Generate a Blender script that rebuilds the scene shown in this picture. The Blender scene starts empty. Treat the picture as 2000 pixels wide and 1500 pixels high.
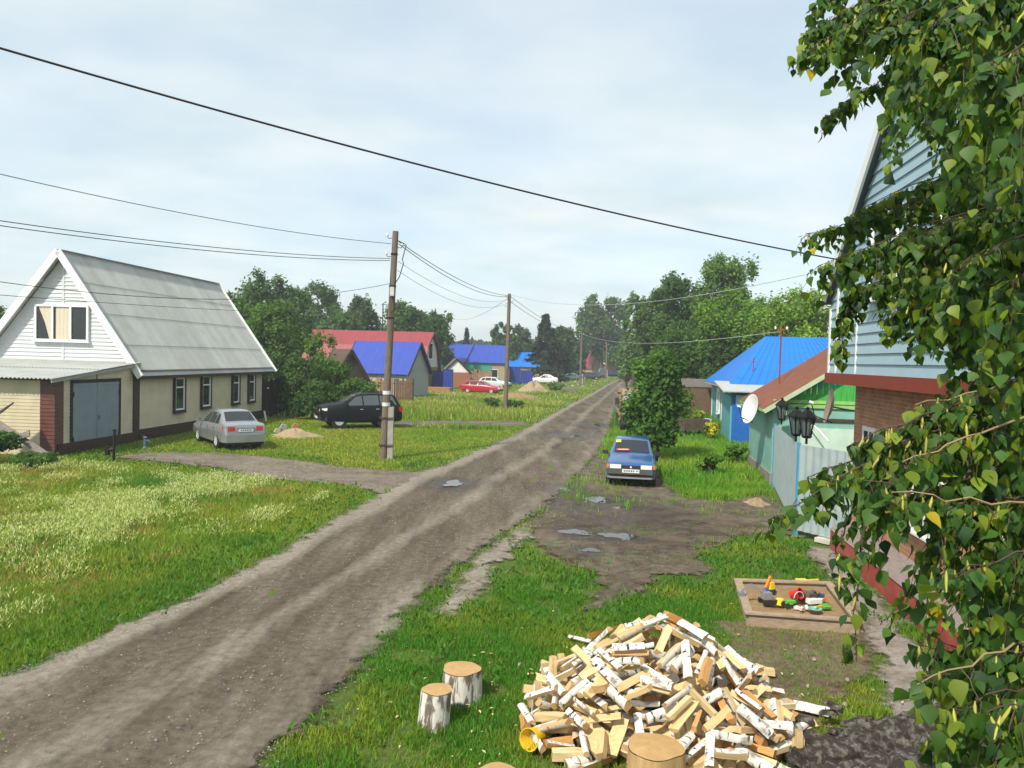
import bpy, math, random
import numpy as np
from mathutils import Vector, Matrix, Euler
random.seed(7); rng = np.random.default_rng(7)
S = bpy.context.scene; COL = S.collection
R = math.radians
# ---------------------------------------------------------------- camera, sky, sun, exposure
CAMH, F = 4.0, 1500.0
cd = bpy.data.cameras.new('camera'); cam = bpy.data.objects.new('camera', cd); COL.objects.link(cam)
cd.sensor_width = 36; cd.lens = 27.0; cd.clip_end = 5000; cd.clip_start = 0.05
CR = Matrix.Rotation(R(90-1.91), 3, 'X') @ Matrix.Rotation(R(1.55), 3, 'Z')
cam.matrix_world = Matrix.Translation((0, 0, CAMH)) @ CR.to_4x4()
S.camera = cam
SUN_EL, LX, LY = 47.0, 0.57, 0.82            # light travels towards +x (right) and +y (away)
sd_ = bpy.data.lights.new('sun', 'SUN'); sd_.energy = 3.4; sd_.angle = R(2.5); sd_.color = (1.0, 0.93, 0.80)
sun = bpy.data.objects.new('sun', sd_); COL.objects.link(sun)
ld = Vector((LX*math.cos(R(SUN_EL)), LY*math.cos(R(SUN_EL)), -math.sin(R(SUN_EL))))
sun.rotation_euler = ld.to_track_quat('-Z', 'Y').to_euler()
W = bpy.data.worlds.new('World'); S.world = W; W.use_nodes = True
nt = W.node_tree; nt.nodes.clear()
def N(nt, t, **k):
    n = nt.nodes.new(t)
    for a, v in k.items():
        if a.startswith('i_'):
            key = a[2:]
            n.inputs[int(key) if key.isdigit() else key].default_value = v
        else: setattr(n, a, v)
    return n
def build_world():
    L = nt.links.new
    out = N(nt, 'ShaderNodeOutputWorld'); bg = N(nt, 'ShaderNodeBackground', i_Strength=0.15)
    sky = N(nt, 'ShaderNodeTexSky', sky_type='NISHITA', sun_disc=False, sun_elevation=R(SUN_EL), sun_rotation=math.atan2(-LX, -LY), air_density=1.0, dust_density=1.2, ozone_density=1.5)
    tc = N(nt, 'ShaderNodeTexCoord'); sp = N(nt, 'ShaderNodeSeparateXYZ'); L(tc.outputs['Generated'], sp.inputs[0])
    za = N(nt, 'ShaderNodeMath', operation='MAXIMUM', i_1=0.0); L(sp.outputs[2], za.inputs[0])
    zb = N(nt, 'ShaderNodeMath', operation='ADD', i_1=0.16); L(za.outputs[0], zb.inputs[0])
    dx = N(nt, 'ShaderNodeMath', operation='DIVIDE'); L(sp.outputs[0], dx.inputs[0]); L(zb.outputs[0], dx.inputs[1])
    dy = N(nt, 'ShaderNodeMath', operation='DIVIDE'); L(sp.outputs[1], dy.inputs[0]); L(zb.outputs[0], dy.inputs[1])
    cb = N(nt, 'ShaderNodeCombineXYZ'); L(dx.outputs[0], cb.inputs[0]); L(dy.outputs[0], cb.inputs[1])
    mp = N(nt, 'ShaderNodeMapping'); mp.inputs['Scale'].default_value = (1.0, 1.25, 1); mp.inputs['Rotation'].default_value = (0, 0, R(-20)); L(cb.outputs[0], mp.inputs[0])
    n1 = N(nt, 'ShaderNodeTexNoise', i_Scale=1.0, i_Detail=5.0, i_Roughness=0.48, i_Distortion=0.5); L(mp.outputs[0], n1.inputs['Vector'])
    r1 = N(nt, 'ShaderNodeValToRGB'); r1.color_ramp.elements[0].position = 0.36; r1.color_ramp.elements[1].position = 0.72; L(n1.outputs['Fac'], r1.inputs[0])
    r1.color_ramp.elements[0].color = (0.68,)*3+(1,); r1.color_ramp.elements[1].color = (0.97,)*3+(1,)
    n2 = N(nt, 'ShaderNodeTexNoise', i_Scale=1.9, i_Detail=5.0, i_Roughness=0.5); L(mp.outputs[0], n2.inputs['Vector'])
    cr = N(nt, 'ShaderNodeValToRGB'); cr.color_ramp.elements[0].position = 0.3; cr.color_ramp.elements[1].position = 0.7; L(n2.outputs['Fac'], cr.inputs[0])
    cr.color_ramp.elements[0].color = (3.1, 3.68, 3.86, 1); cr.color_ramp.elements[1].color = (4.2, 4.45, 4.36, 1)
    mx = N(nt, 'ShaderNodeMix', data_type='RGBA'); L(r1.outputs[0], mx.inputs[0]); L(sky.outputs[0], mx.inputs[6]); L(cr.outputs[0], mx.inputs[7])
    L(mx.outputs[2], bg.inputs[0]); L(bg.outputs[0], out.inputs[0])
build_world()
S.view_settings.view_transform = 'Standard'; S.view_settings.look = 'None'; S.view_settings.exposure = 0.6; S.view_settings.gamma = 1
# ---------------------------------------------------------------- pixel calibration of the photograph (2000 x 1500)
def ray(px, py): return CR @ Vector(((px-1000)/F, -(py-750)/F, -1))
def G(px, py, z=0.0):
    d = ray(px, py); t = (z-CAMH)/d.z; return Vector((0, 0, CAMH)) + d*t
def P(px, py, Y):
    d = ray(px, py); return Vector((0, 0, CAMH)) + d*(Y/d.y)
def PL(px, py, O, Nn):
    d = ray(px, py); t = (Vector(O)-Vector((0, 0, CAMH))).dot(Nn)/d.dot(Nn); return Vector((0, 0, CAMH)) + d*t
# ---------------------------------------------------------------- materials
def lin(c): return tuple(((x/255)/12.92 if x/255 <= .04045 else ((x/255+.055)/1.055)**2.4) for x in c)
MATS = {}
def M(name, c, rough=.7, metal=0., var=.15, scale=4., c2=None, bump=0., bscale=40., spec=.4, stretch=None, dirt=None, dscale=1.5, damt=.5, rnd=0., coat=0.):
    if name in MATS: return MATS[name]
    m = bpy.data.materials.new(name); m.use_nodes = True; t = m.node_tree; L = t.links.new; b = t.nodes['Principled BSDF']
    b.inputs['Roughness'].default_value = rough; b.inputs['Metallic'].default_value = metal; b.inputs['Specular IOR Level'].default_value = spec
    if coat: b.inputs['Coat Weight'].default_value = coat; b.inputs['Coat Roughness'].default_value = .04
    tc = N(t, 'ShaderNodeTexCoord'); mp = N(t, 'ShaderNodeMapping'); L(tc.outputs['Object'], mp.inputs[0])
    if stretch: mp.inputs['Scale'].default_value = stretch
    no = N(t, 'ShaderNodeTexNoise', i_Scale=scale, i_Detail=6., i_Roughness=.6); L(mp.outputs[0], no.inputs['Vector'])
    mr = N(t, 'ShaderNodeMapRange', i_1=.3, i_2=.7); L(no.outputs['Fac'], mr.inputs[0])
    a = tuple(x*(1-var) for x in c); d = tuple(min(1, x*(1+var)) for x in (c2 or c))
    if c2: a = c; d = c2
    mx = N(t, 'ShaderNodeMix', data_type='RGBA'); L(mr.outputs[0], mx.inputs[0]); mx.inputs[6].default_value = (*a, 1); mx.inputs[7].default_value = (*d, 1)
    o = mx.outputs[2]
    if rnd:
        oi = N(t, 'ShaderNodeObjectInfo'); hs = N(t, 'ShaderNodeMapRange', i_3=1-rnd, i_4=1+rnd*.6); L(oi.outputs['Random'], hs.inputs[0])
        vm = N(t, 'ShaderNodeVectorMath', operation='SCALE'); L(o, vm.inputs[0]); L(hs.outputs[0], vm.inputs['Scale']); o = vm.outputs[0]
    if dirt:
        n2 = N(t, 'ShaderNodeTexNoise', i_Scale=dscale, i_Detail=8., i_Roughness=.68); L(tc.outputs['Object'], n2.inputs['Vector'])
        m2 = N(t, 'ShaderNodeMapRange', i_1=.48, i_2=.75, i_4=damt); L(n2.outputs['Fac'], m2.inputs[0])
        x2 = N(t, 'ShaderNodeMix', data_type='RGBA'); L(m2.outputs[0], x2.inputs[0]); L(o, x2.inputs[6]); x2.inputs[7].default_value = (*dirt, 1); o = x2.outputs[2]
    L(o, b.inputs['Base Color'])
    if bump:
        n3 = N(t, 'ShaderNodeTexNoise', i_Scale=bscale, i_Detail=5.); L(mp.outputs[0], n3.inputs['Vector'])
        bp = N(t, 'ShaderNodeBump', i_Strength=bump, i_Distance=.02); L(n3.outputs['Fac'], bp.inputs['Height']); L(bp.outputs[0], b.inputs['Normal'])
    MATS[name] = m; return m
def leafmat(name, trans=.35, rough=.55, spec=.3):
    m = bpy.data.materials.new(name); m.use_nodes = True; t = m.node_tree; L = t.links.new; b = t.nodes['Principled BSDF']; out = t.nodes['Material Output']
    b.inputs['Roughness'].default_value = rough; b.inputs['Specular IOR Level'].default_value = spec
    at = N(t, 'ShaderNodeAttribute', attribute_name='col'); L(at.outputs['Color'], b.inputs['Base Color'])
    tr = N(t, 'ShaderNodeBsdfTranslucent'); hs = N(t, 'ShaderNodeMix', data_type='RGBA', blend_type='MULTIPLY'); hs.inputs[0].default_value = 1
    hs.inputs[7].default_value = (1.5, 1.5, .55, 1); L(at.outputs['Color'], hs.inputs[6]); L(hs.outputs[2], tr.inputs[0])
    mx = N(t, 'ShaderNodeMixShader'); mx.inputs[0].default_value = trans; L(b.outputs[0], mx.inputs[1]); L(tr.outputs[0], mx.inputs[2]); L(mx.outputs[0], out.inputs[0])
    return m
def glass(name, c=(.02, .025, .03), rough=.04):
    if name in MATS: return MATS[name]
    m = bpy.data.materials.new(name); m.use_nodes = True; b = m.node_tree.nodes['Principled BSDF']
    b.inputs['Base Color'].default_value = (*c, 1); b.inputs['Roughness'].default_value = rough; b.inputs['Specular IOR Level'].default_value = .6
    MATS[name] = m; return m
# ---------------------------------------------------------------- mesh helpers
def tag(o, label=None, cat=None, group=None, kind=None):
    if label: o['label'] = label
    if cat: o['category'] = cat
    if group: o['group'] = group
    if kind: o['kind'] = kind
    return o
def thing(name, label, cat, loc=(0, 0, 0), rz=0., group=None):
    o = bpy.data.objects.new(name, None); COL.objects.link(o); o.location = loc; o.rotation_euler = (0, 0, rz); o.empty_display_size = .2
    return tag(o, label, cat, group)
def dup(root, loc=None, rz=None):
    r = root.copy(); COL.objects.link(r)
    if loc is not None: r.location = loc
    if rz is not None: r.rotation_euler = (0, 0, rz)
    for ch in list(root.children):
        c = ch.copy(); COL.objects.link(c); c.parent = r
        for g in list(ch.children):
            d = g.copy(); COL.objects.link(d); d.parent = c
    return r
class MB:
    def __init__(s): s.v = []; s.f = []; s.m = []; s.mi = 0
    def add(s, vs, fs):
        b = len(s.v); s.v += [tuple(v) for v in vs]
        for f in fs: s.f.append(tuple(b+i for i in f)); s.m.append(s.mi)
        return s
    def box(s, c, d, rot=None, taper=0):
        x, y, z = d[0]/2, d[1]/2, d[2]/2; k = 1-taper
        vs = [Vector(p) for p in ((-x, -y, -z), (x, -y, -z), (x, y, -z), (-x, y, -z), (-x*k, -y*k, z), (x*k, -y*k, z), (x*k, y*k, z), (-x*k, y*k, z))]
        if rot is not None:
            q = rot if isinstance(rot, Matrix) else Euler(rot).to_matrix(); vs = [q @ v for v in vs]
        c = Vector(c)
        return s.add([v+c for v in vs], [(0, 3, 2, 1), (4, 5, 6, 7), (0, 1, 5, 4), (1, 2, 6, 5), (2, 3, 7, 6), (3, 0, 4, 7)])
    def bx(s, a, b): return s.box([(a[i]+b[i])/2 for i in range(3)], [abs(b[i]-a[i]) for i in range(3)])
    def bar(s, p0, p1, w, h, up=(0, 0, 1)):
        p0, p1 = Vector(p0), Vector(p1); d = p1-p0; L = d.length; d.normalize(); u = Vector(up)
        if abs(d.dot(u)) > .98: u = Vector((1, 0, 0))
        sdv = d.cross(u).normalized(); u = sdv.cross(d)
        return s.box((p0+p1)/2, (L, w, h), Matrix((d, sdv, u)).transposed())
    def tube(s, pts, rad, n=6, cap=True):
        pts = [Vector(p) for p in pts]; rs = rad if hasattr(rad, '__len__') else [rad]*len(pts); b = len(s.v); k = len(pts)
        pu = None
        for i, p in enumerate(pts):
            d = (pts[min(i+1, k-1)]-pts[max(i-1, 0)]).normalized()
            u = pu if pu is not None else (Vector((0, 0, 1)) if abs(d.z) < .9 else Vector((1, 0, 0)))
            a = d.cross(u)
            if a.length < 1e-4: a = d.cross(Vector((0, 1, 0)))
            a.normalize(); u = a.cross(d).normalized(); pu = u
            for j in range(n):
                t = 2*math.pi*j/n; s.v.append(tuple(p+(a*math.cos(t)+u*math.sin(t))*rs[i]))
        for i in range(k-1):
            for j in range(n):
                s.f.append((b+i*n+j, b+i*n+(j+1) % n, b+(i+1)*n+(j+1) % n, b+(i+1)*n+j)); s.m.append(s.mi)
        if cap:
            s.f.append(tuple(b+j for j in range(n))[::-1]); s.m.append(s.mi); s.f.append(tuple(b+(k-1)*n+j for j in range(n))); s.m.append(s.mi)
        return s
    def cyl(s, p0, p1, r0, r1=None, n=16): return s.tube([p0, p1], [r0, r0 if r1 is None else r1], n)
    def lathe(s, prof, c=(0, 0, 0), axis='Z', n=20):
        b = len(s.v); c = Vector(c)
        for r, h in prof:
            for j in range(n):
                t = 2*math.pi*j/n; x, y = r*math.cos(t), r*math.sin(t)
                s.v.append(tuple(c+(Vector((x, y, h)) if axis == 'Z' else Vector((x, h, y)) if axis == 'Y' else Vector((h, x, y)))))
        for i in range(len(prof)-1):
            for j in range(n):
                s.f.append((b+i*n+j, b+i*n+(j+1) % n, b+(i+1)*n+(j+1) % n, b+(i+1)*n+j)); s.m.append(s.mi)
        return s
    def prism(s, poly, off):
        k = len(poly); off = Vector(off); p = [Vector(q) for q in poly]
        return s.add(p+[q+off for q in p], [tuple(range(k))[::-1], tuple(range(k, 2*k))]+[(i, (i+1) % k, k+(i+1) % k, k+i) for i in range(k)])
    def siding(s, O, U, poly, Nn, lap=.12, prot=.014):
        O, U, Nn = Vector(O), Vector(U).normalized(), Vector(Nn).normalized()
        z0 = min(q[1] for q in poly); z1 = max(q[1] for q in poly)
        def clip(ps, zz, keep_above):
            o = []
            for i in range(len(ps)):
                a, b = ps[i], ps[(i+1) % len(ps)]; ia = (a[1] >= zz) == keep_above or abs(a[1]-zz) < 1e-9; ib = (b[1] >= zz) == keep_above or abs(b[1]-zz) < 1e-9
                if ia: o.append(a)
                if ia != ib:
                    t = (zz-a[1])/(b[1]-a[1]); o.append((a[0]+(b[0]-a[0])*t, zz))
            return o
        z = z0
        while z < z1-1e-4:
            zt = min(z+lap, z1); c = clip(clip(list(poly), z, True), zt, False)
            if len(c) >= 3:
                vs = [O+U*q[0]+Vector((0, 0, q[1]))+Nn*(prot*(zt-q[1])/lap+.002) for q in c]; s.add(vs, [tuple(range(len(vs)))])
                lo = sorted([q for q in c if abs(q[1]-z) < 1e-6]); 
                if len(lo) >= 2:
                    a, b = lo[0][0], lo[-1][0]; q = O+Vector((0, 0, z))
                    s.add([q+U*a, q+U*b, q+U*b+Nn*(prot+.002), q+U*a+Nn*(prot+.002)], [(0, 1, 2, 3)])
            z = zt
        return s
    def corr(s, O, U, V, pitch=.15, amp=.025, rows=1, step=.015, n=6, shape='sin'):
        O, U, V = Vector(O), Vector(U), Vector(V); LU = U.length; u = U.normalized(); nn = U.cross(V).normalized()
        k = max(2, int(LU/pitch*n))
        for r in range(rows):
            vs = []
            for i in range(k+1):
                ph = i/n*2*math.pi; h = math.sin(ph)
                if shape == 'trap': h = max(-1, min(1, h*2.2))
                for e in (0, 1):
                    vs.append(O+u*(LU*i/k)+V*((r+e*1.0)/rows)+nn*(amp*h+(step*(1-e) if rows > 1 else 0)))
            s.add(vs, [(2*i, 2*i+2, 2*i+3, 2*i+1) for i in range(k)])
        return s
    def build(s, name, mats, parent=None, smooth=False, ang=35, loc=None):
        me = bpy.data.meshes.new(name); me.from_pydata(s.v, [], s.f)
        if not isinstance(mats, (list, tuple)): mats = [mats]
        for m in mats: me.materials.append(m)
        me.polygons.foreach_set('material_index', s.m)
        if smooth:
            me.polygons.foreach_set('use_smooth', [True]*len(s.f)); me.set_sharp_from_angle(angle=R(ang))
        me.update()
        o = bpy.data.objects.new(name, me); COL.objects.link(o)
        if parent is not None: o.parent = parent
        if loc is not None: o.location = loc
        return o
def split(parent, name, mat, fns):
    o = None
    for f in fns: m = MB(); f(m); o = m.build(name, mat, parent)
    return o
def npmesh(name, verts, faces_flat, sizes, mat, cols=None, parent=None, smooth=False, uv=None):
    me = bpy.data.meshes.new(name); nv = len(verts)
    me.vertices.add(nv); me.vertices.foreach_set('co', np.asarray(verts, dtype=np.float32).ravel())
    me.loops.add(len(faces_flat)); me.loops.foreach_set('vertex_index', np.asarray(faces_flat, dtype=np.int32))
    st = np.concatenate([[0], np.cumsum(sizes)[:-1]]).astype(np.int32)
    me.polygons.add(len(sizes)); me.polygons.foreach_set('loop_start', st)
    if mat: me.materials.append(mat)
    me.update(calc_edges=True)
    if smooth: me.polygons.foreach_set('use_smooth', [True]*len(sizes))
    if cols is not None:
        a = me.attributes.new('col', 'FLOAT_COLOR', 'POINT'); c4 = np.ones((nv, 4), np.float32); c4[:, :3] = cols; a.data.foreach_set('color', c4.ravel())
    me.validate()
    o = bpy.data.objects.new(name, me); COL.objects.link(o)
    if parent is not None: o.parent = parent
    return o
def vn(x, y, sc, seed=0):
    r = np.random.default_rng(seed); g = r.random((256, 256)); x = np.asarray(x)/sc+1000.3; y = np.asarray(y)/sc+1000.7
    xi, yi = np.floor(x).astype(int), np.floor(y).astype(int); fx, fy = x-xi, y-yi; fx = fx*fx*(3-2*fx); fy = fy*fy*(3-2*fy)
    a, b, c, d = g[xi % 256, yi % 256], g[(xi+1) % 256, yi % 256], g[xi % 256, (yi+1) % 256], g[(xi+1) % 256, (yi+1) % 256]
    return (a*(1-fx)+b*fx)*(1-fy)+(c*(1-fx)+d*fx)*fy
def fb(x, y, sc, seed=0): return .55*vn(x, y, sc, seed)+.3*vn(x, y, sc/2.1, seed+1)+.15*vn(x, y, sc/4.3, seed+2)
def sdist(px, py, poly):
    """signed distance (inside positive) of points to a polygon"""
    q = np.asarray([(p[0], p[1]) for p in poly], float); d = np.full(len(px), 1e9); ins = np.zeros(len(px), bool)
    for i in range(len(q)):
        a, b = q[i], q[(i+1) % len(q)]; e = b-a; wx, wy = px-a[0], py-a[1]; t = np.clip((wx*e[0]+wy*e[1])/max(1e-9, e@e), 0, 1)
        d = np.minimum(d, np.hypot(wx-e[0]*t, wy-e[1]*t))
        c = ((a[1] <= py) & (b[1] > py)) | ((b[1] <= py) & (a[1] > py))
        if abs(e[1]) > 1e-12: ins ^= c & (px < a[0]+(py-a[1])/e[1]*e[0])
    return np.where(ins, d, -d)
# ---------------------------------------------------------------- ground, road, yard, puddles
def gp(lst, z=0.0): return [tuple(G(x, y, z))[:2] for x, y in lst]
ROAD_L = [(-9.2, -6.0), (-7.4, 4.0)] + gp([(0, 1322), (190, 1248), (380, 1164), (532, 1088), (608, 1042), (700, 990), (800, 935), (880, 903), (1000, 852), (1100, 797), (1150, 771), (1188, 750), (1218, 736), (1236, 727)])
ROAD_R = [(-5.6, -6.0), (-3.4, 4.0)] + gp([(495, 1500), (700, 1310), (830, 1160), (940, 1072), (1050, 1005), (1120, 940), (1165, 890), (1192, 840), (1204, 800), (1219, 770), (1233, 747), (1246, 727)])
ROAD = ROAD_L + ROAD_R[::-1]
YARD = gp([(1030, 1020), (1110, 940), (1160, 890), (1190, 900), (1215, 885), (1278, 885), (1296, 945), (1330, 972), (1400, 978), (1490, 968), (1530, 990), (1560, 1050), (1500, 1040), (1420, 1055), (1360, 1082), (1400, 1108), (1370, 1128), (1275, 1118), (1262, 1160), (1150, 1190), (1165, 1120), (1090, 1095), (1045, 1062)])
STRIP = gp([(848, 1198), (925, 1095), (1000, 1035), (1060, 1000), (1040, 1050), (960, 1112), (930, 1165), (900, 1198)])
DRIVE = gp([(215, 893), (300, 884), (420, 884), (560, 897), (700, 915), (830, 922), (900, 895), (850, 935), (800, 962), (741, 966), (690, 950), (600, 942), (500, 932), (430, 914), (340, 905)])
DRIVE_B = gp([(775, 823), (900, 822), (1010, 823), (1040, 829), (1010, 833), (880, 832), (775, 832)])
PATH = gp([(1560, 1065), (1625, 1072), (1700, 1150), (1830, 1300), (2000, 1500), (1790, 1500), (1715, 1330), (1680, 1215), (1625, 1130)])
BARE = gp([(1380, 1215), (1500, 1200), (1680, 1215), (1720, 1290), (1640, 1360), (1620, 1420), (1530, 1460), (1480, 1330), (1410, 1270)])
SAND = gp([(1440, 1132), (1620, 1138), (1680, 1212), (1462, 1200)], .0)
def soilmat(name, cols, s1=.6, s2=9., alpha=False, rut=False, stone=0., rough=.95, wet=0.):
    m = bpy.data.materials.new(name); m.use_nodes = True; t = m.node_tree; L = t.links.new; b = t.nodes['Principled BSDF']; out = t.nodes['Material Output']
    b.inputs['Roughness'].default_value = rough; b.inputs['Specular IOR Level'].default_value = .15
    tc = N(t, 'ShaderNodeTexCoord'); mp = N(t, 'ShaderNodeMapping'); L(tc.outputs['Object'], mp.inputs[0])
    if rut: mp.inputs['Rotation'].default_value = (0, 0, R(9.5)); mp.inputs['Scale'].default_value = (1, .16, 1)
    n1 = N(t, 'ShaderNodeTexNoise', i_Scale=s1, i_Detail=6., i_Roughness=.65); L(mp.outputs[0], n1.inputs['Vector'])
    r = N(t, 'ShaderNodeValToRGB'); L(n1.outputs['Fac'], r.inputs[0]); e = r.color_ramp.elements
    while len(e) < len(cols): e.new(.5)
    for i, c in enumerate(cols): e[i].position = .3+.4*i/(len(cols)-1); e[i].color = (*c, 1)
    n2 = N(t, 'ShaderNodeTexNoise', i_Scale=s2, i_Detail=8., i_Roughness=.72); L(tc.outputs['Object'], n2.inputs['Vector'])
    mr = N(t, 'ShaderNodeMapRange', i_1=.25, i_2=.75, i_3=.5, i_4=1.5); L(n2.outputs['Fac'], mr.inputs[0])
    vm = N(t, 'ShaderNodeVectorMath', operation='SCALE'); L(r.outputs[0], vm.inputs[0]); L(mr.outputs[0], vm.inputs['Scale']); o = vm.outputs[0]
    hgt = n2.outputs['Fac']
    if stone:
        at = N(t, 'ShaderNodeAttribute', attribute_name='gravel')
        ng0 = N(t, 'ShaderNodeTexNoise', i_Scale=2.2, i_Detail=7., i_Roughness=.7); L(mp.outputs[0], ng0.inputs['Vector'])
        g0 = N(t, 'ShaderNodeMath', operation='MULTIPLY_ADD', i_1=.9, i_2=-.45); L(ng0.outputs['Fac'], g0.inputs[0]); g1 = N(t, 'ShaderNodeMath', operation='ADD'); L(g0.outputs[0], g1.inputs[0]); L(at.outputs['Fac'], g1.inputs[1])
        g2 = N(t, 'ShaderNodeMapRange', i_1=.1, i_2=.55, i_3=0., i_4=.6); L(g1.outputs[0], g2.inputs[0]); gm = N(t, 'ShaderNodeMix', data_type='RGBA'); L(g2.outputs[0], gm.inputs[0]); L(o, gm.inputs[6]); gs = N(t, 'ShaderNodeVectorMath', operation='SCALE'); gs.inputs[0].default_value = (.29, .255, .205); L(mr.outputs[0], gs.inputs['Scale']); L(gs.outputs[0], gm.inputs[7]); o = gm.outputs[2]
        for sc, thr in ((14., .30), (34., .36)):
            vo = N(t, 'ShaderNodeTexVoronoi', i_Scale=sc); L(tc.outputs['Object'], vo.inputs['Vector'])
            ng = N(t, 'ShaderNodeTexNoise', i_Scale=1.3, i_Detail=4.); L(mp.outputs[0], ng.inputs['Vector'])
            a1 = N(t, 'ShaderNodeMath', operation='ADD'); L(at.outputs['Fac'], a1.inputs[0]); L(ng.outputs['Fac'], a1.inputs[1])
            a2 = N(t, 'ShaderNodeMapRange', i_1=.75, i_2=1.5, i_3=0., i_4=thr+.12); L(a1.outputs[0], a2.inputs[0])
            lt = N(t, 'ShaderNodeMath', operation='LESS_THAN'); L(vo.outputs['Distance'], lt.inputs[0]); L(a2.outputs[0], lt.inputs[1])
            sc2 = N(t, 'ShaderNodeMath', operation='MULTIPLY', i_1=stone); L(lt.outputs[0], sc2.inputs[0])
            hc = N(t, 'ShaderNodeMix', data_type='RGBA'); L(sc2.outputs[0], hc.inputs[0]); L(o, hc.inputs[6])
            cr = N(t, 'ShaderNodeValToRGB'); cr.color_ramp.elements[0].color = (.16, .14, .125, 1); cr.color_ramp.elements[1].color = (.42, .39, .35, 1); L(vo.outputs['Color'], cr.inputs[0]); L(cr.outputs[0], hc.inputs[7]); o = hc.outputs[2]
    wa = N(t, 'ShaderNodeAttribute', attribute_name='wet'); wn = N(t, 'ShaderNodeMath', operation='MULTIPLY_ADD', i_1=1.2, i_2=-.6); L(n2.outputs['Fac'], wn.inputs[0]); ws = N(t, 'ShaderNodeMath', operation='ADD'); L(wa.outputs['Fac'], ws.inputs[0]); L(wn.outputs[0], ws.inputs[1]); wm_ = N(t, 'ShaderNodeMapRange', i_1=.15, i_2=.7); L(ws.outputs[0], wm_.inputs[0])
    wx = N(t, 'ShaderNodeMix', data_type='RGBA', blend_type='MULTIPLY'); L(wm_.outputs[0], wx.inputs[0]); L(o, wx.inputs[6]); wx.inputs[7].default_value = (.52, .48, .45, 1); o = wx.outputs[2]
    wr_ = N(t, 'ShaderNodeMapRange', i_3=rough, i_4=.42); L(wm_.outputs[0], wr_.inputs[0]); L(wr_.outputs[0], b.inputs['Roughness'])
    L(o, b.inputs['Base Color'])
    bp = N(t, 'ShaderNodeBump', i_Strength=.9, i_Distance=.03); L(hgt, bp.inputs['Height']); L(bp.outputs[0], b.inputs['Normal'])
    if alpha:
        ea = N(t, 'ShaderNodeAttribute', attribute_name='edge'); n3 = N(t, 'ShaderNodeTexNoise', i_Scale=1.6, i_Detail=8., i_Roughness=.7); L(tc.outputs['Object'], n3.inputs['Vector'])
        s = N(t, 'ShaderNodeMath', operation='MULTIPLY_ADD', i_1=1.5, i_2=-.75); L(n3.outputs['Fac'], s.inputs[0])
        ad = N(t, 'ShaderNodeMath', operation='ADD'); L(ea.outputs['Fac'], ad.inputs[0]); L(s.outputs[0], ad.inputs[1])
        m2 = N(t, 'ShaderNodeMapRange', i_1=-.05, i_2=.12); L(ad.outputs[0], m2.inputs[0])
        ts = N(t, 'ShaderNodeBsdfTransparent'); mx = N(t, 'ShaderNodeMixShader'); L(m2.outputs[0], mx.inputs[0]); L(ts.outputs[0], mx.inputs[1]); L(b.outputs[0], mx.inputs[2]); L(mx.outputs[0], out.inputs[0])
    return m
PUD = [(1164, 976, .30, .42, .2), (1196, 980, .34, .28, .1), (1122, 1040, .29, .30, 0), (1212, 1048, .38, .34, .2), (885, 945, .32, .5, -.2), (1102, 955, .2, .4, .1), (1215, 993, .26, .16, .3), (1118, 851, .25, .9, -.15), (1150, 1075, .18, .2, 0), (1170, 830, .25, 1.0, -.15)]
WETS = [(G(p[0], p[1]).x, G(p[0], p[1]).y, max(p[2], p[3])*2.0) for p in PUD]+[(G(1200, 1000).x, G(1200, 1000).y, 2.0)]
def sheet(name, poly, z, res, mat, pad=.6, hfun=None, gfun=None, label=None):
    q = np.array(poly); x0, y0 = q.min(0)-pad; x1, y1 = q.max(0)+pad
    V, Fc, E, Gv = [], [], [], []; base = 0
    ys = [y0]; 
    while ys[-1] < y1: ys.append(ys[-1]+res*max(1, ys[-1]/22))
    ny = len(ys); nx = int((x1-x0)/res)+2
    X, Y = np.meshgrid(np.linspace(x0, x1, nx), np.array(ys), indexing='ij'); xf, yf = X.ravel(), Y.ravel(); sd = sdist(xf, yf, poly)
    Z = np.full(len(xf), z) + (hfun(xf, yf, sd) if hfun else 0)
    idx = np.arange(nx*ny).reshape(nx, ny); a, b, c, d = idx[:-1, :-1].ravel(), idx[1:, :-1].ravel(), idx[1:, 1:].ravel(), idx[:-1, 1:].ravel()
    keep = np.maximum.reduce([sd[a], sd[b], sd[c], sd[d]]) > -pad*.9
    f = np.stack([a, b, c, d], 1)[keep]; used = np.unique(f); rm = np.full(len(xf), -1); rm[used] = np.arange(len(used)); f = rm[f]
    v = np.stack([xf, yf, Z], 1)[used]
    o = npmesh(name, v, f.ravel(), np.full(len(f), 4), mat, smooth=True); me = o.data
    at = me.attributes.new('edge', 'FLOAT', 'POINT'); at.data.foreach_set('value', sd[used].astype(np.float32))
    wet = np.zeros(len(xf))
    for (wx, wy, wr) in WETS: wet = np.maximum(wet, np.exp(-(((xf-wx)**2+((yf-wy)*.8)**2)/wr**2)))
    at = me.attributes.new('wet', 'FLOAT', 'POINT'); at.data.foreach_set('value', wet[used].astype(np.float32))
    g = (gfun(xf, yf, sd) if gfun else np.zeros(len(xf)))[used]
    at = me.attributes.new('gravel', 'FLOAT', 'POINT'); at.data.foreach_set('value', g.astype(np.float32))
    o['kind'] = 'structure'
    return o
def gh(x, y): return .05*(fb(x, y, 3.1, 40)-.5)*np.clip((np.hypot(x, y)-3)/6, 0, 1)
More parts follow.
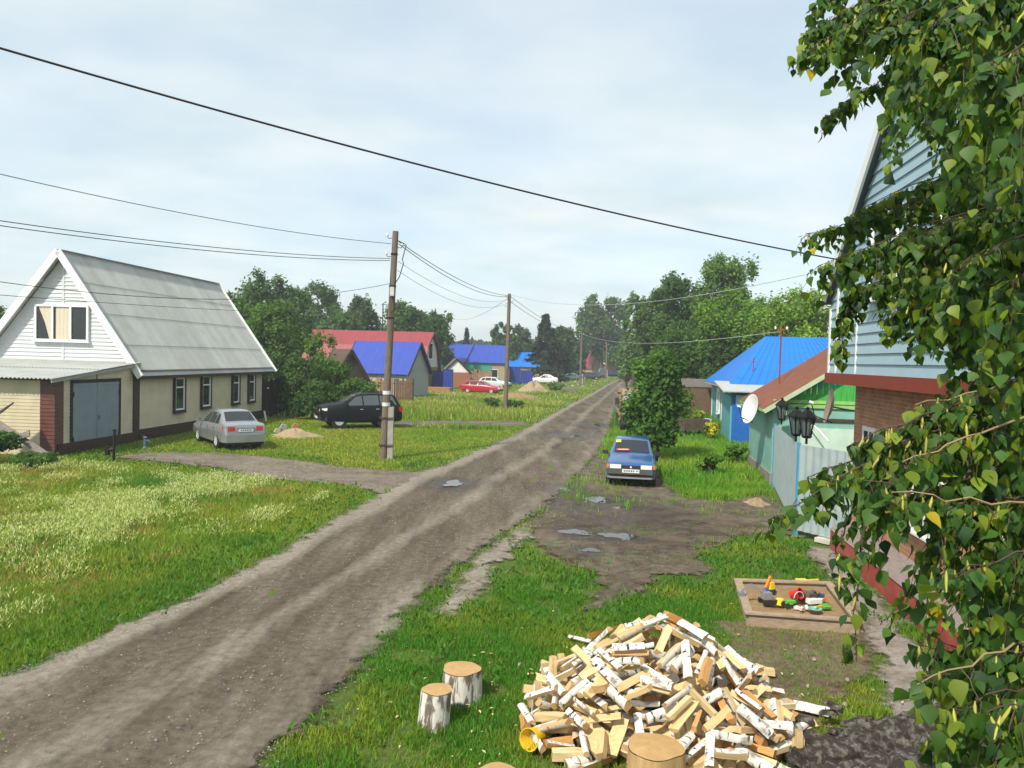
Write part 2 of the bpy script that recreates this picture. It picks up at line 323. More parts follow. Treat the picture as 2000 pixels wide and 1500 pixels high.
def build_ground():
    mat = soilmat('ground_soil', [(.06, .075, .018), (.075, .12, .022), (.10, .14, .028), (.14, .12, .055)], .5, 22.)
    q = [-1]
    me = MB(); me.add([(-1600, -60, -.05), (1600, -60, -.05), (1600, 3000, -.05), (-1600, 3000, -.05)], [(0, 1, 2, 3)])
    o = me.build('ground', mat); o['kind'] = 'structure'
    n = 180; xs = np.linspace(-45, 45, n); ys = np.linspace(-3, 87, n); X, Y = np.meshgrid(xs, ys, indexing='ij'); x, y = X.ravel(), Y.ravel()
    idx = np.arange(n*n).reshape(n, n); f = np.stack([idx[:-1, :-1].ravel(), idx[1:, :-1].ravel(), idx[1:, 1:].ravel(), idx[:-1, 1:].ravel()], 1)
    edge = np.minimum.reduce([x+45, 45-x, y+3, 87-y]); z = gh(x, y)*.5-.028-np.clip(1-edge/6, 0, 1)*.016
    o2 = npmesh('ground', np.stack([x, y, z], 1), f.ravel(), np.full(len(f), 4), mat, smooth=True); o2['kind'] = 'structure'
    dirt = [(.060, .046, .033), (.097, .077, .056), (.132, .108, .081), (.20, .17, .13)]
    rl = np.array(ROAD_L); rr = np.array(ROAD_R)
    def across(x, y):
        a = np.interp(y, rl[:, 1], rl[:, 0]); b = np.interp(y, rr[:, 1], rr[:, 0]); return (x-a)/np.maximum(.5, b-a)
    def rg(x, y, sd):
        u = across(x, y); return .75*np.exp(-((u-.05)/.10)**2)+.42*np.exp(-((u-.52)/.08)**2)+.34*np.exp(-((u-.93)/.09)**2)-.28*np.exp(-((u-.28)/.10)**2)-.28*np.exp(-((u-.75)/.10)**2)+.12*(fb(x, y, 2., 9)-.5)
    def rh(x, y, sd):
        u = across(x, y); return -.055*np.exp(-((u-.30)/.10)**2)-.055*np.exp(-((u-.74)/.10)**2)+.012*(fb(x, y, .9, 3)-.5)*2.6+.02*np.clip(sd, -.5, .5)+.01
    sheet('road', ROAD, .012, .16, soilmat('road_dirt', dirt, 1.1, 7., alpha=True, rut=True, stone=.75), hfun=rh, gfun=rg)
    sheet('dirt_yard', YARD, .004, .14, soilmat('yard_dirt', [(.034, .026, .018), (.062, .046, .030), (.09, .068, .045), (.13, .10, .068)], .8, 6., alpha=True, stone=.35), hfun=lambda x, y, s: .035*(fb(x, y, .55, 5)-.45)*np.clip(s/.5, 0, 1)+.004, gfun=lambda x, y, s: .1+.25*fb(x, y, 1.5, 8))
    sheet('gravel_strip', STRIP, .008, .12, soilmat('strip_gravel', [(.11, .09, .07), (.2, .17, .14), (.3, .26, .22)], 1.5, 9., alpha=True, stone=.8), gfun=lambda x, y, s: .4+0*x)
    dm = soilmat('drive_dirt', [(.09, .07, .055), (.14, .11, .09), (.2, .165, .135)], .9, 7., alpha=True, stone=.5)
    sheet('driveway', DRIVE, .006, .16, dm, gfun=lambda x, y, s: .1+.3*fb(x, y, 2, 4)); sheet('driveway', DRIVE_B, .005, .25, dm)
    sheet('concrete_path', PATH, .014, .12, soilmat('path_concrete', [(.16, .135, .11), (.25, .22, .19), (.31, .28, .25)], 1.2, 8., alpha=True), pad=.5)
    sheet('bare_earth', BARE, .003, .12, soilmat('bare_soil', [(.10, .075, .048), (.16, .12, .08), (.21, .16, .11)], 1.2, 9., alpha=True))
    wm = M('puddle_water', (.055, .045, .035), rough=.03, spec=.5, var=.1)
    for i, (px, py, rx, ry, an) in enumerate(PUD):
        c = G(px, py); m = MB(); k = 48; pts = []
        for j in range(k):
            t = 2*math.pi*j/k; rr_ = 1+.25*math.sin(2*t+i)+.18*math.sin(3*t+2*i)+.1*math.sin(5*t+i*3)+.08*math.sin(9*t+i)+.05*math.sin(14*t+2*i)
            x, y = rx*math.cos(t)*rr_, ry*math.sin(t)*rr_; pts.append((c.x+x*math.cos(an)-y*math.sin(an), c.y+x*math.sin(an)+y*math.cos(an), .016))
        m.add(pts, [tuple(range(k))]); m.build('puddle', wm)['kind'] = 'structure'
build_ground()
# ---------------------------------------------------------------- stones
def build_stones():
    rl, rr = np.array(ROAD_L), np.array(ROAD_R); n = 46000
    y = 6.5+(rng.random(n)**1.7)*38; a = np.interp(y, rl[:, 1], rl[:, 0]); b = np.interp(y, rr[:, 1], rr[:, 0])
    u = np.where(rng.random(n) < .74, rng.choice([.05, .52, .94], n)+rng.normal(0, .055, n), rng.random(n)); x = a+(b-a)*u
    k = 2500; xs, ys = rng.uniform(-2, 3.2, k), rng.uniform(11, 21, k); ok = np.maximum(sdist(xs, ys, STRIP), sdist(xs, ys, YARD)-.35*1) > 0; x = np.concatenate([x, xs[ok]]); y = np.concatenate([y, ys[ok]])
    n = len(x); s = .004+.014*rng.random(n)**4+np.maximum(0, y-12)*.0003
    base = np.array([(1, 0, 0), (0, 1, 0), (-1, 0, 0), (0, -1, 0), (0, 0, .8), (.7, .6, .4), (-.7, -.6, .4)], float)[:5]
    fc = np.array([(0, 1, 4), (1, 2, 4), (2, 3, 4), (3, 0, 4)])
    V = base[None]*s[:, None, None]*rng.uniform(.6, 1.3, (n, 5, 3)); th = rng.random(n)*6.28; c, sn = np.cos(th)[:, None], np.sin(th)[:, None]
    X = V[..., 0]*c-V[..., 1]*sn+x[:, None]; Y = V[..., 0]*sn+V[..., 1]*c+y[:, None]; Z = V[..., 2]+.012
    v = np.stack([X, Y, Z], -1).reshape(-1, 3); f = (fc[None]+(np.arange(n)*5)[:, None, None]).reshape(-1)
    g = rng.uniform(.12, .30, n)[:, None]*np.array([1, .93, .84])[None]*1.0; cols = np.repeat(g, 5, 0)
    m = bpy.data.materials.new('gravel_stone'); m.use_nodes = True; t = m.node_tree; at = N(t, 'ShaderNodeAttribute', attribute_name='col'); t.links.new(at.outputs['Color'], t.nodes['Principled BSDF'].inputs['Base Color']); t.nodes['Principled BSDF'].inputs['Roughness'].default_value = .9
    o = npmesh('gravel', v, f, np.full(n*4, 3), m, cols); tag(o, 'loose pale gravel scattered along the dirt road', 'gravel', kind='stuff')
build_stones()
# ---------------------------------------------------------------- grass
GRASSMAT = leafmat('grass_blades', .3, .6, .25)
def blades(name, x, y, z, h, w, col, lean, label, curl=.5, straight=False):
    n = len(x); th = rng.random(n)*6.283; ph = rng.random(n)*6.283; l = h*lean*(.3+rng.random(n)); cx, sx = np.cos(th), np.sin(th); dx, dy = np.cos(ph)*l, np.sin(ph)*l
    wv = w/2
    b0 = np.stack([x-cx*wv, y-sx*wv, z-.01], 1); b1 = np.stack([x+cx*wv, y+sx*wv, z-.01], 1)
    mx, my, mz = x+dx*.35, y+dy*.35, z+h*.6
    m0 = np.stack([mx-cx*wv*.75, my-sx*wv*.75, mz], 1); m1 = np.stack([mx+cx*wv*.75, my+sx*wv*.75, mz], 1); tp = np.stack([x+dx, y+dy, z+h], 1)
    v = np.stack([b0, b1, m1, m0, tp], 1).reshape(-1, 3); o5 = (np.arange(n)*5)[:, None]
    f = np.concatenate([o5+np.array([[0, 1, 2, 3]]), o5+np.array([[3, 2, 4]])], 1).ravel(); sz = np.tile([4, 3], n)
    c = np.repeat(col, 5, 0)
    o = npmesh(name, v, f, sz, GRASSMAT, c); tag(o, label, 'grass', kind='stuff'); return o
BLOCK = []   # footprints where no grass grows, filled below
def hardmask(x, y, jit=.5):
    j = (fb(x, y, .55, 77)-.5)*jit*2
    s = np.maximum.reduce([sdist(x, y, ROAD), sdist(x, y, YARD), sdist(x, y, STRIP)-.05, sdist(x, y, DRIVE), sdist(x, y, DRIVE_B), sdist(x, y, PATH)])
    return s+j, s
def mixc(a, b, t): return np.asarray(a)[None]*(1-t[:, None])+np.asarray(b)[None]*t[:, None]
GREEN, YEL, LUSH, DRY, PALE, STRAW = (.105, .215, .016), (.24, .28, .03), (.062, .19, .014), (.30, .24, .08), (.46, .49, .20), (.40, .26, .10)
HOUSE_L = [(-16.1, 32.9), (-17.3, 27.4), (-24, 27.9), (-24, 47.5), (-15.0, 46.0)]
HOUSE_R = [(8.7, 25.7), (9.9, 31.3), (12, 38), (14, 54), (40, 54), (40, 5), (5.6, 5), (7.0, 16.7), (6.8, 18.1)]
def scatter(n, y0, y1, side=1.0, power=1.0, xl=None):
    y = np.sqrt(y0*y0+(y1*y1-y0*y0)*rng.random(n)**power); half = y*.70+1.2; x = (rng.random(n)*2-1)*half
    return x, y
def drifts(x, y):
    wx, wy = x+1.6*(vn(x, y, 1.9, 141)-.5), y+2.2*(vn(x, y, 2.3, 142)-.5); u, v = wx*.16+wy*.98, wx*.98-wy*.16
    return .62*fb(u*.42, v*1.0, 1.9, 70)+.38*fb(x, y, .8, 71), .6*fb(u*.5, v*1.0, 2.2, 90)+.4*fb(x, y, .9, 91)
def field(name, n, y0, y1, wmul, hmul, label):
    x, y = scatter(n, y0, y1); hm, s = hardmask(x, y)
    soft = rng.random(n) < np.clip(-hm/.45, 0, 1)**.6; tuft = (rng.random(n) < .10*(fb(x, y, .7, 33) > .52)) & (sdist(x, y, ROAD) < .05) & (hm > 0) & (y < 40)
    keep = (((hm < 0) & soft) | tuft) & (sdist(x, y, HOUSE_L) < -.05) & (sdist(x, y, HOUSE_R) < -.05) & (sdist(x, y, SAND) < -.02)
    bare = sdist(x, y, BARE)+(fb(x, y, .8, 21)-.5)*1.6
    keep &= ~((bare > 0) & (rng.random(n) < .80))
    # worn patchy turf near the wood pile
    worn = fb(x, y, .9, 31); near = (x > -3) & (y < 17)
    keep &= ~(near & (worn < .36) & (rng.random(n) < .8))
    x, y, s = x[keep], y[keep], s[keep]; n = len(x)
    rl = np.array(ROAD_L); xl = np.interp(y, rl[:, 1], rl[:, 0]); left = x < xl
    a, b, c = fb(x, y, 2.2, 50), fb(x, y, .7, 60), rng.random(n)
    # elongated drifts of the left meadow
    drift, dd = drifts(x, y)
    meadow = left & (y < 31); lawn = left & (y >= 25.5) & (y < 43) & (sdist(x, y, DRIVE) < 0) & (x > -16.2+.0*y) ; 
    rdr = np.interp(x, [-17, -13.5, -10, -5.6, -4.4], [27.4, 25.9, 25.0, 23.7, 22.5]); lawn = left & (y > rdr) & (y < np.where(x < -5.5, 48, 42.5)); meadow = left & ~lawn & (y < 42); wild = left & (y >= 42) & ~lawn
    verge = np.clip(1-(-s)/1.3, 0, 1)
    col = mixc(GREEN, YEL, np.clip((a-.35)*2.2, 0, 1)); h = .045+.05*rng.random(n)+.03*b
    # right hand grass: short, green
    rt = ~left; cr = mixc(LUSH, YEL, np.clip((fb(x, y, 1.6, 52)-.42)*2.6, 0, 1)); col[rt] = cr[rt]
    tall = rt & (y > 20) & (y < 45); h[tall] = (.10+.28*b*rng.random(n))[tall]; ct = mixc((.085, .235, .014), (.19, .30, .03), np.clip((a-.3)*2, 0, 1)); col[tall] = ct[tall]
    far = rt & (y >= 45); h[far] = .3+.3*rng.random(far.sum())
    # lawn: yellow green, short
    cl = mixc((.15, .245, .016), (.27, .29, .034), np.clip((fb(x, y, 2.6, 54)-.3)*2.1, 0, 1)); col[lawn] = cl[lawn]; h[lawn] = (.03+.05*rng.random(n))[lawn]
    # meadow: tall mixed stems
    pale = np.clip((drift-.50)*6, 0, 1)*np.clip((-s-1.1)/1.0, 0, 1); dry = np.clip((dd-.535)*8, 0, 1)*np.clip((-s-1.0)/1., 0, 1)*(1-pale)
    cm = mixc(LUSH, (.20, .26, .03), np.clip((a-.25)*2+.35*(1-verge), 0, 1)); pk = c < pale*.55; dk = c < dry*.5
    cm[pk] = (np.array(PALE)[None]*rng.uniform(.75, 1.1, (n, 1)))[pk]; cm[dk] = (np.array(STRAW)[None]*rng.uniform(.7, 1.15, (n, 1)))[dk]
    col[meadow] = cm[meadow]; hm_ = .05+.09*rng.random(n)+.10*pale+.11*np.clip(-s-.8, 0, 1)*b; h[meadow] = hm_[meadow]
    cw = mixc((.14, .225, .024), (.30, .31, .07), np.clip((fb(x, y, 5, 56)-.3)*2.3, 0, 1)); wk = wild & (c < .3*np.clip((fb(x, y, 4, 58)-.45)*5, 0, 1)); cw[wk] = np.array((.46, .45, .20))
    col[wild] = cw[wild]; h[wild] = (.18+.42*fb(x, y, 3, 59)*rng.random(n)*1.3)[wild]
    h[wild & (y > 58)] *= .55; lo = wild & (verge > .05); h[lo] *= .45
    col *= np.array([1.20, 1.25, 1.15])[None]; col *= (.72+.56*rng.random((n, 1)))*(.85+.3*rng.random((n, 3))**2)
    ok = rng.random(n) < .06; col[ok] = np.array(DRY)*rng.uniform(.6, 1.1, (ok.sum(), 1))
    w = (.0055+.006*rng.random(n))*wmul*(1+.3*(h > .2))
    blades(name, x, y, gh(x, y)*.5-.02, h*hmul, w, col, np.where(h > .2, .35, .7), label)
field('grass', 340000, 5.5, 13, 1.1, .85, 'short green turf and meadow grass nearest the viewer')
field('grass', 340000, 13, 26, 1.8, 1.0, 'meadow grass and verge beside the middle of the road')
field('grass', 260000, 26, 48, 3.4, 1.2, 'yellow green lawn and verge around the parked cars')
field('grass', 260000, 48, 110, 6.5, 1.15, 'tall weedy grass in front of the blue roofed houses')
field('grass', 50000, 110, 260, 30, 1.1, 'distant grass at the far end of the street')
def plumes():
    n = 420000; x, y = scatter(n, 9, 31); rl = np.array(ROAD_L); xl = np.interp(y, rl[:, 1], rl[:, 0]); drift, dd = drifts(x, y); hm, s = hardmask(x, y)
    rdr = np.interp(x, [-17, -13.5, -10, -5.6, -4.4], [27.4, 25.9, 25.0, 23.7, 22.5])
    k = (x < xl-1.0) & (drift > .45+.15*rng.random(n)) & (y < rdr-.8) & (hm < -.4) & (sdist(x, y, HOUSE_L) < -.8); x, y = x[k], y[k]; n = len(x)
    z = .12+.17*rng.random(n); col = mixc((.42, .50, .15), (.64, .67, .34), rng.random(n))*rng.uniform(.75, 1.1, (n, 1))
    o = blades('pale_flowering_grass', x, y, z, .018+.035*rng.random(n), .006+.006*rng.random(n)+y*.0004, col, 1.9, 'pale seed heads drifting over the left meadow'); 
plumes()
def weeds():
    # broad-leaved clumps: verge clover at the road edge and weeds in the grass
    n = 42000; x, y = scatter(n, 6, 30); hm, s = hardmask(x, y); wv = fb(x, y, 1.1, 99)
    k = (hm < 0) & (((s > -1.0) & (wv > .42)) | ((wv > .63))) & (sdist(x, y, HOUSE_L) < -.1) & (sdist(x, y, HOUSE_R) < -.05) & (sdist(x, y, SAND) < 0) & (sdist(x, y, BARE) < -.2)
    x, y = x[k], y[k]; n = len(x); z = .02+.08*rng.random(n); col = mixc((.05, .13, .016), (.09, .20, .022), rng.random(n))
    blades('ground_weeds', x, y, z, .03+.04*rng.random(n), .025+.02*rng.random(n)+y*.0006, col, 1.5, 'dark green clover and plantain along the road edge')
weeds()
# ---------------------------------------------------------------- shared materials
WHITE = M('white_siding', (.55, .575, .59), .5, var=.05); CREAM = M('cream_siding', (.55, .48, .33), .5, var=.07, scale=1.5, dirt=(.25, .20, .12), dscale=1.2, damt=.35)
BROWN = M('dark_brown_trim', (.045, .022, .016), .5, var=.2); PVC = M('white_pvc', (.78, .78, .78), .35, var=.03)
GLASS = glass('window_glass'); SLATE = M('grey_slate', (.45, .46, .43), .8, var=.13, scale=1.1, stretch=(1.0, .12, .12), dirt=(.27, .27, .24), dscale=1.4, damt=.5)
STEELB = M('blue_grey_steel', (.20, .25, .29), .45, var=.12, dirt=(.13, .11, .09), dscale=2.0, damt=.5)
DARK = M('dark_interior', (.012, .012, .012), .9)
OLDW = M('weathered_wood', (.21, .19, .165), .85, var=.35, scale=5, stretch=(1, 12, 12), dirt=(.10, .085, .07), dscale=3)
POLEW = M('pole_wood', (.16, .125, .095), .9, var=.4, scale=4, stretch=(10, 10, .7), bump=.6, bscale=14)
CONC = M('concrete', (.36, .32, .28), .9, var=.15, scale=6, dirt=(.2, .17, .14))
METAL = M('dark_metal', (.03, .03, .032), .45, .6)
RUBBER = M('rubber', (.018, .018, .018), .85); CHROME = M('alloy', (.52, .52, .53), .35, .2); 
FABRIC = M('curtain_cloth', (.55, .50, .38), .9, var=.12, scale=3, stretch=(14, 14, .5))
def pane_bars(parent, c, u, n, w, h, frame_m, name='window', t=.07, dep=.09, lights=1, transom=None, surround=None, sd=.1):
    """a window on a wall: c = centre on the wall plane, u along the wall, n outwards"""
    u, n, c = Vector(u).normalized(), Vector(n).normalized(), Vector(c); Q = Matrix((u, n, Vector((0, 0, 1)))).transposed()
    fr = MB()
    def b(m, uu, zz, ww, hh, d0, d1): m.box(c+u*uu+Vector((0, 0, zz))+n*((d0+d1)/2), (ww, abs(d1-d0), hh), Q)
    k = dep
    if surround: k = dep-.03
    for sx in (-1, 1): b(fr, sx*(w/2-t/2), 0, t, h, 0, k)
    for sz in (-1, 1): b(fr, 0, sz*(h/2-t/2), w-2*t, t, 0, k)
    for i in range(1, lights): b(fr, -w/2+w*i/lights, 0, t*.9, h-2*t, 0, k-.004)
    if transom is not None: b(fr, 0, transom*h, w-2*t, t*.8, 0, k-.008)
    fo = fr.build(name, frame_m, parent)
    g = MB(); b(g, 0, 0, w-2*t, h-2*t, .05, .062); g.build('pane', GLASS, fo)
    if surround:
        s = MB()
        for sx in (-1, 1): b(s, sx*(w/2+sd/2), 0, sd, h+2*sd, 0, dep)
        for sz in (-1, 1): b(s, 0, sz*(h/2+sd/2), w, sd, 0, dep)
        s.build('surround', surround, fo)
    sl = MB(); b(sl, 0, -h/2-(sd if surround else 0)-.02, w+.15, .04, 0, dep+.06); sl.build('sill', frame_m if not surround else surround, fo)
    return fo
# ---------------------------------------------------------------- cream house on the left (local x along the street wall, y away from the street)
def cream_house():
    C0 = G(265, 862); A = math.atan2(1, .086); H = thing('cream_house', 'cream sided house with steep grey slate roof, white gable and brown corner trim', 'house', C0, A)
    L, Wd, ze, zr, ry, g0 = 13.1, 7.0, 3.35, 8.0, 3.3, -5.15
    X, Y = Vector((1, 0, 0)), Vector((0, 1, 0))
    m = MB(); m.siding((0, 0, 0), X, [(.16, .5), (L, .5), (L, ze), (.16, ze)], -Y, .14, .028); m.siding((L, 0, 0), Y, [(0, .5), (Wd, .5), (Wd, ze), (ry, zr-.1), (0, ze)], X, .125)
    m.siding((0, Wd, 0), X, [(0, .5), (L, .5), (L, ze), (0, ze)], Y, .125); m.bx((.05, .03, 0), (L-.03, Wd-.03, ze-.05)); m.build('wall', CREAM, H)
    m = MB(); m.bx((g0+.1, -.09, -.1), (-.3, .1, .42)); m.bx((.2, -.09, -.1), (L+.06, .1, .5)); m.bx((L-.1, .1, -.1), (L+.06, Wd, .5)); m.build('plinth', BROWN, H)
    m = MB(); m.siding((-.02, 0, 0), Y, [(-.0, ze-.3), (Wd, ze-.3), (Wd, ze), (ry, zr-.15), (0, ze)], -X, .17, .034); m.build('gable', WHITE, H)
    m = MB(); m.bx((-.06, ry-.05, ze), (-.02, ry+.05, zr-.3)); m.build('gable_batten', WHITE, H)
    # roof
    ov, og = .42, .42; sl = (zr-ze)/ry; sl2 = (zr-ze)/(Wd-ry)
    m = MB(); LL = L+og+.95
    m.corr((-og, -ov, ze-ov*sl+.06), X*LL, Vector((0, ry+ov, zr-ze+ov*sl)), .16, .022, rows=4, step=.016)
    m.corr((-og+LL, Wd+.35, ze-.35*sl2+.06), -X*LL, Vector((0, -(Wd-ry+.35), zr-ze+.35*sl2)), .16, .022, rows=4, step=.016)
    ro = m.build('roof', SLATE, H, True, 60)
    m = MB(); m.bar((-og, ry, zr+.10), (LL-og, ry, zr+.10), .24, .03); m.build('ridge_cap', M('ridge_zinc', (.22, .24, .25), .5, .3), H)
    for s, yy, zz in ((1, -ov-.02, ze-ov*sl), (-1, Wd+.35, ze-.35*sl2)):
        for xx in (-og-.02, LL-og+.02):
            m = MB(); a, b = Vector((xx, yy, zz+.03)), Vector((xx, ry, zr+.04)); m.bar(a, b, .05, .30, up=(0, 0, 1)); m.build('rake_board', PVC, H)
    m = MB(); m.bar((-og, -ov+.05, ze-ov*sl-.01), (LL-og, -ov+.05, ze-ov*sl-.01), .04, .14); m.add([(-og+.05, -ov+.05, ze-.33), (LL-og-.05, -ov+.05, ze-.33), (LL-og-.05, .04, ze-.12), (-og+.05, .04, ze-.12)], [(0, 1, 2, 3)]); m.build('eave_board', BROWN, H)
    split(H, 'corner_trim', BROWN, [lambda m: m.bx((-.28, -.07, 0), (.16, .08, ze-.1)), lambda m: m.bx((L-.02, -.05, .3), (L+.14, .1, ze-.1))])
    for x0, x1, z0, z1 in ((2.95, 4.0, 1.08, 2.72), (5.55, 6.6, 1.1, 2.76), (9.0, 9.95, 1.1, 2.76), (11.05, 12.0, 1.1, 2.76)):
        pane_bars(H, ((x0+x1)/2, 0, (z0+z1)/2), X, -Y, x1-x0-.2, z1-z0-.1, PVC, 'window', .075, .13, 1, .2, BROWN, .1)
    # attic window with the drawn curtain
    wa, wb = PL(70, 594, C0-Vector((.086, 1, 0))*.05, Vector((.086, 1, 0))), PL(175, 668, C0-Vector((.086, 1, 0))*.05, Vector((.086, 1, 0)))
    inv = H.matrix_basis.inverted(); la, lb = inv @ wa, inv @ wb
    wo = pane_bars(H, (-.03, (la.y+lb.y)/2, (la.z+lb.z)/2), -Y, -X, abs(la.y-lb.y), abs(la.z-lb.z), PVC, 'window', .09, .13, 3)
    yc, zc, wd, ht = (la.y+lb.y)/2, (la.z+lb.z)/2, abs(la.y-lb.y), abs(la.z-lb.z)
    m = MB(); q = yc+wd/2-.12; z0, z1 = zc-ht/2+.1, zc+ht/2-.1
    k = 14; cv = [(-.072, q-wd*.60*i/k*(1), 0) for i in range(k+1)]
    def cur(y0, y1, yb0, yb1):
        vs = []
        for i in range(k+1):
            t = i/k; vs += [(-.102+.006*math.sin(t*22), y0+(y1-y0)*t, z1), (-.102+.006*math.sin(t*22), (y0+(y1-y0)*t)*.4+(yb0+(yb1-yb0)*t)*.6, (z0+z1)/2), (-.102+.006*math.sin(t*22), yb0+(yb1-yb0)*t, z0)]
        m.add(vs, [(3*i, 3*i+3, 3*i+4, 3*i+1) for i in range(k)]+[(3*i+1, 3*i+4, 3*i+5, 3*i+2) for i in range(k)])
    cur(q-.05, q-wd*.30, q-wd*.22, q-wd*.30); cur(q-wd*.34, q-wd*.60, q-wd*.34, q-wd*.58); m.build('curtain', FABRIC, wo)
    # lean-to garage in front of the gable
    gz0, gz1 = 3.40, 2.86; th = .0
    m = MB(); zf = lambda x: gz1-.12+(gz0-gz1)*(x-g0)/(-g0)
    m.siding((0, 0, 0), X, [(g0+.45, .42), (-.28, .42), (-.28, zf(-.28)), (g0+.45, zf(g0+.45))], -Y, .14, .028); m.siding((g0, 0, 0), Y, [(.55, .3), (9, .3), (9, zf(g0)), (.55, zf(g0))], -X, .125)
    m.bx((g0+.04, .04, 0), (-.05, 9, gz1-.2)); m.add([(g0+.05, .02, gz1-.2), (-.05, .02, gz1-.2), (-.05, .02, zf(-.05))], [(0, 1, 2)]); m.build('garage_wall', CREAM, H)
    m = MB()
    m.siding((g0, 0, 0), Y, [(-.02, 0.2), (.55, 0.2), (.55, zf(g0)), (-.02, zf(g0))], -X, .14, .02); m.siding((0, -.02, 0), X, [(g0-.02, .2), (g0+.45, .2), (g0+.45, zf(g0)), (g0-.02, zf(g0))], -Y, .14, .02)
    m.build('corner_trim', M('red_brown_panel', (.10, .032, .022), .5, var=.25), H)
    m = MB(); m.corr((g0-.5, 9.2, gz1-.05), Vector((0, -9.45, 0)), Vector((-g0+.48, 0, gz0-gz1+.05)), .16, .028, rows=2, step=.02); m.build('garage_roof', SLATE, H, True, 60)
    m = MB(); m.bar((g0-.45, -.2, gz1-.12), (-.02, -.2, gz0-.10), .04, .12); m.build('rake_board', M('grey_board', (.3, .3, .28), .8), H)
    m = MB(); xa, xb, za = -4.2, -1.3, 2.62
    m.bx((xa-.13, -.05, 0), (xa, .03, za+.13)); m.bx((xb, -.05, 0), (xb+.13, .03, za+.13)); m.bx((xa, -.05, za), (xb, .03, za+.13)); d = m.build('garage_door_frame', METAL, H)
    xm = (xa+xb)/2
    for i, (p, q) in enumerate(((xa+.02, xm-.012), (xm+.012, xb-.02))):
        m = MB(); m.bx((p, -.045, .1), (q, .02, za-.02)); m.bx((p, -.058, za-.12), (q, -.045, za-.02)); m.bx((p, -.058, .1), (q, -.045, .2)); lf = m.build('garage_door', STEELB, H)
        split(lf, 'hinge', METAL, [lambda m, zz=zz: m.cyl((p if i == 0 else q, -.06, zz-.09), (p if i == 0 else q, -.06, zz+.09), .025, n=8) for zz in (.5, 2.2)])
    m = MB(); m.cyl((xm+.1, -.07, 1.15), (xm+.1, -.07, 1.32), .014, n=6); m.build('handle', METAL, H)
    m = MB(); m.tube([(xm, -.03, 2.7), (xm, -.03, 3.1)], .02); m.build('cable_conduit', METAL, H)
cream_house()
def arch_gate():
    C0 = G(265, 862); A = math.atan2(1, .086); T = thing('arch_gate', 'dark brown sheet gate with an arched top joined to the cream house', 'gate', C0+Vector((.086, 1, 0)).normalized()*13.25, A)
    mt = M('gate_brown', (.035, .018, .014), .5, var=.3)
    for i, (x0, x1, hh) in enumerate(((.05, 1.15, 2.2), (1.35, 4.6, 2.15))):
        top = [(x0, 0, hh)]+[(x0+(x1-x0)*k/10, 0, hh+.35*math.sin(math.pi*k/10)*(1 if i else .05)) for k in range(1, 10)]+[(x1, 0, hh)]
        m = MB(); m.prism([(x0, 0, .1), *top, (x1, 0, .1)][::-1], (0, -.03, 0))
        for k in range(int((x1-x0)/.2)): m.bx((x0+.05+.2*k, -.045, .15), (x0+.11+.2*k, -.03, hh-.05))
        m.build('gate_leaf', mt, T)
    for x in (0, 1.25, 4.72): m = MB(); m.bx((x-.06, -.08, 0), (x+.06, .06, 2.35)); m.build('post', METAL, T)
    m = MB(); m.bx((.55, -.06, 1.75), (.8, -.031, 1.83)); m.build('number_plate', PVC, T)
arch_gate()
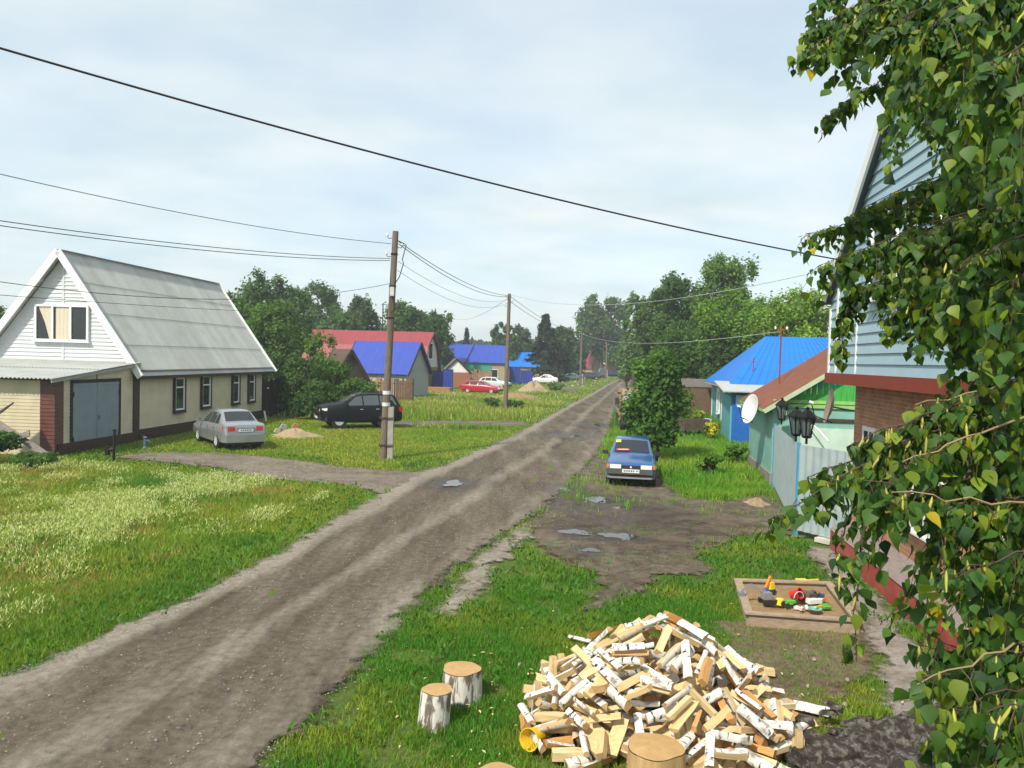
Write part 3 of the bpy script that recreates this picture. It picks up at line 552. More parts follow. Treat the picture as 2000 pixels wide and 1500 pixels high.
# ---------------------------------------------------------------- cars
def paint(name, c, metal=.0): return M(name, c, .28, metal, var=.05, scale=2, spec=.5, coat=.7, dirt=tuple(.8*x+.01 for x in c), dscale=3, damt=.35)
LAMPW = M('clear_lamp', (.75, .75, .72), .12, spec=.6, var=.08, scale=20); LAMPR = M('red_lamp', (.38, .015, .012), .15, spec=.6); LAMPO = M('amber_lamp', (.6, .2, .02), .2, spec=.6)
PLATE = M('plate_white', (.7, .7, .7), .4, var=.03); BLKP = M('black_plastic', (.025, .025, .026), .6); INK = M('plate_ink', (.03, .03, .03), .6)
def car(name, label, loc, rz, pm, st, wb, tr, wr, sides, ws, rw, group=None, bump_m=None, detail=2, lamps='hatch', arch_h=.0, gl=None):
    gl = gl or GLASS
    T = thing(name, label, 'car', loc, rz, group)
    def ring(s):
        x, w, zb, zl, wt, zt = s; gh_ = max(.0, min(1, (zt-zl)/.3)); h = zl-zb
        return [(0, zb), (w-.14, zb), (w-.03, zb+.07), (w-.005, zb+.3*h), (w, zb+.55*h), (w-.015, zb+.85*h), (w-.05, zl), (wt+.02, zt-.05*gh_-.005), (wt-.05, zt), (wt*.5, zt+.012), (0, zt+.018)]
    Rg = [ring(s) for s in st]; k = len(Rg[0]); m = MB(); vs = []
    for s, r in zip(st, Rg):
        full = [(s[0], y, z) for y, z in r]+[(s[0], -y, z) for y, z in r[-2:0:-1]]; vs += full
    nn = 2*k-2; fs = []
    for i in range(len(st)-1):
        for j in range(nn): fs.append((i*nn+j, i*nn+(j+1) % nn, (i+1)*nn+(j+1) % nn, (i+1)*nn+j))
    fs += [tuple(range(nn))[::-1], tuple((len(st)-1)*nn+j for j in range(nn))]
    m.add(vs, [f[::-1] for f in fs]); m.build('body', pm, T, True, 38)
    def at(x, j):
        for i in range(len(st)-1):
            a, b = st[i][0], st[i+1][0]
            if (a-x)*(b-x) <= 1e-9:
                t = (x-a)/(b-a) if a != b else 0; p, q = Rg[i][j], Rg[i+1][j]; return Vector((x, p[0]+(q[0]-p[0])*t, p[1]+(q[1]-p[1])*t))
        return Vector((x, *Rg[0 if abs(x-st[0][0]) < abs(x-st[-1][0]) else -1][j]))
    for sg in (1, -1):
        for (b0, b1, t0, t1) in sides:
            vs = []
            for (xb, xt) in ((b0, t0), (b1, t1)):
                for t in (.06, .94):
                    a, b = at(xb, 6), at(xt, 7); p = a.lerp(b, t); p.y = (p.y+.008)*sg; vs.append(p)
            g = MB(); g.add([vs[0], vs[1], vs[3], vs[2]], [(0, 1, 2, 3)]); g.build('side_window', gl, T)
    for nm, (x0, x1) in (('windshield', ws), ('rear_window', rw)):
        if x0 is None: continue
        q = []
        for t in (.06, .36, .66, .95):
            x = x0+(x1-x0)*t; sgn = 1 if nm == 'windshield' else -1
            for sy in (1, .5, 0, -.5, -1):
                p = at(x, 8 if abs(sy) == 1 else 9 if abs(sy) == .5 else 10); y = p.y*(1 if sy > 0 else -1) if sy else 0; y = y*.97
                q.append((p.x+.010*sgn, y, p.z+.010))
        g = MB(); g.add(q, [(r*5+c, r*5+c+1, r*5+c+6, r*5+c+5) for r in range(3) for c in range(4)]); g.build(nm, gl, T, True)
    xf, xr = st[0][0], st[-1][0]
    for x in (wb/2, -wb/2):
        for sg in (1, -1):
            yo = tr/2
            a = MB(); a.lathe([(0, yo*sg+.012*sg), (wr+.055, yo*sg+.012*sg), (wr+.055, (yo-.2)*sg)], (x+0, 0, wr), 'Y', 22); a.build('wheel_arch', BLKP, T)
            w = MB(); w.lathe([(wr*.6, sg*(yo-.17)), (wr*.95, sg*(yo-.17)), (wr, sg*(yo-.13)), (wr, sg*(yo-.01)), (wr*.95, sg*(yo+.022)), (wr*.66, sg*(yo+.026)), (wr*.64, sg*(yo+.01))], (x, 0, wr), 'Y', 24); wo = w.build('wheel', RUBBER, T, True)
            r = MB(); r.lathe([(wr*.65, sg*(yo+.024)), (wr*.58, sg*(yo+.024)), (wr*.56, sg*(yo+.014)), (0.001, sg*(yo+.014))], (x, 0, wr), 'Y', 20); r.mi = 0
            for q in range(6):
                an = q*math.pi/3; r.box((x+math.cos(an)*wr*.33, sg*(yo+.021), wr+math.sin(an)*wr*.33), (wr*.55, .014, wr*.16), (0, -an, 0))
            r.lathe([(wr*.15, sg*(yo+.014)), (wr*.13, sg*(yo+.032)), (.001, sg*(yo+.032))], (x, 0, wr), 'Y', 10); r.build('rim', CHROME, wo)
    return T, at, xf, xr
def part(T, name, mat, fn, smooth=False): m = MB(); fn(m); return m.build(name, mat, T, smooth)
def platebits(T, x, z, sg, w=.52, y=0):
    o = part(T, 'number_plate', PLATE, lambda m: m.bx((x, y-w/2, z-.056), (x+.012*sg, y+w/2, z+.056)))
def mirrors(T, at, x, mat):
    for sg in (1, -1):
        p = at(x, 6); part(T, 'mirror', mat, lambda m: (m.box((p.x, sg*(p.y+.13), p.z+.07), (.09, .17, .13), (0, 0, sg*.2)), m.bar((p.x, sg*(p.y-.01), p.z+.03), (p.x, sg*(p.y+.07), p.z+.05), .04, .03)))
def handles(T, at, xs, mat):
    for x in xs:
        for sg in (1, -1):
            p = at(x, 5); part(T, 'door_handle', mat, lambda m: m.bx((x-.09, sg*(p.y), p.z-.05), (x+.09, sg*(p.y+.022), p.z-.02)))
def seams(T, at, xs):
    for x in xs:
        for sg in (1, -1):
            part(T, 'door_seam', BLKP, lambda m: [m.bar((x, sg*(at(x, i).y+.002), at(x, i).z), (x, sg*(at(x, i+1).y+.002), at(x, i+1).z), .012, .004) for i in range(3, 6)])
def blue_car():
    st = [(2.0, .70, .34, .62, .64, .70), (1.96, .76, .30, .66, .68, .745), (1.8, .785, .25, .72, .69, .79), (1.3, .80, .20, .80, .68, .86), (.78, .80, .18, .86, .66, .925), (.68, .80, .18, .87, .66, .95), (.05, .80, .18, .885, .575, 1.33), (-.2, .80, .18, .89, .56, 1.375), (-.8, .80, .18, .89, .56, 1.385), (-1.25, .795, .2, .89, .56, 1.345), (-1.82, .78, .25, .88, .60, .95), (-1.95, .76, .3, .82, .62, .86), (-2.0, .73, .4, .7, .6, .72)]
    pm = paint('blue_paint', (.018, .085, .25), .05); p = G(1232, 950); T, at, xf, xr = car('parked_car', 'faded blue hatchback with a red strip in its windscreen parked by the shrub', (p.x+.27, p.y+1.72, -.01), R(-90-9.4), pm, st, 2.46, 1.54, .285, [(.52, -.28, .10, -.2), (-.34, -1.0, -.30, -.95), (-1.06, -1.62, -1.02, -1.2)], (.68, .05), (-1.82, -1.25))
    GREYP = M('grey_bumper', (.075, .075, .075), .7, var=.2)
    part(T, 'bumper', GREYP, lambda m: (m.prism([(1.9, -.77, .44), (2.05, -.70, .44), (2.09, 0, .44), (2.05, .70, .44), (1.9, .77, .44)], (0, 0, .17)), m.prism([(1.6, -.80, .44), (1.9, -.77, .44), (1.9, .77, .44), (1.6, .80, .44)], (0, 0, .13))))
    part(T, 'valance', M('valance_grey', (.22, .23, .24), .6), lambda m: m.prism([(1.85, -.76, .30), (2.03, -.66, .30), (2.05, 0, .30), (2.03, .66, .30), (1.85, .76, .30)], (0, 0, .06)))
    part(T, 'air_intake', DARK, lambda m: m.prism([(1.85, -.74, .36), (2.035, -.64, .36), (2.055, 0, .36), (2.035, .64, .36), (1.85, .74, .36)], (0, 0, .08)))
    g = part(T, 'grille', BLKP, lambda m: m.bx((1.92, -.30, .61), (2.02, .30, .715)))
    part(g, 'emblem', PVC, lambda m: m.add([(2.026, -.035, .665), (2.026, 0, .705), (2.026, .035, .665), (2.026, 0, .625)], [(0, 1, 2, 3)]))
    for sg in (1, -1):
        part(T, 'headlight', LAMPW, lambda m: m.bx((1.90, sg*.31, .61), (2.01, sg*.66, .735))); part(T, 'indicator_lamp', LAMPO, lambda m: m.bx((1.86, sg*.66, .605), (1.97, sg*.765, .73)))
        part(T, 'tail_lamp', LAMPR, lambda m: m.bx((-2.02, sg*.45, .62), (-1.9, sg*.76, .80)))
    pl = part(T, 'number_plate', PLATE, lambda m: m.bx((2.085, -.27, .495), (2.10, .27, .605)))
    split(pl, 'plate_marking', INK, [lambda m, i=i: m.bx((2.1005, -.22+.058*i, .525), (2.103, -.22+.058*i+.034, .578)) for i in range(6)]+[lambda m, i=i: m.bx((2.1005, .165+.045*i, .54), (2.103, .165+.045*i+.026, .58)) for i in range(2)])
    mirrors(T, at, .5, BLKP); seams(T, at, (.56, -.32, -1.04)); handles(T, at, (-.2, -.95), BLKP)
    # windscreen strip and sticker on the glass
    def onglass(y0, y1, t0, t1, nm, mt, off=.016):
        def q(y, t):
            x = .68+(.05-.68)*t; pp = at(x, 10); e = at(x, 8); f = min(1, abs(y)/e.y); return (x+.01+off, y, pp.z*(1-f*f)+e.z*f*f+.01+off)
        n = 6; vs = []
        for i in range(n+1):
            y = y0+(y1-y0)*i/n; vs += [q(y, t0), q(y, t1)]
        m = MB(); m.add(vs, [(2*i, 2*i+1, 2*i+3, 2*i+2) for i in range(n)]); return m.build(nm, mt, T)
    s = onglass(-.08, -.50, .12, .25, 'windscreen_sign', M('sign_red', (.62, .07, .03), .5, var=.05))
    for i in range(6): onglass(-.13-.055*i, -.13-.055*i-.033, .16, .21, 'sign_marking', PVC, .020)
    onglass(-.37, -.53, .74, .93, 'sticker', M('sticker_yellow', (.75, .70, .05), .5, var=.05))
    part(T, 'dashboard', BLKP, lambda m: m.bx((.35, -.6, .8), (.6, .6, .86)))
    m = MB()
    for sg in (1, -1): m.bar((.63, .15*sg-.1, .985), (.42, .15*sg+.36, 1.10), .02, .015)
    m.build('wiper', BLKP, T)
blue_car()
def silver_sedan():
    st = [(2.2, .72, .32, .58, .62, .66), (2.1, .80, .25, .66, .68, .74), (1.6, .83, .2, .78, .70, .86), (1.0, .845, .18, .86, .68, .94), (.9, .845, .18, .87, .68, .96), (.15, .845, .18, .90, .56, 1.36), (-.1, .845, .18, .905, .55, 1.42), (-.7, .845, .18, .915, .55, 1.43), (-1.05, .845, .2, .92, .55, 1.38), (-1.62, .83, .22, .93, .64, 1.03), (-1.72, .825, .22, .93, .68, 1.015), (-2.05, .80, .24, .92, .70, .99), (-2.18, .77, .26, .86, .70, .93), (-2.24, .73, .34, .6, .68, .64)]
    pm = paint('silver_paint', (.34, .36, .37), .5); r = G(475, 872)
    T, at, xf, xr = car('parked_car', 'silver sedan seen from behind, parked on the lawn by the cream house', (-12.15, 32.9, 0), R(127), pm, st, 2.53, 1.62, .30, [(.72, -.12, .2, -.08), (-.2, -.92, -.16, -.85), (-.98, -1.42, -.92, -1.12)], (.9, .15), (-1.62, -1.05))
    for sg in (1, -1):
        part(T, 'tail_lamp', LAMPR, lambda m: m.prism([(-2.12, sg*.40, .72), (-2.235, sg*.40, .72), (-2.225, sg*.66, .72), (-2.0, sg*.81, .72)], (.03, 0, .17))); part(T, 'headlight', LAMPW, lambda m: m.bx((2.05, sg*.45, .56), (2.17, sg*.74, .68)))
    part(T, 'bumper', pm, lambda m: m.prism([(-2.0, -.83, .30), (-2.27, -.72, .30), (-2.31, 0, .30), (-2.27, .72, .30), (-2.0, .83, .30)], (0, 0, .28)))
    part(T, 'bumper_skirt', BLKP, lambda m: m.bx((-2.2, -.7, .2), (-1.9, .7, .3)))
    pl = part(T, 'number_plate', PLATE, lambda m: m.bx((-2.256, -.27, .70), (-2.22, .27, .81))); split(pl, 'plate_marking', INK, [lambda m, i=i: m.bx((-2.26, -.2+.07*i, .735), (-2.2565, -.2+.07*i+.04, .78)) for i in range(6)])
    part(T, 'trunk_lip', M('plate_chrome', (.6, .6, .6), .2, .8), lambda m: m.bx((-2.262, -.34, .825), (-2.21, .34, .85)))
    T.scale = (1.07,)*3; mirrors(T, at, .7, pm); handles(T, at, (-.05, -.85), pm); seams(T, at, (.8, -.16, -.98))
silver_sedan()
def black_suv():
    st = [(2.33, .76, .42, .86, .68, .93), (2.26, .84, .34, .93, .72, 1.02), (1.9, .90, .28, 1.02, .76, 1.10), (1.25, .92, .26, 1.06, .74, 1.18), (1.12, .92, .26, 1.07, .74, 1.21), (.32, .92, .26, 1.07, .64, 1.60), (.05, .92, .26, 1.075, .62, 1.66), (-.9, .92, .26, 1.09, .62, 1.68), (-1.7, .92, .28, 1.11, .62, 1.65), (-1.92, .91, .29, 1.11, .63, 1.58), (-2.22, .89, .33, 1.09, .72, 1.13), (-2.3, .86, .36, 1.0, .74, 1.05), (-2.33, .8, .44, .8, .7, .86)]
    pm = M('black_paint', (.006, .006, .008), .38, spec=.25, dirt=(.02, .018, .015), damt=.3); p = G(690, 838)
    T, at, xf, xr = car('parked_car', 'black off-road car on the lawn behind the nearest utility pole', (-8.35, 42.0, .04), R(180+25), pm, st, 2.62, 1.70, .39, [(.98, .0, .36, .04), (-.08, -.95, -.04, -.9), (-1.02, -2.0, -.98, -1.72)], (1.12, .32), (-2.22, -1.92), gl=glass('reflect_tint_glass', (.07, .085, .09), .05))  # window glass base colour lightened to blue-grey, painting in the pale reflections
    for sg in (1, -1):
        part(T, 'headlight', LAMPW, lambda m: m.prism([(2.27, sg*.45, .80), (2.34, sg*.45, .80), (2.27, sg*.80, .82), (2.0, sg*.90, .86)], (0, 0, .13))); part(T, 'tail_lamp', LAMPR, lambda m: m.bx((-2.32, sg*.72, .8), (-2.1, sg*.89, 1.05)))
        part(T, 'roof_rail', METAL, lambda m: m.tube([(.1, sg*.6, 1.66), (.0, sg*.6, 1.72), (-1.5, sg*.6, 1.73), (-1.6, sg*.6, 1.66)], .02)); 
    part(T, 'grille', BLKP, lambda m: m.bx((2.2, -.42, .72), (2.36, .42, .86))); part(T, 'bumper', BLKP, lambda m: m.prism([(2.0, -.9, .36), (2.33, -.76, .36), (2.42, 0, .36), (2.33, .76, .36), (2.0, .9, .36)], (0, 0, .2)))
    T.scale = (.95, 1.03, 1.10); platebits(T, 2.41, .5, 1); mirrors(T, at, .92, pm); handles(T, at, (.08, -.85), CHROME); seams(T, at, (1.05, -.03, -1.0))
black_suv()
def far_cars():
    SED = lambda k, h: [(2.2*k, .72, .32, .58*h, .62, .66*h), (2.1*k, .80, .25, .66*h, .68, .74*h), (1.6*k, .83, .2, .78*h, .70, .86*h), (.9*k, .845, .18, .87*h, .68, .96*h), (.15*k, .845, .18, .90*h, .56, 1.36*h), (-.1*k, .845, .18, .905*h, .55, 1.42*h), (-.7*k, .845, .18, .915*h, .55, 1.43*h), (-1.05*k, .845, .2, .92*h, .55, 1.38*h), (-1.62*k, .83, .22, .93*h, .64, 1.05*h), (-2.18*k, .77, .26, .86*h, .70, .95*h), (-2.24*k, .73, .34, .6*h, .68, .66*h)]
    HAT = lambda k, h: [(2.2*k, .72, .32, .58*h, .62, .66*h), (2.1*k, .80, .25, .66*h, .68, .74*h), (1.6*k, .83, .2, .78*h, .70, .86*h), (1.0*k, .845, .18, .87*h, .68, .96*h), (.3*k, .845, .18, .90*h, .56, 1.34*h), (0*k, .845, .18, .905*h, .55, 1.40*h), (-1.2*k, .845, .2, .92*h, .55, 1.40*h), (-1.7*k, .83, .22, .93*h, .58, 1.3*h), (-2.1*k, .8, .26, .93*h, .66, .97*h), (-2.2*k, .73, .34, .6*h, .68, .66*h)]
    def mk(label, px, py, rz, pm, st, k, hat=False, dz=0, nm='parked_car'):
        p = G(px, py); rw = (-2.1*k, -1.7*k) if hat else (-1.62*k, -1.05*k); ws = (1.0*k, .3*k) if hat else (.9*k, .15*k)
        sd = [(.75*k, -.2*k, .28*k, -.15*k), (-.28*k, -1.1*k, -.25*k, -1.05*k)]+([(-1.18*k, -1.75*k, -1.12*k, -1.5*k)] if hat else [])
        T, at, xf, xr = car(nm, label, (p.x, p.y, dz), rz, pm, st, 2.6*k, 1.62, .31, sd, ws, rw)
        for sg in (1, -1):
            part(T, 'headlight', LAMPW, lambda m: m.bx((2.02*k, sg*.45, .56), (2.17*k, sg*.74, .68))); part(T, 'tail_lamp', LAMPR, lambda m: m.bx((-2.24*k, sg*.5, .6), (-2.1*k, sg*.77, .82)))
        part(T, 'bumper', BLKP, lambda m: m.bx((2.1*k, -.7, .3), (2.24*k, .7, .48))); return T
    mk('red estate car parked beside the blue sheet gates', 940, 768, R(-14), paint('red_paint', (.42, .012, .025)), HAT(1.0, 1.0), 1.05, True)
    mk('white hatchback half hidden behind the red estate car', 966, 757, R(-20), paint('white_car_paint', (.6, .63, .62)), HAT(1.0, 1.0), 1.0, True)
    mk('white sedan parked below the tall spruce', 1062, 749, R(186), paint('clean_white_paint', (.8, .8, .8)), SED(1.0, 1.05), 1.05)
    mk('pale teal sedan far along the street in front of the dark bushes', 1112, 743, R(185), paint('teal_paint', (.28, .42, .38)), SED(1.0, 1.0), 1.0)
    mk('dark hatchback far along the street beside the last pole', 1150, 741, R(200), paint('charcoal_paint', (.03, .035, .04)), HAT(1, 1.1), 1.0, True)
far_cars()
def far_truck():
    p = G(1185, 738); T = thing('flatbed_truck', 'small dark blue flatbed truck parked at the far end of the street', 'truck', (p.x, p.y-8, 0), R(184))
    part(T, 'cargo_bed', M('bed_blue', (.03, .05, .09), .5), lambda m: (m.bx((-3.2, -1.1, .95), (.9, 1.1, 1.1)), m.bx((-3.2, -1.14, 1.1), (.9, -1.08, 1.9)), m.bx((-3.2, 1.08, 1.1), (.9, 1.14, 1.9)), m.bx((-3.2, -1.08, 1.1), (-3.13, 1.08, 1.9)), m.bx((.83, -1.08, 1.1), (.9, 1.08, 1.95))))
    c = part(T, 'cab', M('cab_grey', (.09, .11, .12), .5), lambda m: m.prism([(1.0, -1, .7), (2.9, -1, .7), (2.9, -1, 1.4), (2.55, -1, 2.3), (1.0, -1, 2.35)], (0, 2, 0)))
    part(c, 'windshield', GLASS, lambda m: m.add([(2.91, -.85, 1.45), (2.91, .85, 1.45), (2.60, .8, 2.22), (2.60, -.8, 2.22)], [(0, 1, 2, 3)])); part(c, 'side_window', GLASS, lambda m: m.bx((1.4, -1.01, 1.5), (2.5, -1.0, 2.1)))
    for x in (-2.3, 2.0):
        for y in (-.9, .9): part(T, 'wheel', RUBBER, lambda m: m.cyl((x, y-.12, .42), (x, y+.12, .42), .42))
    part(T, 'chassis', BLKP, lambda m: m.bx((-3.1, -.4, .6), (2.6, .4, .9)))
far_truck()
# ---------------------------------------------------------------- poles and wires
def pole(px, py, H_, lean, label, stub=True, extras=False, r=.12, dx=0):
    p = G(px, py); T = thing('utility_pole', label, 'utility pole', (p.x+dx, p.y, 0), 0)
    top = Vector((lean*H_, 0, H_)); part(T, 'post', POLEW, lambda m: m.tube([(0, 0, -.2), top*.5+Vector((.01, 0, 0)), top], [r*1.15, r, r*.85], 12), True)
    if stub:
        part(T, 'concrete_stub', CONC, lambda m: m.box((r+.12+.02, -.0, .95), (.21, .19, 2.1)))
        for z in (.5, 1.55): part(T, 'wire_binding', METAL, lambda m: [m.tube([(-.15, -.17, z+q), (.37, -.13, z+q), (.37, .13, z+q), (-.15, .16, z+q), (-.15, -.17, z+q)], .014) for q in (0, .04)])
    for k, z in enumerate((H_-.25, H_-.6, H_-.95)):
        s = 1 if k % 2 else -1; b = top*(z/H_)
        i = part(T, 'insulator', PVC, lambda m: m.lathe([(.02, 0), (.045, .02), (.05, .07), (.03, .12), (.035, .15), (0.001, .16)], b+Vector((s*(r+.16), 0, .05)), 'Z', 10)); part(i, 'hook', METAL, lambda m: m.tube([b, b+Vector((s*(r+.12), 0, -.03)), b+Vector((s*(r+.16), 0, .05))], .014))
    if extras:
        for z in (2.1, 2.55): part(T, 'painted_band', M('band_white', (.62, .62, .6), .8, var=.2, scale=12), lambda m: m.lathe([(r*1.16, -.07), (r*1.16, .07)], top*(z/H_)+Vector((.004, 0, 0)), 'Z', 14))
        bx = part(T, 'junction_box', M('box_grey', (.5, .5, .48), .5), lambda m: m.box(top*.735+Vector((.03, -r-.08, 0)), (.15, .12, .34)))
        part(T, 'cable_loop', METAL, lambda m: (m.tube([top*.96+Vector((.1, -.05, 0)), top*.93+Vector((.45, -.05, .1)), top*.90+Vector((.32, -.06, -.2)), top*.86+Vector((.38, -.05, 0)), top*.80+Vector((.25, -.06, 0)), top*.77+Vector((.1, -.1, 0))], .018), m.tube([top*.72+Vector((.06, -.2, 0)), top*.66+Vector((.16, -.15, 0)), top*.64+Vector((0, -.12, 0))], .014)))
        part(T, 'clamp', METAL, lambda m: [m.lathe([(r*1.05, -.03), (r*1.05, .03)], top*f, 'Z', 12) for f in (.62, .76, .9)])
    return T, Vector(T.location), top
T1, B1, tp1 = pole(748, 895, 8.75, .034, 'tall weathered wooden pole with white painted bands and a concrete stub on the lawn', extras=True, r=.135)
T2, B2, tp2 = pole(987, 800, 9.0, .008, 'second wooden pole along the street, standing in tall weeds', stub=False, r=.15)
T3, B3, tp3 = pole(1133, 757, 8.3, 0, 'third wooden pole along the street with a short pale stub, beside the road', r=.14)
T4, B4, tp4 = pole(1183, 741, 8.0, 0, 'farthest wooden pole, in front of the dark flatbed truck', r=.15)
WIRE = M('wire_black', (.012, .012, .014), .6); WIREW = M('wire_pale', (.42, .42, .40), .6)
def wire(a, b, sag, rad, label, mat=WIRE, n=24, name='power_line', mid=None):
    a, b = Vector(a), Vector(b); pts = [a.lerp(b, t/n)-Vector((0, 0, 4*sag*(t/n)*(1-t/n))) for t in range(n+1)]; m = MB(); m.tube(pts, rad, 5); return tag(m.build(name, mat, None, True, 60), label, 'power line')
ctr = Vector((1.35, 2.9, 0))
# thick service cable across the picture
wire(P(-600, -85, 7.2), P(1760, 528, 16.2), .28, .014, 'thick black service cable crossing the whole sky from upper left to the birch', n=40)
top1 = B1+tp1
wire(P(-500, 215, 14), P(764, 476, B1.y), .35, .010, 'thin wire from the left edge to the very top of the nearest pole')
wire(P(-500, 352, 14), P(763, 505, B1.y), .30, .011, 'wire from the left edge to the nearest pole, upper one of the close pair')
wire(P(-500, 362, 14), P(762, 509, B1.y), .33, .011, 'wire from the left edge to the nearest pole, lower one of the close pair')
wire(P(-300, 500, 16), P(766, 553, B1.y), .75, .009, 'wire crossing the slate roof high up towards the nearest pole')
wire(P(-200, 560, 17), P(640, 612, 40), .12, .008, 'wire crossing the slate roof just above the attic window')
for k, (za, zb, lb, rd) in enumerate(((.955, .985, 'uppermost wire strung between the two nearest poles', .016), (.945, .975, 'second wire from the top between the two nearest poles', .016), (.87, .95, 'pale third wire between the two nearest poles', .008), (.83, .92, 'lowest wire strung between the two nearest poles', .008))):
    wire(B1+tp1*za+Vector((.15, 0, 0)), B2+tp2*zb+Vector((-.1, 0, 0)), .45+.12*k, rd, lb)
for k, (za, lb) in enumerate(((.985, 'upper wire from the second pole to the third pole'), (.94, 'lower wire from the second pole to the third pole'))): wire(B2+tp2*za, B3+tp3*(za-.01), .7, .018, lb)
wire(B3+tp3*.97, B4+tp4*.97, .6, .02, 'wire running on from the third pole to the farthest pole')
wire(B2+tp2*.995, P(1640, 521, 24), 1.0, .012, 'pale service drop from the second pole to the near brick house', WIREW)
wire(B3+tp3*.95, P(1522, 648, 33), .9, .016, 'pale service drop from the third pole to the mast on the brown roof', WIREW)
wire(B2+tp2*.97, P(885, 622, 125), .8, .014, 'thin drop from the second pole to the far blue roofed house')
# ---------------------------------------------------------------- houses along the left side of the street, far back
def gable_house(name, label, cat, c, rz, L, Wd, ze, zr, roofm, wallm, gabm=None, gambrel=None, ov=.35, win=(), wallh=None, corr=True, gwin=None, extra=None):
    """ridge along local x, centred; end x=+L/2 is the show gable"""
    T = thing(name, label, cat, c, rz); hw = Wd/2; gabm = gabm or wallm
    part(T, 'wall', wallm, lambda m: (m.bx((-L/2, -hw, -.2), (L/2, hw, ze)),))
    prof = [(-hw, ze), (-hw*.72, ze+(zr-ze)*.58), (0, zr), (hw*.72, ze+(zr-ze)*.58), (hw, ze)] if gambrel else [(-hw, ze), (0, zr), (hw, ze)]
    for sx in (1, -1): part(T, 'gable', gabm, lambda m: m.prism([(sx*L/2, y, z-.06) for y, z in prof][::-sx], (-.1*sx, 0, 0)))
    m = MB(); ex = [(-hw-ov, ze-ov*(prof[1][1]-ze)/(prof[1][0]+hw))]+prof[1:-1]+[(hw+ov, ze-ov*(prof[1][1]-ze)/(prof[1][0]+hw))]
    for (y0, z0), (y1, z1) in zip(ex[:-1], ex[1:]): m.corr((-L/2-ov, y0, z0+.03), Vector((L+2*ov, 0, 0)), Vector((0, y1-y0, z1-z0)), .3, .02, n=4)
    m.build('roof', roofm, T, True, 70)
    for sx in (1, -1):
        for hf in (ex[:len(ex)//2+1], ex[len(ex)//2:]):
            m = MB()
            for (y0, z0), (y1, z1) in zip(hf[:-1], hf[1:]): m.bar((sx*(L/2+ov), y0, z0-.05), (sx*(L/2+ov), y1, z1-.05), .05, .22)
            m.build('rake_board', BROWN, T)
    for (x, z, w, h) in win: pane_bars(T, (x, -hw, z), (1, 0, 0), (0, -1, 0), w, h, PVC, 'window', .08, .06, 2)
    if gwin: pane_bars(T, (L/2, gwin[0], gwin[1]), (0, 1, 0), (1, 0, 0), gwin[2], gwin[3], PVC, 'window', .12, .06, 2)
    return T
RBLUE = M('blue_roof_sheet', (.03, .065, .36), .45, var=.12, scale=1.2, stretch=(6, .3, .3)); RBLUE2 = M('bright_blue_roof', (.005, .16, .60), .45, var=.10, scale=1.0, stretch=(5, .4, .4)); RRED = M('red_roof_sheet', (.27, .045, .052), .5, var=.12, scale=1.2, stretch=(6, .3, .3))
GREYW = M('grey_plank_wall', (.36, .37, .36), .8, var=.12, stretch=(8, 8, 1)); LOGW = M('log_wall', (.22, .12, .06), .8, var=.3, stretch=(1, 1, 9)); DARKW = M('dark_old_wood', (.055, .042, .033), .9, var=.4, stretch=(9, 9, 1)); RUST = M('rusty_sheet', (.10, .07, .05), .8, var=.35, dirt=(.09, .05, .035)); ORW = M('orange_wood', (.42, .21, .085), .8, var=.3, stretch=(9, 9, 1)); BLUEG = M('blue_gate_paint', (.02, .05, .28), .5, var=.15); GREENW = M('teal_green_wall', (.03, .30, .22), .6, var=.1); BRICK = M('plain_brick', (.34, .14, .075), .85, var=.2, scale=20); CLAY = M('clay_wall', (.38, .29, .19), .9, var=.2)
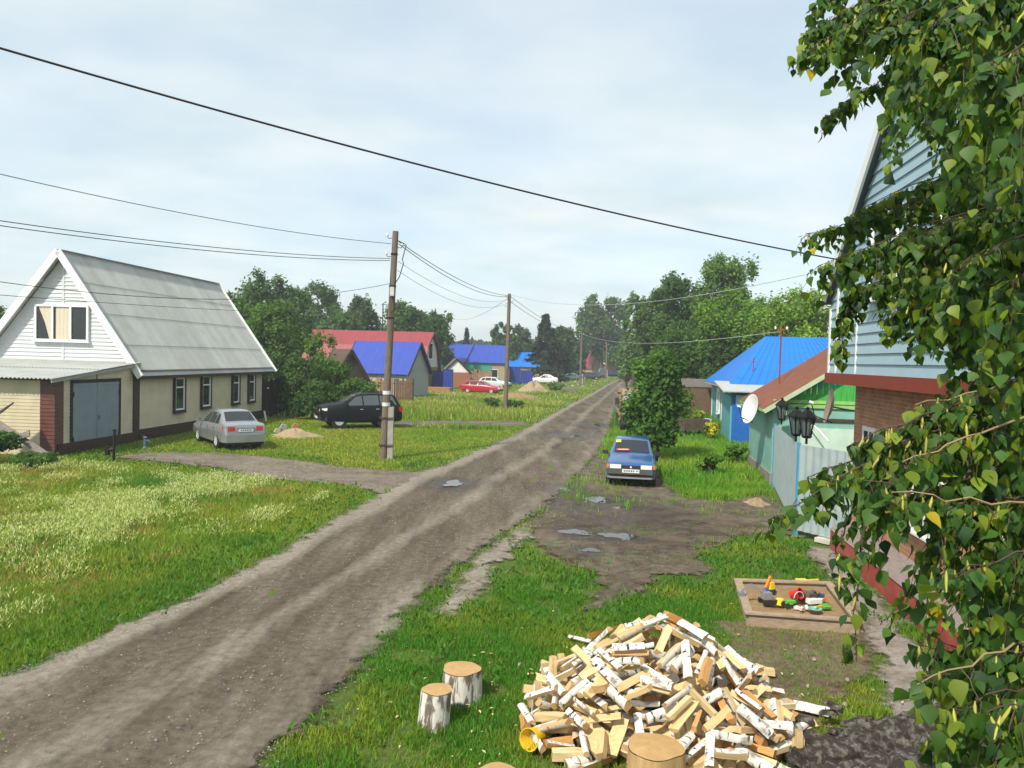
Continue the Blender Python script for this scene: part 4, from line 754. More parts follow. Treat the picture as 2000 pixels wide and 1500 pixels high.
def far_houses():
    d = 88; a, b = P(590, 640, d), P(842, 648, d); gable_house('red_roof_house', 'long red roofed house with a white barn shaped gable behind the blue shed', 'house', ((a.x+b.x)/2, d+4, 0), R(-6), b.x-a.x-.5, 8.5, 2.7, a.z*.5+b.z*.5, RRED, LOGW, M('pale_gable', (.55, .55, .5), .7), gambrel=True, gwin=(-.5, 4.6, 2.2, 2.0))
    d = 73; a, b = P(688, 667, d), P(812, 668, d); gable_house('blue_roof_shed', 'shed with a deep blue sheet roof and grey plank gable', 'shed', ((a.x+b.x)/2, d+2.6, 0), R(-17), b.x-a.x+.4, 5.2, 2.55, b.z, RBLUE, GREYW, GREYW)
    d = 62; a = P(664, 682, d); gable_house('old_wooden_shed', 'old dark wooden shed with a rusty roof among the bushes', 'shed', (a.x-.2, d+2, 0), R(-55), 3.4, 3.0, 2.0, a.z, RUST, DARKW, DARKW, ov=.2)
    d = 118; a, b = P(858, 671, d), P(985, 674, d); T = gable_house('blue_roof_house', 'long house with two blue roof sections and a teal green upper wall', 'house', ((a.x+b.x)/2, d+4, 0), R(2), b.x-a.x, 8.0, 3.4, a.z*.5+b.z*.5, RBLUE, CLAY, M('pale_end_wall', (.5, .48, .42), .7), win=((3.4, 1.6, 1.2, 1.3), (-2.5, 1.5, 1.2, 1.3), (.6, 1.5, 1.2, 1.3)))
    part(T, 'upper_wall', GREENW, lambda m: m.bx((-5, -4.06, 1.9), (3.0, -4.0, 3.25))); part(T, 'roof_flashing', BROWN, lambda m: m.bar((-.9, -4.1, 3.5), (.2, -.1, 6.1), .12, .08))
    d = 100; a = P(884, 700, d); gable_house('small_white_shed', 'small white gabled brick shed behind the blue gates', 'shed', (a.x+.3, d+1.6, 0), R(-80), 3.6, 3.6, 2.0, a.z, M('grey_shed_roof', (.12, .11, .10), .8), BRICK, M('bright_white_gable', (.82, .82, .8), .6), ov=.15)
    d = 152; a, b = P(1000, 687, d), P(1050, 688, d); gable_house('sky_blue_roof_house', 'low house with a sky blue roof half hidden by the spruce', 'house', ((a.x+b.x)/2+.6, d+4, 0), R(3), b.x-a.x+3, 7.5, 2.6, a.z, RBLUE2, CLAY)
    d = 198; a = P(1159, 683, d); gable_house('red_roof_cottage', 'tiny far cottage with a red gable roof beyond the third pole', 'house', (a.x, d+4, 0), R(-70), 6, 2.3, 3.0, a.z, RRED, CLAY)
    d = 204; a = P(1195, 684, d); T = gable_house('brick_cottage', 'tiny far brick cottage with a white top beyond the flatbed truck', 'house', (a.x, d+4, 0), R(-85), 5, 2.4, 3.8, a.z, M('pale_roof', (.6, .6, .6), .6), BRICK, M('pale_brick_top', (.6, .58, .55), .7))
    part(T, 'chimney', BRICK, lambda m: m.bx((-.4, -.4, 5), (.4, .4, 7.6)))
    # fences and gates between them
    def fence(label, pts, h, mat, bw=.14, name='plank_fence', cat='fence', gap=.02, jag=.08):
        T = thing(name, label, cat, pts[0]); o = Vector(pts[0]); m = MB(); r = random.Random(len(label))
        for p, q in zip(pts[:-1], pts[1:]):
            p, q = Vector(p)-o, Vector(q)-o; u = (q-p); L = u.length; u.normalize(); n = int(L/(bw+gap)); Q = Matrix((u, Vector((-u.y, u.x, 0)), Vector((0, 0, 1)))).transposed()
            for i in range(n): hh = h+r.uniform(-jag, jag); m.box(p+u*((i+.5)*(bw+gap))+Vector((0, 0, hh/2)), (bw, .03, hh), Q)
        m.build('boards', mat, T)
        m = MB()
        for p, q in zip(pts[:-1], pts[1:]):
            p, q = Vector(p)-o, Vector(q)-o; nv = (q-p).cross(Vector((0, 0, 1))).normalized()*-.06
            for z in (.3, h*.8): m.bar(p+nv+Vector((0, 0, z)), q+nv+Vector((0, 0, z)), .04, .08)
        m.build('rails', DARKW, T); m = MB()
        for p in pts: p = Vector(p)-o; m.box(p+Vector((0, .1, h/2)), (.12, .12, h+.1)); 
        m.build('posts', DARKW, T); return T
    g = lambda px, d: Vector((P(px, 700, d).x, d, 0))
    fence('rough orange plank fence in front of the blue shed', [g(695, 66), g(745, 66.5), g(772, 67)], 1.9, ORW, jag=.2)
    fence('dark stacked board fence end beside the grey gable', [g(776, 66), g(808, 66.5)], 1.95, M('brown_boards', (.2, .11, .06), .85, var=.3), bw=.2, jag=.25)
    fence('low wooden wall of old boards under the long blue roof', [g(905, 103), g(962, 104)], 2.2, M('tan_boards', (.3, .19, .10), .85, var=.3), jag=.3)
    for lab, x0, x1, d, h in (('pair of deep blue sheet gates beside the white shed', 846, 866, 92, 2.2), ('single tall deep blue gate leaf next to the red car', 866, 885, 88, 2.45), ('blue sheet gates under the sky blue roof', 996, 1016, 120, 2.6), ('blue sheet fence left of the white sedan', 1018, 1041, 119, 2.1)):
        p, q = g(x0, d), g(x1, d); T = thing('sheet_gate', lab, 'gate', p); w = q.x-p.x
        part(T, 'gate_leaf', BLUEG, lambda m: m.corr((0, 0, .1), Vector((w, 0, 0)), Vector((0, 0, h)), .25, .02, n=6, shape='trap')); part(T, 'gate_frame', METAL, lambda m: (m.bx((-.06, -.05, 0), (0.0, .05, h+.2)), m.bx((w, -.05, 0), (w+.06, .05, h+.2)), m.bx((0, .0, h), (w, .06, h+.1))))
    def heap(name, label, cat, c, rx, ry, h, mat, kind=None):
        n = 26; vs = []; k = 9; sd = len(label)
        for i in range(k):
            rr = i/(k-1)
            for j in range(n):
                t = 2*math.pi*j/n; q = 1+.16*math.sin(3*t+sd)+.1*math.sin(5*t+2*sd); z = h*(math.cos(rr*math.pi)*.5+.5)*(1+.25*math.sin(4*t+i*1.3))+(-.06 if i == k-1 else 0); vs.append((rx*rr*q*math.cos(t), ry*rr*q*math.sin(t), z))
        m = MB(); m.add(vs, [(i*n+j, i*n+(j+1) % n, (i+1)*n+(j+1) % n, (i+1)*n+j) for i in range(k-1) for j in range(n)]); o = m.build(name, mat, None, True, 60); o.location = c; return tag(o, label, cat)
    SANDM = M('heap_sand', (.34, .25, .155), .95, var=.2, scale=6, bump=.6, dirt=(.14, .13, .05), dscale=1.2)
    heap('sand_heap', 'low spread heap of sand and rubble on the lawn between silver and black cars', 'sand heap', G(575, 852), 1.35, .9, .33, SANDM)
    heap('sand_heap', 'pale heap of sand and branches below the white sedan', 'sand heap', G(1040, 766), 2.6, 2.2, 1.1, SANDM)
    heap('soil_heap', 'low brown soil mound behind the second pole', 'soil heap', G(1010, 778), 3.4, 1.6, .5, M('heap_soil', (.25, .17, .09), .95, var=.25))
    heap('soil_heap', 'small pale mound of earth at the corner of the leaning grey gate', 'soil heap', G(1478, 985), .38, .5, .17, M('earth_pale', (.28, .2, .12), .95, var=.25))
    p = g(853, 86); T = thing('timber_stack', 'low stack of orange timber in front of the blue gates', 'timber stack', p)
    part(T, 'boards', ORW, lambda m: [m.box((random.uniform(-.2, .2), .12*(i % 4), .12+.13*(i//4)), (3.2, .1, .11)) for i in range(16)])
    # small things on the lawn by the sand heap
    for lab, px, py, c, s in (('grey rubble lump on the sand heap by the silver car', 553, 838, (.3, .3, .28), .16), ('pale rubble lump at the left end of the sand heap', 541, 845, (.42, .36, .25), .13), ('brick fragment on the far side of the sand heap', 576, 836, (.4, .17, .08), .15)):
        m = MB(); m.box((0, 0, s*.8), (s*2.2, s*1.5, s*1.5), (.2, .3, .5), .35); o = m.build('rubble_lump', M('rubble_%d' % px, c, .9, var=.2), None); o.location = G(px, py)+Vector((.1, -.25, .02)); tag(o, lab, 'rubble')
    p = G(1443-330, 768); T = thing('water_trough', 'small dark trough standing in grass beside the third pole', 'trough', p); part(T, 'tub', OLDW, lambda m: (m.bx((-.9, -.3, .35), (.9, .3, .42)), m.bx((-.9, -.32, .42), (.9, -.28, .75)), m.bx((-.9, .28, .42), (.9, .32, .75)), m.bx((-.92, -.28, .42), (-.88, .28, .75)), m.bx((.88, -.28, .42), (.92, .28, .75)))); [part(T, 'leg', OLDW, lambda m: m.bx((x-.05, y-.05, 0), (x+.05, y+.05, .35))) for x in (-.8, .8) for y in (-.2, .2)]
    p = G(1117, 757); T = thing('bench', 'pale plank bench in the grass left of the third pole', 'bench', p); part(T, 'seat', OLDW, lambda m: m.bx((-1.4, -.2, .5), (1.4, .2, .56))); [part(T, 'leg', OLDW, lambda m: m.bx((x-.07, -.15, 0), (x+.07, .15, .5))) for x in (-1.1, 1.1)]
    p = P(748, 600, 92); T = thing('tv_aerial', 'thin television aerial standing beyond the red roof', 'aerial', (p.x, p.y, 0)); part(T, 'mast', METAL, lambda m: m.cyl((0, 0, 0), (0, 0, 10.2), .06)); part(T, 'antenna', METAL, lambda m: (m.bar((-.2, 0, 10), (1.6, 0, 10), .06, .06), [m.bar((x, -.6, 10), (x, .6, 10), .04, .04) for x in (.2, .8, 1.4)]))
far_houses()
# ---------------------------------------------------------------- things by the left edge
def left_things():
    a, b = G(-40, 850), G(104, 895)
    T = thing('leaning_plank', 'long grey weathered plank propped diagonally in the weeds at the left edge', 'plank', (0, 0, 0)); m = MB(); m.bar(P(-60, 790, 26.4), P(97, 893, 25.9), .22, .05, up=(0, -1, .4)); m.build('board', OLDW, T)
    T = thing('leaning_plank', 'shorter grey plank crossing over the long propped plank at the left edge', 'plank', (0, 0, 0)); m = MB(); m.bar(P(-30, 878, 26.0), P(58, 846, 26.0), .2, .05, up=(0, -1, .4)); m.build('board', OLDW, T)
    T = thing('leaning_plank', 'dark sheet leaning upright behind the propped planks at the left edge', 'sheet', (0, 0, 0)); m = MB(); m.bar(P(-40, 830, 26.6), P(16, 795, 26.6), .9, .05, up=(0, -.3, 1)); m.build('board', DARKW, T)
    p = G(222, 900); T = thing('standpipe', 'thin black standpipe post in the grass in front of the garage door', 'standpipe', p); part(T, 'post', METAL, lambda m: m.cyl((0, 0, 0), (0.02, 0, 1.05), .05, n=10)); part(T, 'valve', METAL, lambda m: (m.cyl((-.22, 0, .38), (.0, 0, .42), .07, n=10), m.cyl((-.22, 0, .2), (-.22, 0, .5), .09, n=10))); part(T, 'cap', METAL, lambda m: m.cyl((.02, 0, 1.05), (.02, 0, 1.12), .07, n=10))
    p = G(283, 876); T = thing('water_pump', 'small blue grey hand pump at the foot of the cream house', 'pump', p); mm = M('pump_blue', (.10, .15, .22), .5); part(T, 'body', mm, lambda m: m.lathe([(.09, 0), (.09, .05), (.05, .08), (.06, .4), (.09, .45), (.001, .5)])); part(T, 'spout', mm, lambda m: m.tube([(.04, 0, .32), (.2, -.05, .33), (.22, -.05, .25)], .025)); part(T, 'handle', METAL, lambda m: m.tube([(0, 0, .47), (-.2, 0, .6), (-.35, 0, .45)], .015))
    p = G(518, 823); T = thing('white_bollard', 'short white stick standing by the arched brown gate', 'stake', p); part(T, 'stick', PVC, lambda m: m.box((0, 0, .3), (.09, .05, .62), (0, -.2, 0)))
left_things()
# ---------------------------------------------------------------- right side
TURQ = M('turquoise_wall', (.20, .42, .36), .75, var=.15, scale=2, dirt=(.32, .38, .33), dscale=1.6, damt=.7); TURQ2 = M('turquoise_plank', (.10, .34, .36), .7, var=.15, stretch=(6, 6, 1)); GREENP = M('green_planks', (.055, .36, .055), .6, var=.16, stretch=(7, 7, .6)); GREENL = M('light_green_board', (.25, .50, .14), .6, var=.12)
BRROOF = M('brown_corrugated', (.17, .062, .035), .6, var=.25, scale=2, stretch=(4, 1, 1)); BDOOR = M('blue_door_paint', (.012, .11, .42), .5, var=.15, dirt=(.05, .2, .5)); CORRG = M('galvanised_sheet', (.36, .44, .455), .45, .25, var=.10, scale=3); BPOST = M('blue_post_paint', (.06, .30, .50), .5)
def street_frame(c, dx=.17): return c, math.atan2(1, dx)      # local x runs away along the street, local -y faces right; we use +y = left (street)
def green_house():
    c = G(1505, 945); A = math.atan2(5.24, .86); H = thing('green_gable_house', 'low turquoise house with a bright green plank gable and brown corrugated roof', 'house', c, A)
    L, Wd, ze, zr = 5.4, 8.2, 2.75, 5.45; hw = Wd/2       # local y negative = into the plot (right)
    part(H, 'wall', TURQ, lambda m: (m.bx((0, -Wd, -.1), (L, 0, ze-.05)),))
    part(H, 'plinth', M('stained_plinth', (.25, .22, .19), .9, var=.25), lambda m: m.bx((-.04, -Wd, -.1), (L+.02, .05, .35)))
    m = MB(); n = int(Wd/.19)
    for i in range(n):
        y0 = -Wd+i*.19; y1 = y0+.178; f = lambda y: ze+(zr-ze)*(1-abs(y+hw)/hw); zt0, zt1 = f(y0), f(y1); k = .02+.008*((i*7) % 3)
        m.prism([(-.02, y0, ze+.12), (-.02, y1, ze+.12), (-.02, y1, zt1), (-.02, y0, zt0)], (-k, 0, 0))
    m.build('gable', GREENP, H)
    m = MB()
    for s, z in enumerate((ze-.02, ze+.12)):
        m.prism([(-.02, -Wd, z-.12+.01*s), (-.02, .02, z-.12+.01*s), (-.02, .02, z), (-.02, -Wd, z)], (-.05-.01*s, 0, 0))
    m.build('gable_skirt', GREENL, H)
    ov = .38; sl = (zr-ze)/hw; m = MB(); m.corr((-.45, ov, ze-ov*sl+.05), Vector((L+.8, 0, 0)), Vector((0, -hw-ov, zr-ze+ov*sl)), .17, .025); m.corr((L+.35, -Wd-ov, ze-ov*sl+.05), Vector((-L-.8, 0, 0)), Vector((0, hw+ov, zr-ze+ov*sl)), .17, .025); m.build('roof', BRROOF, H, True, 60)
    split(H, 'rake_board', M('rake_light_green', (.42, .52, .33), .6, var=.1), [lambda m: m.bar((-.47, ov, ze-ov*sl-.04), (-.47, -hw, zr-.04), .04, .14), lambda m: m.bar((-.47, -Wd-ov, ze-ov*sl-.04), (-.47, -hw, zr-.04), .04, .14)])
    m = MB(); m.bar((-.45, ov-.02, ze-ov*sl-.01), (L+.35, ov-.02, ze-ov*sl-.01), .05, .1); m.build('eave_board', GREENL, H)
    part(H, 'wall_patch', M('plaster_pale', (.48, .62, .54), .85, var=.12, scale=2), lambda m: m.bx((-.025, -4.6, .5), (0, -.9, 1.95)))
    part(H, 'dark_beam', DARKW, lambda m: m.bx((-.06, -6, 2.18), (-.001, -1.2, 2.28))); part(H, 'pipe_bracket', PVC, lambda m: m.tube([(-.08, -.8, 2.45), (-.5, -1.4, 1.9), (-.9, -1.6, 1.6)], .025))
    return H
green_house()
def dish(label, c, az, el, r, face):
    T = thing('satellite_dish', label, 'satellite dish', c, az); m = MB(); m.lathe([(.001, 0), (r*.5, .03*r/.45), (r*.85, .10*r/.45), (r, .14*r/.45), (r+.012, .14*r/.45), (r*.85, .085*r/.45), (.001, -.02)], (0, 0, 0), 'X', 28); o = m.build('reflector', face, T, True, 50); o.rotation_euler = (0, -el, 0); o.scale = (1, 1, 1.12)
    part(T, 'feed_arm', METAL, lambda m: m.tube([(0, 0, -r), (.45, 0, -r*.6), (.55, 0, .1)], .016)); part(T, 'receiver', PVC, lambda m: m.cyl((.5, 0, .08), (.6, 0, .12), .04, n=8)); part(T, 'bracket', METAL, lambda m: m.tube([(-.02, 0, 0), (-.3, 0, -.05), (-.75, 0, -.1)], .025)); return T
p = P(1471, 800, 27.0); dish('round white satellite dish on the corner of the turquoise wall', p, R(194), R(14), .46, M('dish_white', (.72, .72, .70), .5))
p = P(1627, 795, 20.5); dish('brown backed satellite dish seen nearly edge on above the grey gate', p, R(166), R(10), .42, M('dish_brown', (.24, .18, .14), .6))
p = P(1521, 770, 29.0); T = thing('roof_mast', 'thin rusty pipe mast with insulators standing on the brown roof', 'mast', p); q = P(1522, 640, 29.0); H_ = q.z-p.z+.02; mr = M('rust_pipe', (.22, .06, .03), .8)
part(T, 'pipe', mr, lambda m: m.cyl((0, 0, -.6), (0, 0, H_), .032, n=8)); part(T, 'crossbar', mr, lambda m: m.bar((-.25, 0, H_-.1), (.25, 0, H_-.1), .03, .03)); [part(T, 'insulator', PVC, lambda m: m.lathe([(.03, 0), (.04, .05), (.02, .1), (.001, .11)], (x, 0, H_-.08))) for x in (-.22, .22)]
def blue_house():
    Y0, Y1 = 41.5, 54.0; X0, X1 = 12.15, 14.1; c = Vector((X0, Y0, 0)); A = math.atan2(Y1-Y0, X1-X0); H = thing('bright_blue_roof_house', 'turquoise plank house with a bright blue hipped roof and white window frames', 'house', c, A)
    L, Wd, ze, zr = 12.6, 9.0, 2.85, 5.75
    part(H, 'wall', TURQ2, lambda m: m.bx((0, -Wd, -.1), (L, 0, ze)))
    m = MB(); o = .5; e = [(-o, o), (L+o, o), (L+o, -Wd-o), (-o, -Wd-o)]; r0, r1 = (L/2-.6, -2.3), (L/2-.6, -Wd+2.3)
    E = [Vector((x, y, ze-.05)) for x, y in e]; Ra, Rb = Vector((*r0, zr)), Vector((*r1, zr))
    for tri in ((E[0], Ra, E[1]), (E[2], Rb, E[3])): m.add(tri, [(0, 1, 2)])
    m.add((E[1], Ra, Rb, E[2]), [(0, 1, 2, 3)]); m.add((E[3], Rb, Ra, E[0]), [(0, 1, 2, 3)])
    for k in range(1, 22):
        t = k/22; p, q = E[3].lerp(E[0], t), Rb.lerp(Ra, t); m.bar(p+Vector((0, 0, .012)), q+Vector((0, 0, .012)), .03, .03)
    m.build('roof', RBLUE2, H)
    part(H, 'eave_board', GREYW, lambda m: (m.bx((-.48, -Wd, ze-.2), (-.44, .45, ze-.06)), m.bx((-.44, .44, ze-.2), (L+.4, .48, ze-.06)), m.bx((-.44, -Wd, ze-.21), (0, .44, ze-.19))))
    for x in (2.0, 5.0, 8.2): pane_bars(H, (x, 0, 1.65), (1, 0, 0), (0, 1, 0), 1.0, 1.35, PVC, 'window', .1, .1, 2, None, PVC, .16)
    split(H, 'corner_board', M('pale_post', (.55, .62, .58), .7), [lambda m, x=x: m.bx((x-.1, -.02, 0), (x+.1, .05, ze)) for x in (.1, 3.5, 6.6, L-.1)])
    for nm, x in (('roof_vent', 3.2),): part(H, nm, mr, lambda m: (m.cyl((1.2, -1.0, ze), (1.2, -1.0, ze+1.55), .03, n=6), m.bar((1.2, -1.4, ze+1.35), (1.2, -.6, ze+1.35), .03, .03)))
    return H
blue_house()
def porch():
    c = G(1424, 866); q = G(1452, 884); T = thing('porch_shed', 'small porch with a tall bright blue door and grey lean-to roof between the two houses', 'porch', c, math.atan2(1, .17))
    # local x away, -y right
    part(T, 'wall', TURQ2, lambda m: (m.bx((0, -5, -.1), (4.2, 0, 2.4)),)); 
    d = part(T, 'door', BDOOR, lambda m: (m.bx((-.05, -1.1, .05), (-.003, -.08, 2.55)), [m.bx((-.062, -1.08+.25*i, .1), (-.05, -1.06+.25*i, 2.5)) for i in range(4)])); part(d, 'handle', CHROME, lambda m: m.cyl((-.1, -.95, 1.15), (-.1, -.95, 1.35), .02, n=6))
    part(T, 'roof', M('porch_roof_grey', (.42, .44, .43), .6, var=.1), lambda m: m.prism([(-.6, .45, 2.62), (4.3, .45, 3.0), (4.3, -5, 3.0), (-.6, -5, 2.62)], (0, 0, .06)))
    m = MB(); m.siding((-.001, 0, 0), (0, 1, 0), [(-3.2, .1), (-1.15, .1), (-1.15, 2.4), (-3.2, 2.4)], (-1, 0, 0), .16, .025); m.build('plank_wall', GREYW, T)
    part(T, 'frost_panel', M('panel_pale', (.35, .55, .68), .5, var=.1), lambda m: m.bx((-.07, -.95, 1.95), (-.062, -.25, 2.45)))
porch()
def front_fence():
    a, b, e = G(1508, 950), G(1554, 1045), G(1668, 1084); a = Vector((8.72, 25.3, 0))
    RS = 1 if False else -1
    def panel(name, label, p, q, z0, h0, h1, sheets_):
        T = thing(name, label, 'gate' if 'gate' in name else 'fence', p); u = q-p; L = u.length; un = u.normalized()
        m = MB(); n = 6; k = int(L/.2*n); nn = Vector((un.y, -un.x, 0))
        vs = []
        for i in range(k+1):
            t = i/k; s = max(-1, min(1, math.sin(i/n*2*math.pi)*2.2))*.018; h = h0+(h1-h0)*t; vs += [u*t+nn*s+Vector((0, 0, z0)), u*t+nn*s+Vector((0, 0, h))]
        m.add(vs, [(2*i, 2*i+2, 2*i+3, 2*i+1) for i in range(k)]); m.build('sheet', CORRG, T)
        m = MB(); 
        for z in (.45, h0*.85): m.bar(nn*.055*RS+Vector((0, 0, z)), u+nn*.055*RS+Vector((0, 0, z)), .04, .05)
        m.build('rail', BPOST, T)
        m = MB(); m.box(Vector((0, 0, h0/2)), (.07, .07, h0+.08)); m.build('post', BPOST, T)
        if 'gate' in name: m = MB(); m.box(u+Vector((0, 0, h1/2)), (.07, .07, h1+.08)); m.build('post', BPOST, T)
        return T
    panel('sheet_fence', 'galvanised corrugated fence panel with pale scuffs beside the turquoise wall', a, b, .12, 2.05, 2.15, 1)
    T = panel('sheet_gate', 'galvanised corrugated gate leaf with blue posts next to the brick house', b, Vector((7.75, 16.6, 0)), .12, 2.15, 2.12, 1)
    part(T, 'threshold', M('threshold_concrete', (.5, .46, .4), .9), lambda m: m.bar((.3, -.55, .05), (1.0, -1.55, .05), .25, .1))
    def lantern(label, pos):
        T = thing('lantern', label, 'lantern', pos); bm = M('lantern_black', (.012, .012, .012), .4, .4)
        part(T, 'stand', bm, lambda m: (m.cyl((0, 0, -.02), (0, 0, .16), .03, n=8), m.cyl((0, 0, .12), (0, 0, .17), .09, .13, n=6)))
        part(T, 'cage', bm, lambda m: [m.bar((.105*math.cos(t), .105*math.sin(t), .17), (.19*math.cos(t), .19*math.sin(t), .60), .022, .022) for t in [math.pi/3*i for i in range(6)]]+[m.tube([(.19*math.cos(math.pi/3*i), .19*math.sin(math.pi/3*i), .60) for i in range(7)], .018, 5)])
        part(T, 'lamp_glass', glass('lantern_glass', (.10, .13, .12), .08), lambda m: m.cyl((0, 0, .18), (0, 0, .59), .085, .16, n=6)); part(T, 'lamp_bulb', PVC, lambda m: m.cyl((.09, -.09, .3), (.1, -.1, .45), .03, n=8))
        part(T, 'lid', bm, lambda m: m.lathe([(.24, .60), (.22, .64), (.10, .76), (.04, .79), (.05, .83), (.001, .87)], n=6)); return T
    lantern('black lantern on the blue gate post, rear one of the close pair', b+Vector((.25, .9, 2.15))); lantern('black lantern on the blue gate post, front one of the close pair', b+Vector((.12, -.12, 2.2))); lantern('black lantern farther back on the first blue fence post', a+Vector((.1, -.3, 2.1)))
front_fence()
# ---------------------------------------------------------------- near brick house
def bricks(name):
    m = bpy.data.materials.new(name); m.use_nodes = True; t = m.node_tree; L = t.links.new; b = t.nodes['Principled BSDF']; b.inputs['Roughness'].default_value = .85
    tc = N(t, 'ShaderNodeTexCoord'); sp = N(t, 'ShaderNodeSeparateXYZ'); L(tc.outputs['Object'], sp.inputs[0]); ad = N(t, 'ShaderNodeMath', operation='ADD'); L(sp.outputs[0], ad.inputs[0]); L(sp.outputs[1], ad.inputs[1]); cb = N(t, 'ShaderNodeCombineXYZ'); L(ad.outputs[0], cb.inputs[0]); L(sp.outputs[2], cb.inputs[1])
    br = N(t, 'ShaderNodeTexBrick', i_Scale=1.0); br.inputs['Color1'].default_value = (.44, .19, .09, 1); br.inputs['Color2'].default_value = (.34, .13, .062, 1); br.inputs['Mortar'].default_value = (.33, .27, .22, 1); br.inputs['Brick Width'].default_value = .26; br.inputs['Row Height'].default_value = .077; br.inputs['Mortar Size'].default_value = .008; L(cb.outputs[0], br.inputs['Vector'])
    no = N(t, 'ShaderNodeTexNoise', i_Scale=3., i_Detail=6.); L(tc.outputs['Object'], no.inputs['Vector']); mr_ = N(t, 'ShaderNodeMapRange', i_1=.3, i_2=.7, i_3=.75, i_4=1.25); L(no.outputs['Fac'], mr_.inputs[0]); vm = N(t, 'ShaderNodeVectorMath', operation='SCALE'); L(br.outputs['Color'], vm.inputs[0]); L(mr_.outputs[0], vm.inputs['Scale']); L(vm.outputs[0], b.inputs['Base Color'])
    bp = N(t, 'ShaderNodeBump', i_Strength=.6, i_Distance=.01); L(br.outputs['Fac'], bp.inputs['Height']); bp.invert = True; L(bp.outputs[0], b.inputs['Normal']); return m
def brick_house():
    c = Vector((7.5, 16.75, 0)); A = math.atan2(-1, -.14); H = thing('brick_house', 'near house with a red brick ground floor and pale blue sided gable above', 'house', c, A)
    # local x runs towards the viewer along the street wall, local -y = towards the street? (checked below)
    s = 1 if (Euler((0, 0, A)).to_matrix() @ Vector((0, 1, 0))).x > 0 else -1     # +s*y points into the plot
    L = 10.5; D = 7.0; zb = 3.62; BM = bricks('red_brick'); Y = lambda v: s*v
    part(H, 'brick_wall', BM, lambda m: (m.bx((0, Y(0), -.1), (L, Y(D), zb))))
    redp = M('red_paint_masonry', (.34, .055, .04), .7, var=.18, scale=2, dirt=(.24, .15, .11), dscale=2)
    part(H, 'plinth', redp, lambda m: m.prism([(-.02, Y(-.40), -.1), (-.02, Y(-.40), .42), (-.02, Y(-.02), .62), (-.02, Y(-.02), -.1)], (L, 0, 0)))
    part(H, 'plinth_ledge', M('ledge_grey', (.22, .18, .165), .8, var=.25, stretch=(1, 12, 12), dirt=(.24, .09, .06)), lambda m: m.add([(-.03, Y(-.42), .435), (L, Y(-.42), .435), (L, Y(-.005), .70), (-.03, Y(-.005), .70)], [(0, 1, 2, 3)]))
    fas = M('red_fascia', (.22, .032, .014), .55, var=.15)
    part(H, 'fascia', fas, lambda m: (m.bx((-.55, Y(-.52), zb+.02), (L, Y(-.46), zb+.25)), m.bx((-.55, Y(-.46), zb+.02), (-.49, Y(D), zb+.25)), m.bx((-.49, Y(-.46), zb+.04), (L, Y(D), zb+.08))))
    BS = M('pale_blue_siding', (.30, .43, .50), .5, var=.05)
    m = MB(); ze, zr = 5.5, 10.6; xr = 5.6; o = Vector((0, Y(-.44), 0)); z0 = zb+.25
    m.siding(o, (1, 0, 0), [(-.48, z0), (11.6, z0), (11.6, ze), (xr, zr), (-.48, ze)], (0, -s, 0), .2, .03); m.siding((-.48, 0, 0), (0, s, 0), [(-.44, z0), (D, z0), (D, ze), (-.44, ze)], (-1, 0, 0), .2, .03); m.bx((-.45, Y(-.40), z0), (11.5, Y(D), ze-.1))
    m.prism([(-.4, Y(-.42), ze-.1), (xr, Y(-.42), zr-.1), (11.5, Y(-.42), ze-.1)], (0, Y(D), 0)); m.build('gable', BS, H)
    split(H, 'corner_trim', PVC, [lambda m, x=x: m.bx((x, Y(-.485), z0), (x+.09, Y(-.41), ze-.2 if x < 0 else ze+.2)) for x in (-.50, .06)]+[lambda m: m.bx((1.5, Y(-.48), z0), (1.54, Y(-.41), z0+1.3))])
    ovx = -.62; sl = (zr-ze)/(xr+.48); a = Vector((ovx, 0, ze-(-.48-ovx)*sl)); 
    yy = -.62; split(H, 'rake_board', PVC, [lambda m: m.bar(Vector((ovx, Y(yy), a.z+.05)), Vector((xr, Y(yy), zr+.12)), .05, .24), lambda m: m.bar(Vector((xr, Y(yy), zr+.12)), Vector((12.3, Y(yy), ze-.3)), .05, .24)])
    dk = M('roof_dark', (.10, .12, .14), .6)
    part(H, 'roof', dk, lambda m: (m.prism([(ovx, Y(-.60), a.z+.02), (xr, Y(-.60), zr+.10), (xr, Y(D), zr+.10), (ovx, Y(D), a.z+.02)], (0, 0, .08)), m.prism([(xr, Y(-.60), zr+.10), (12.3, Y(-.60), ze-.3), (12.3, Y(D), ze-.3), (xr, Y(D), zr+.10)], (0, 0, .08))))
    for x, z, w, h in ((3.0, 6.1, 1.1, 1.5), (6.2, 6.1, 1.3, 1.5)): pane_bars(H, (x, Y(-.46), z), (1, 0, 0), (0, -s, 0), w, h, PVC, 'window', .1, .09, 2, None, PVC, .1)
    for x in (1.2, 4.2, 7.4): pane_bars(H, (x, Y(0), 2.35 if x < 2 else 1.9), (1, 0, 0), (0, -s, 0), .8 if x < 2 else 1.2, .9 if x < 2 else 1.3, PVC, 'window', .09, .07, 2)
    return H
brick_house()
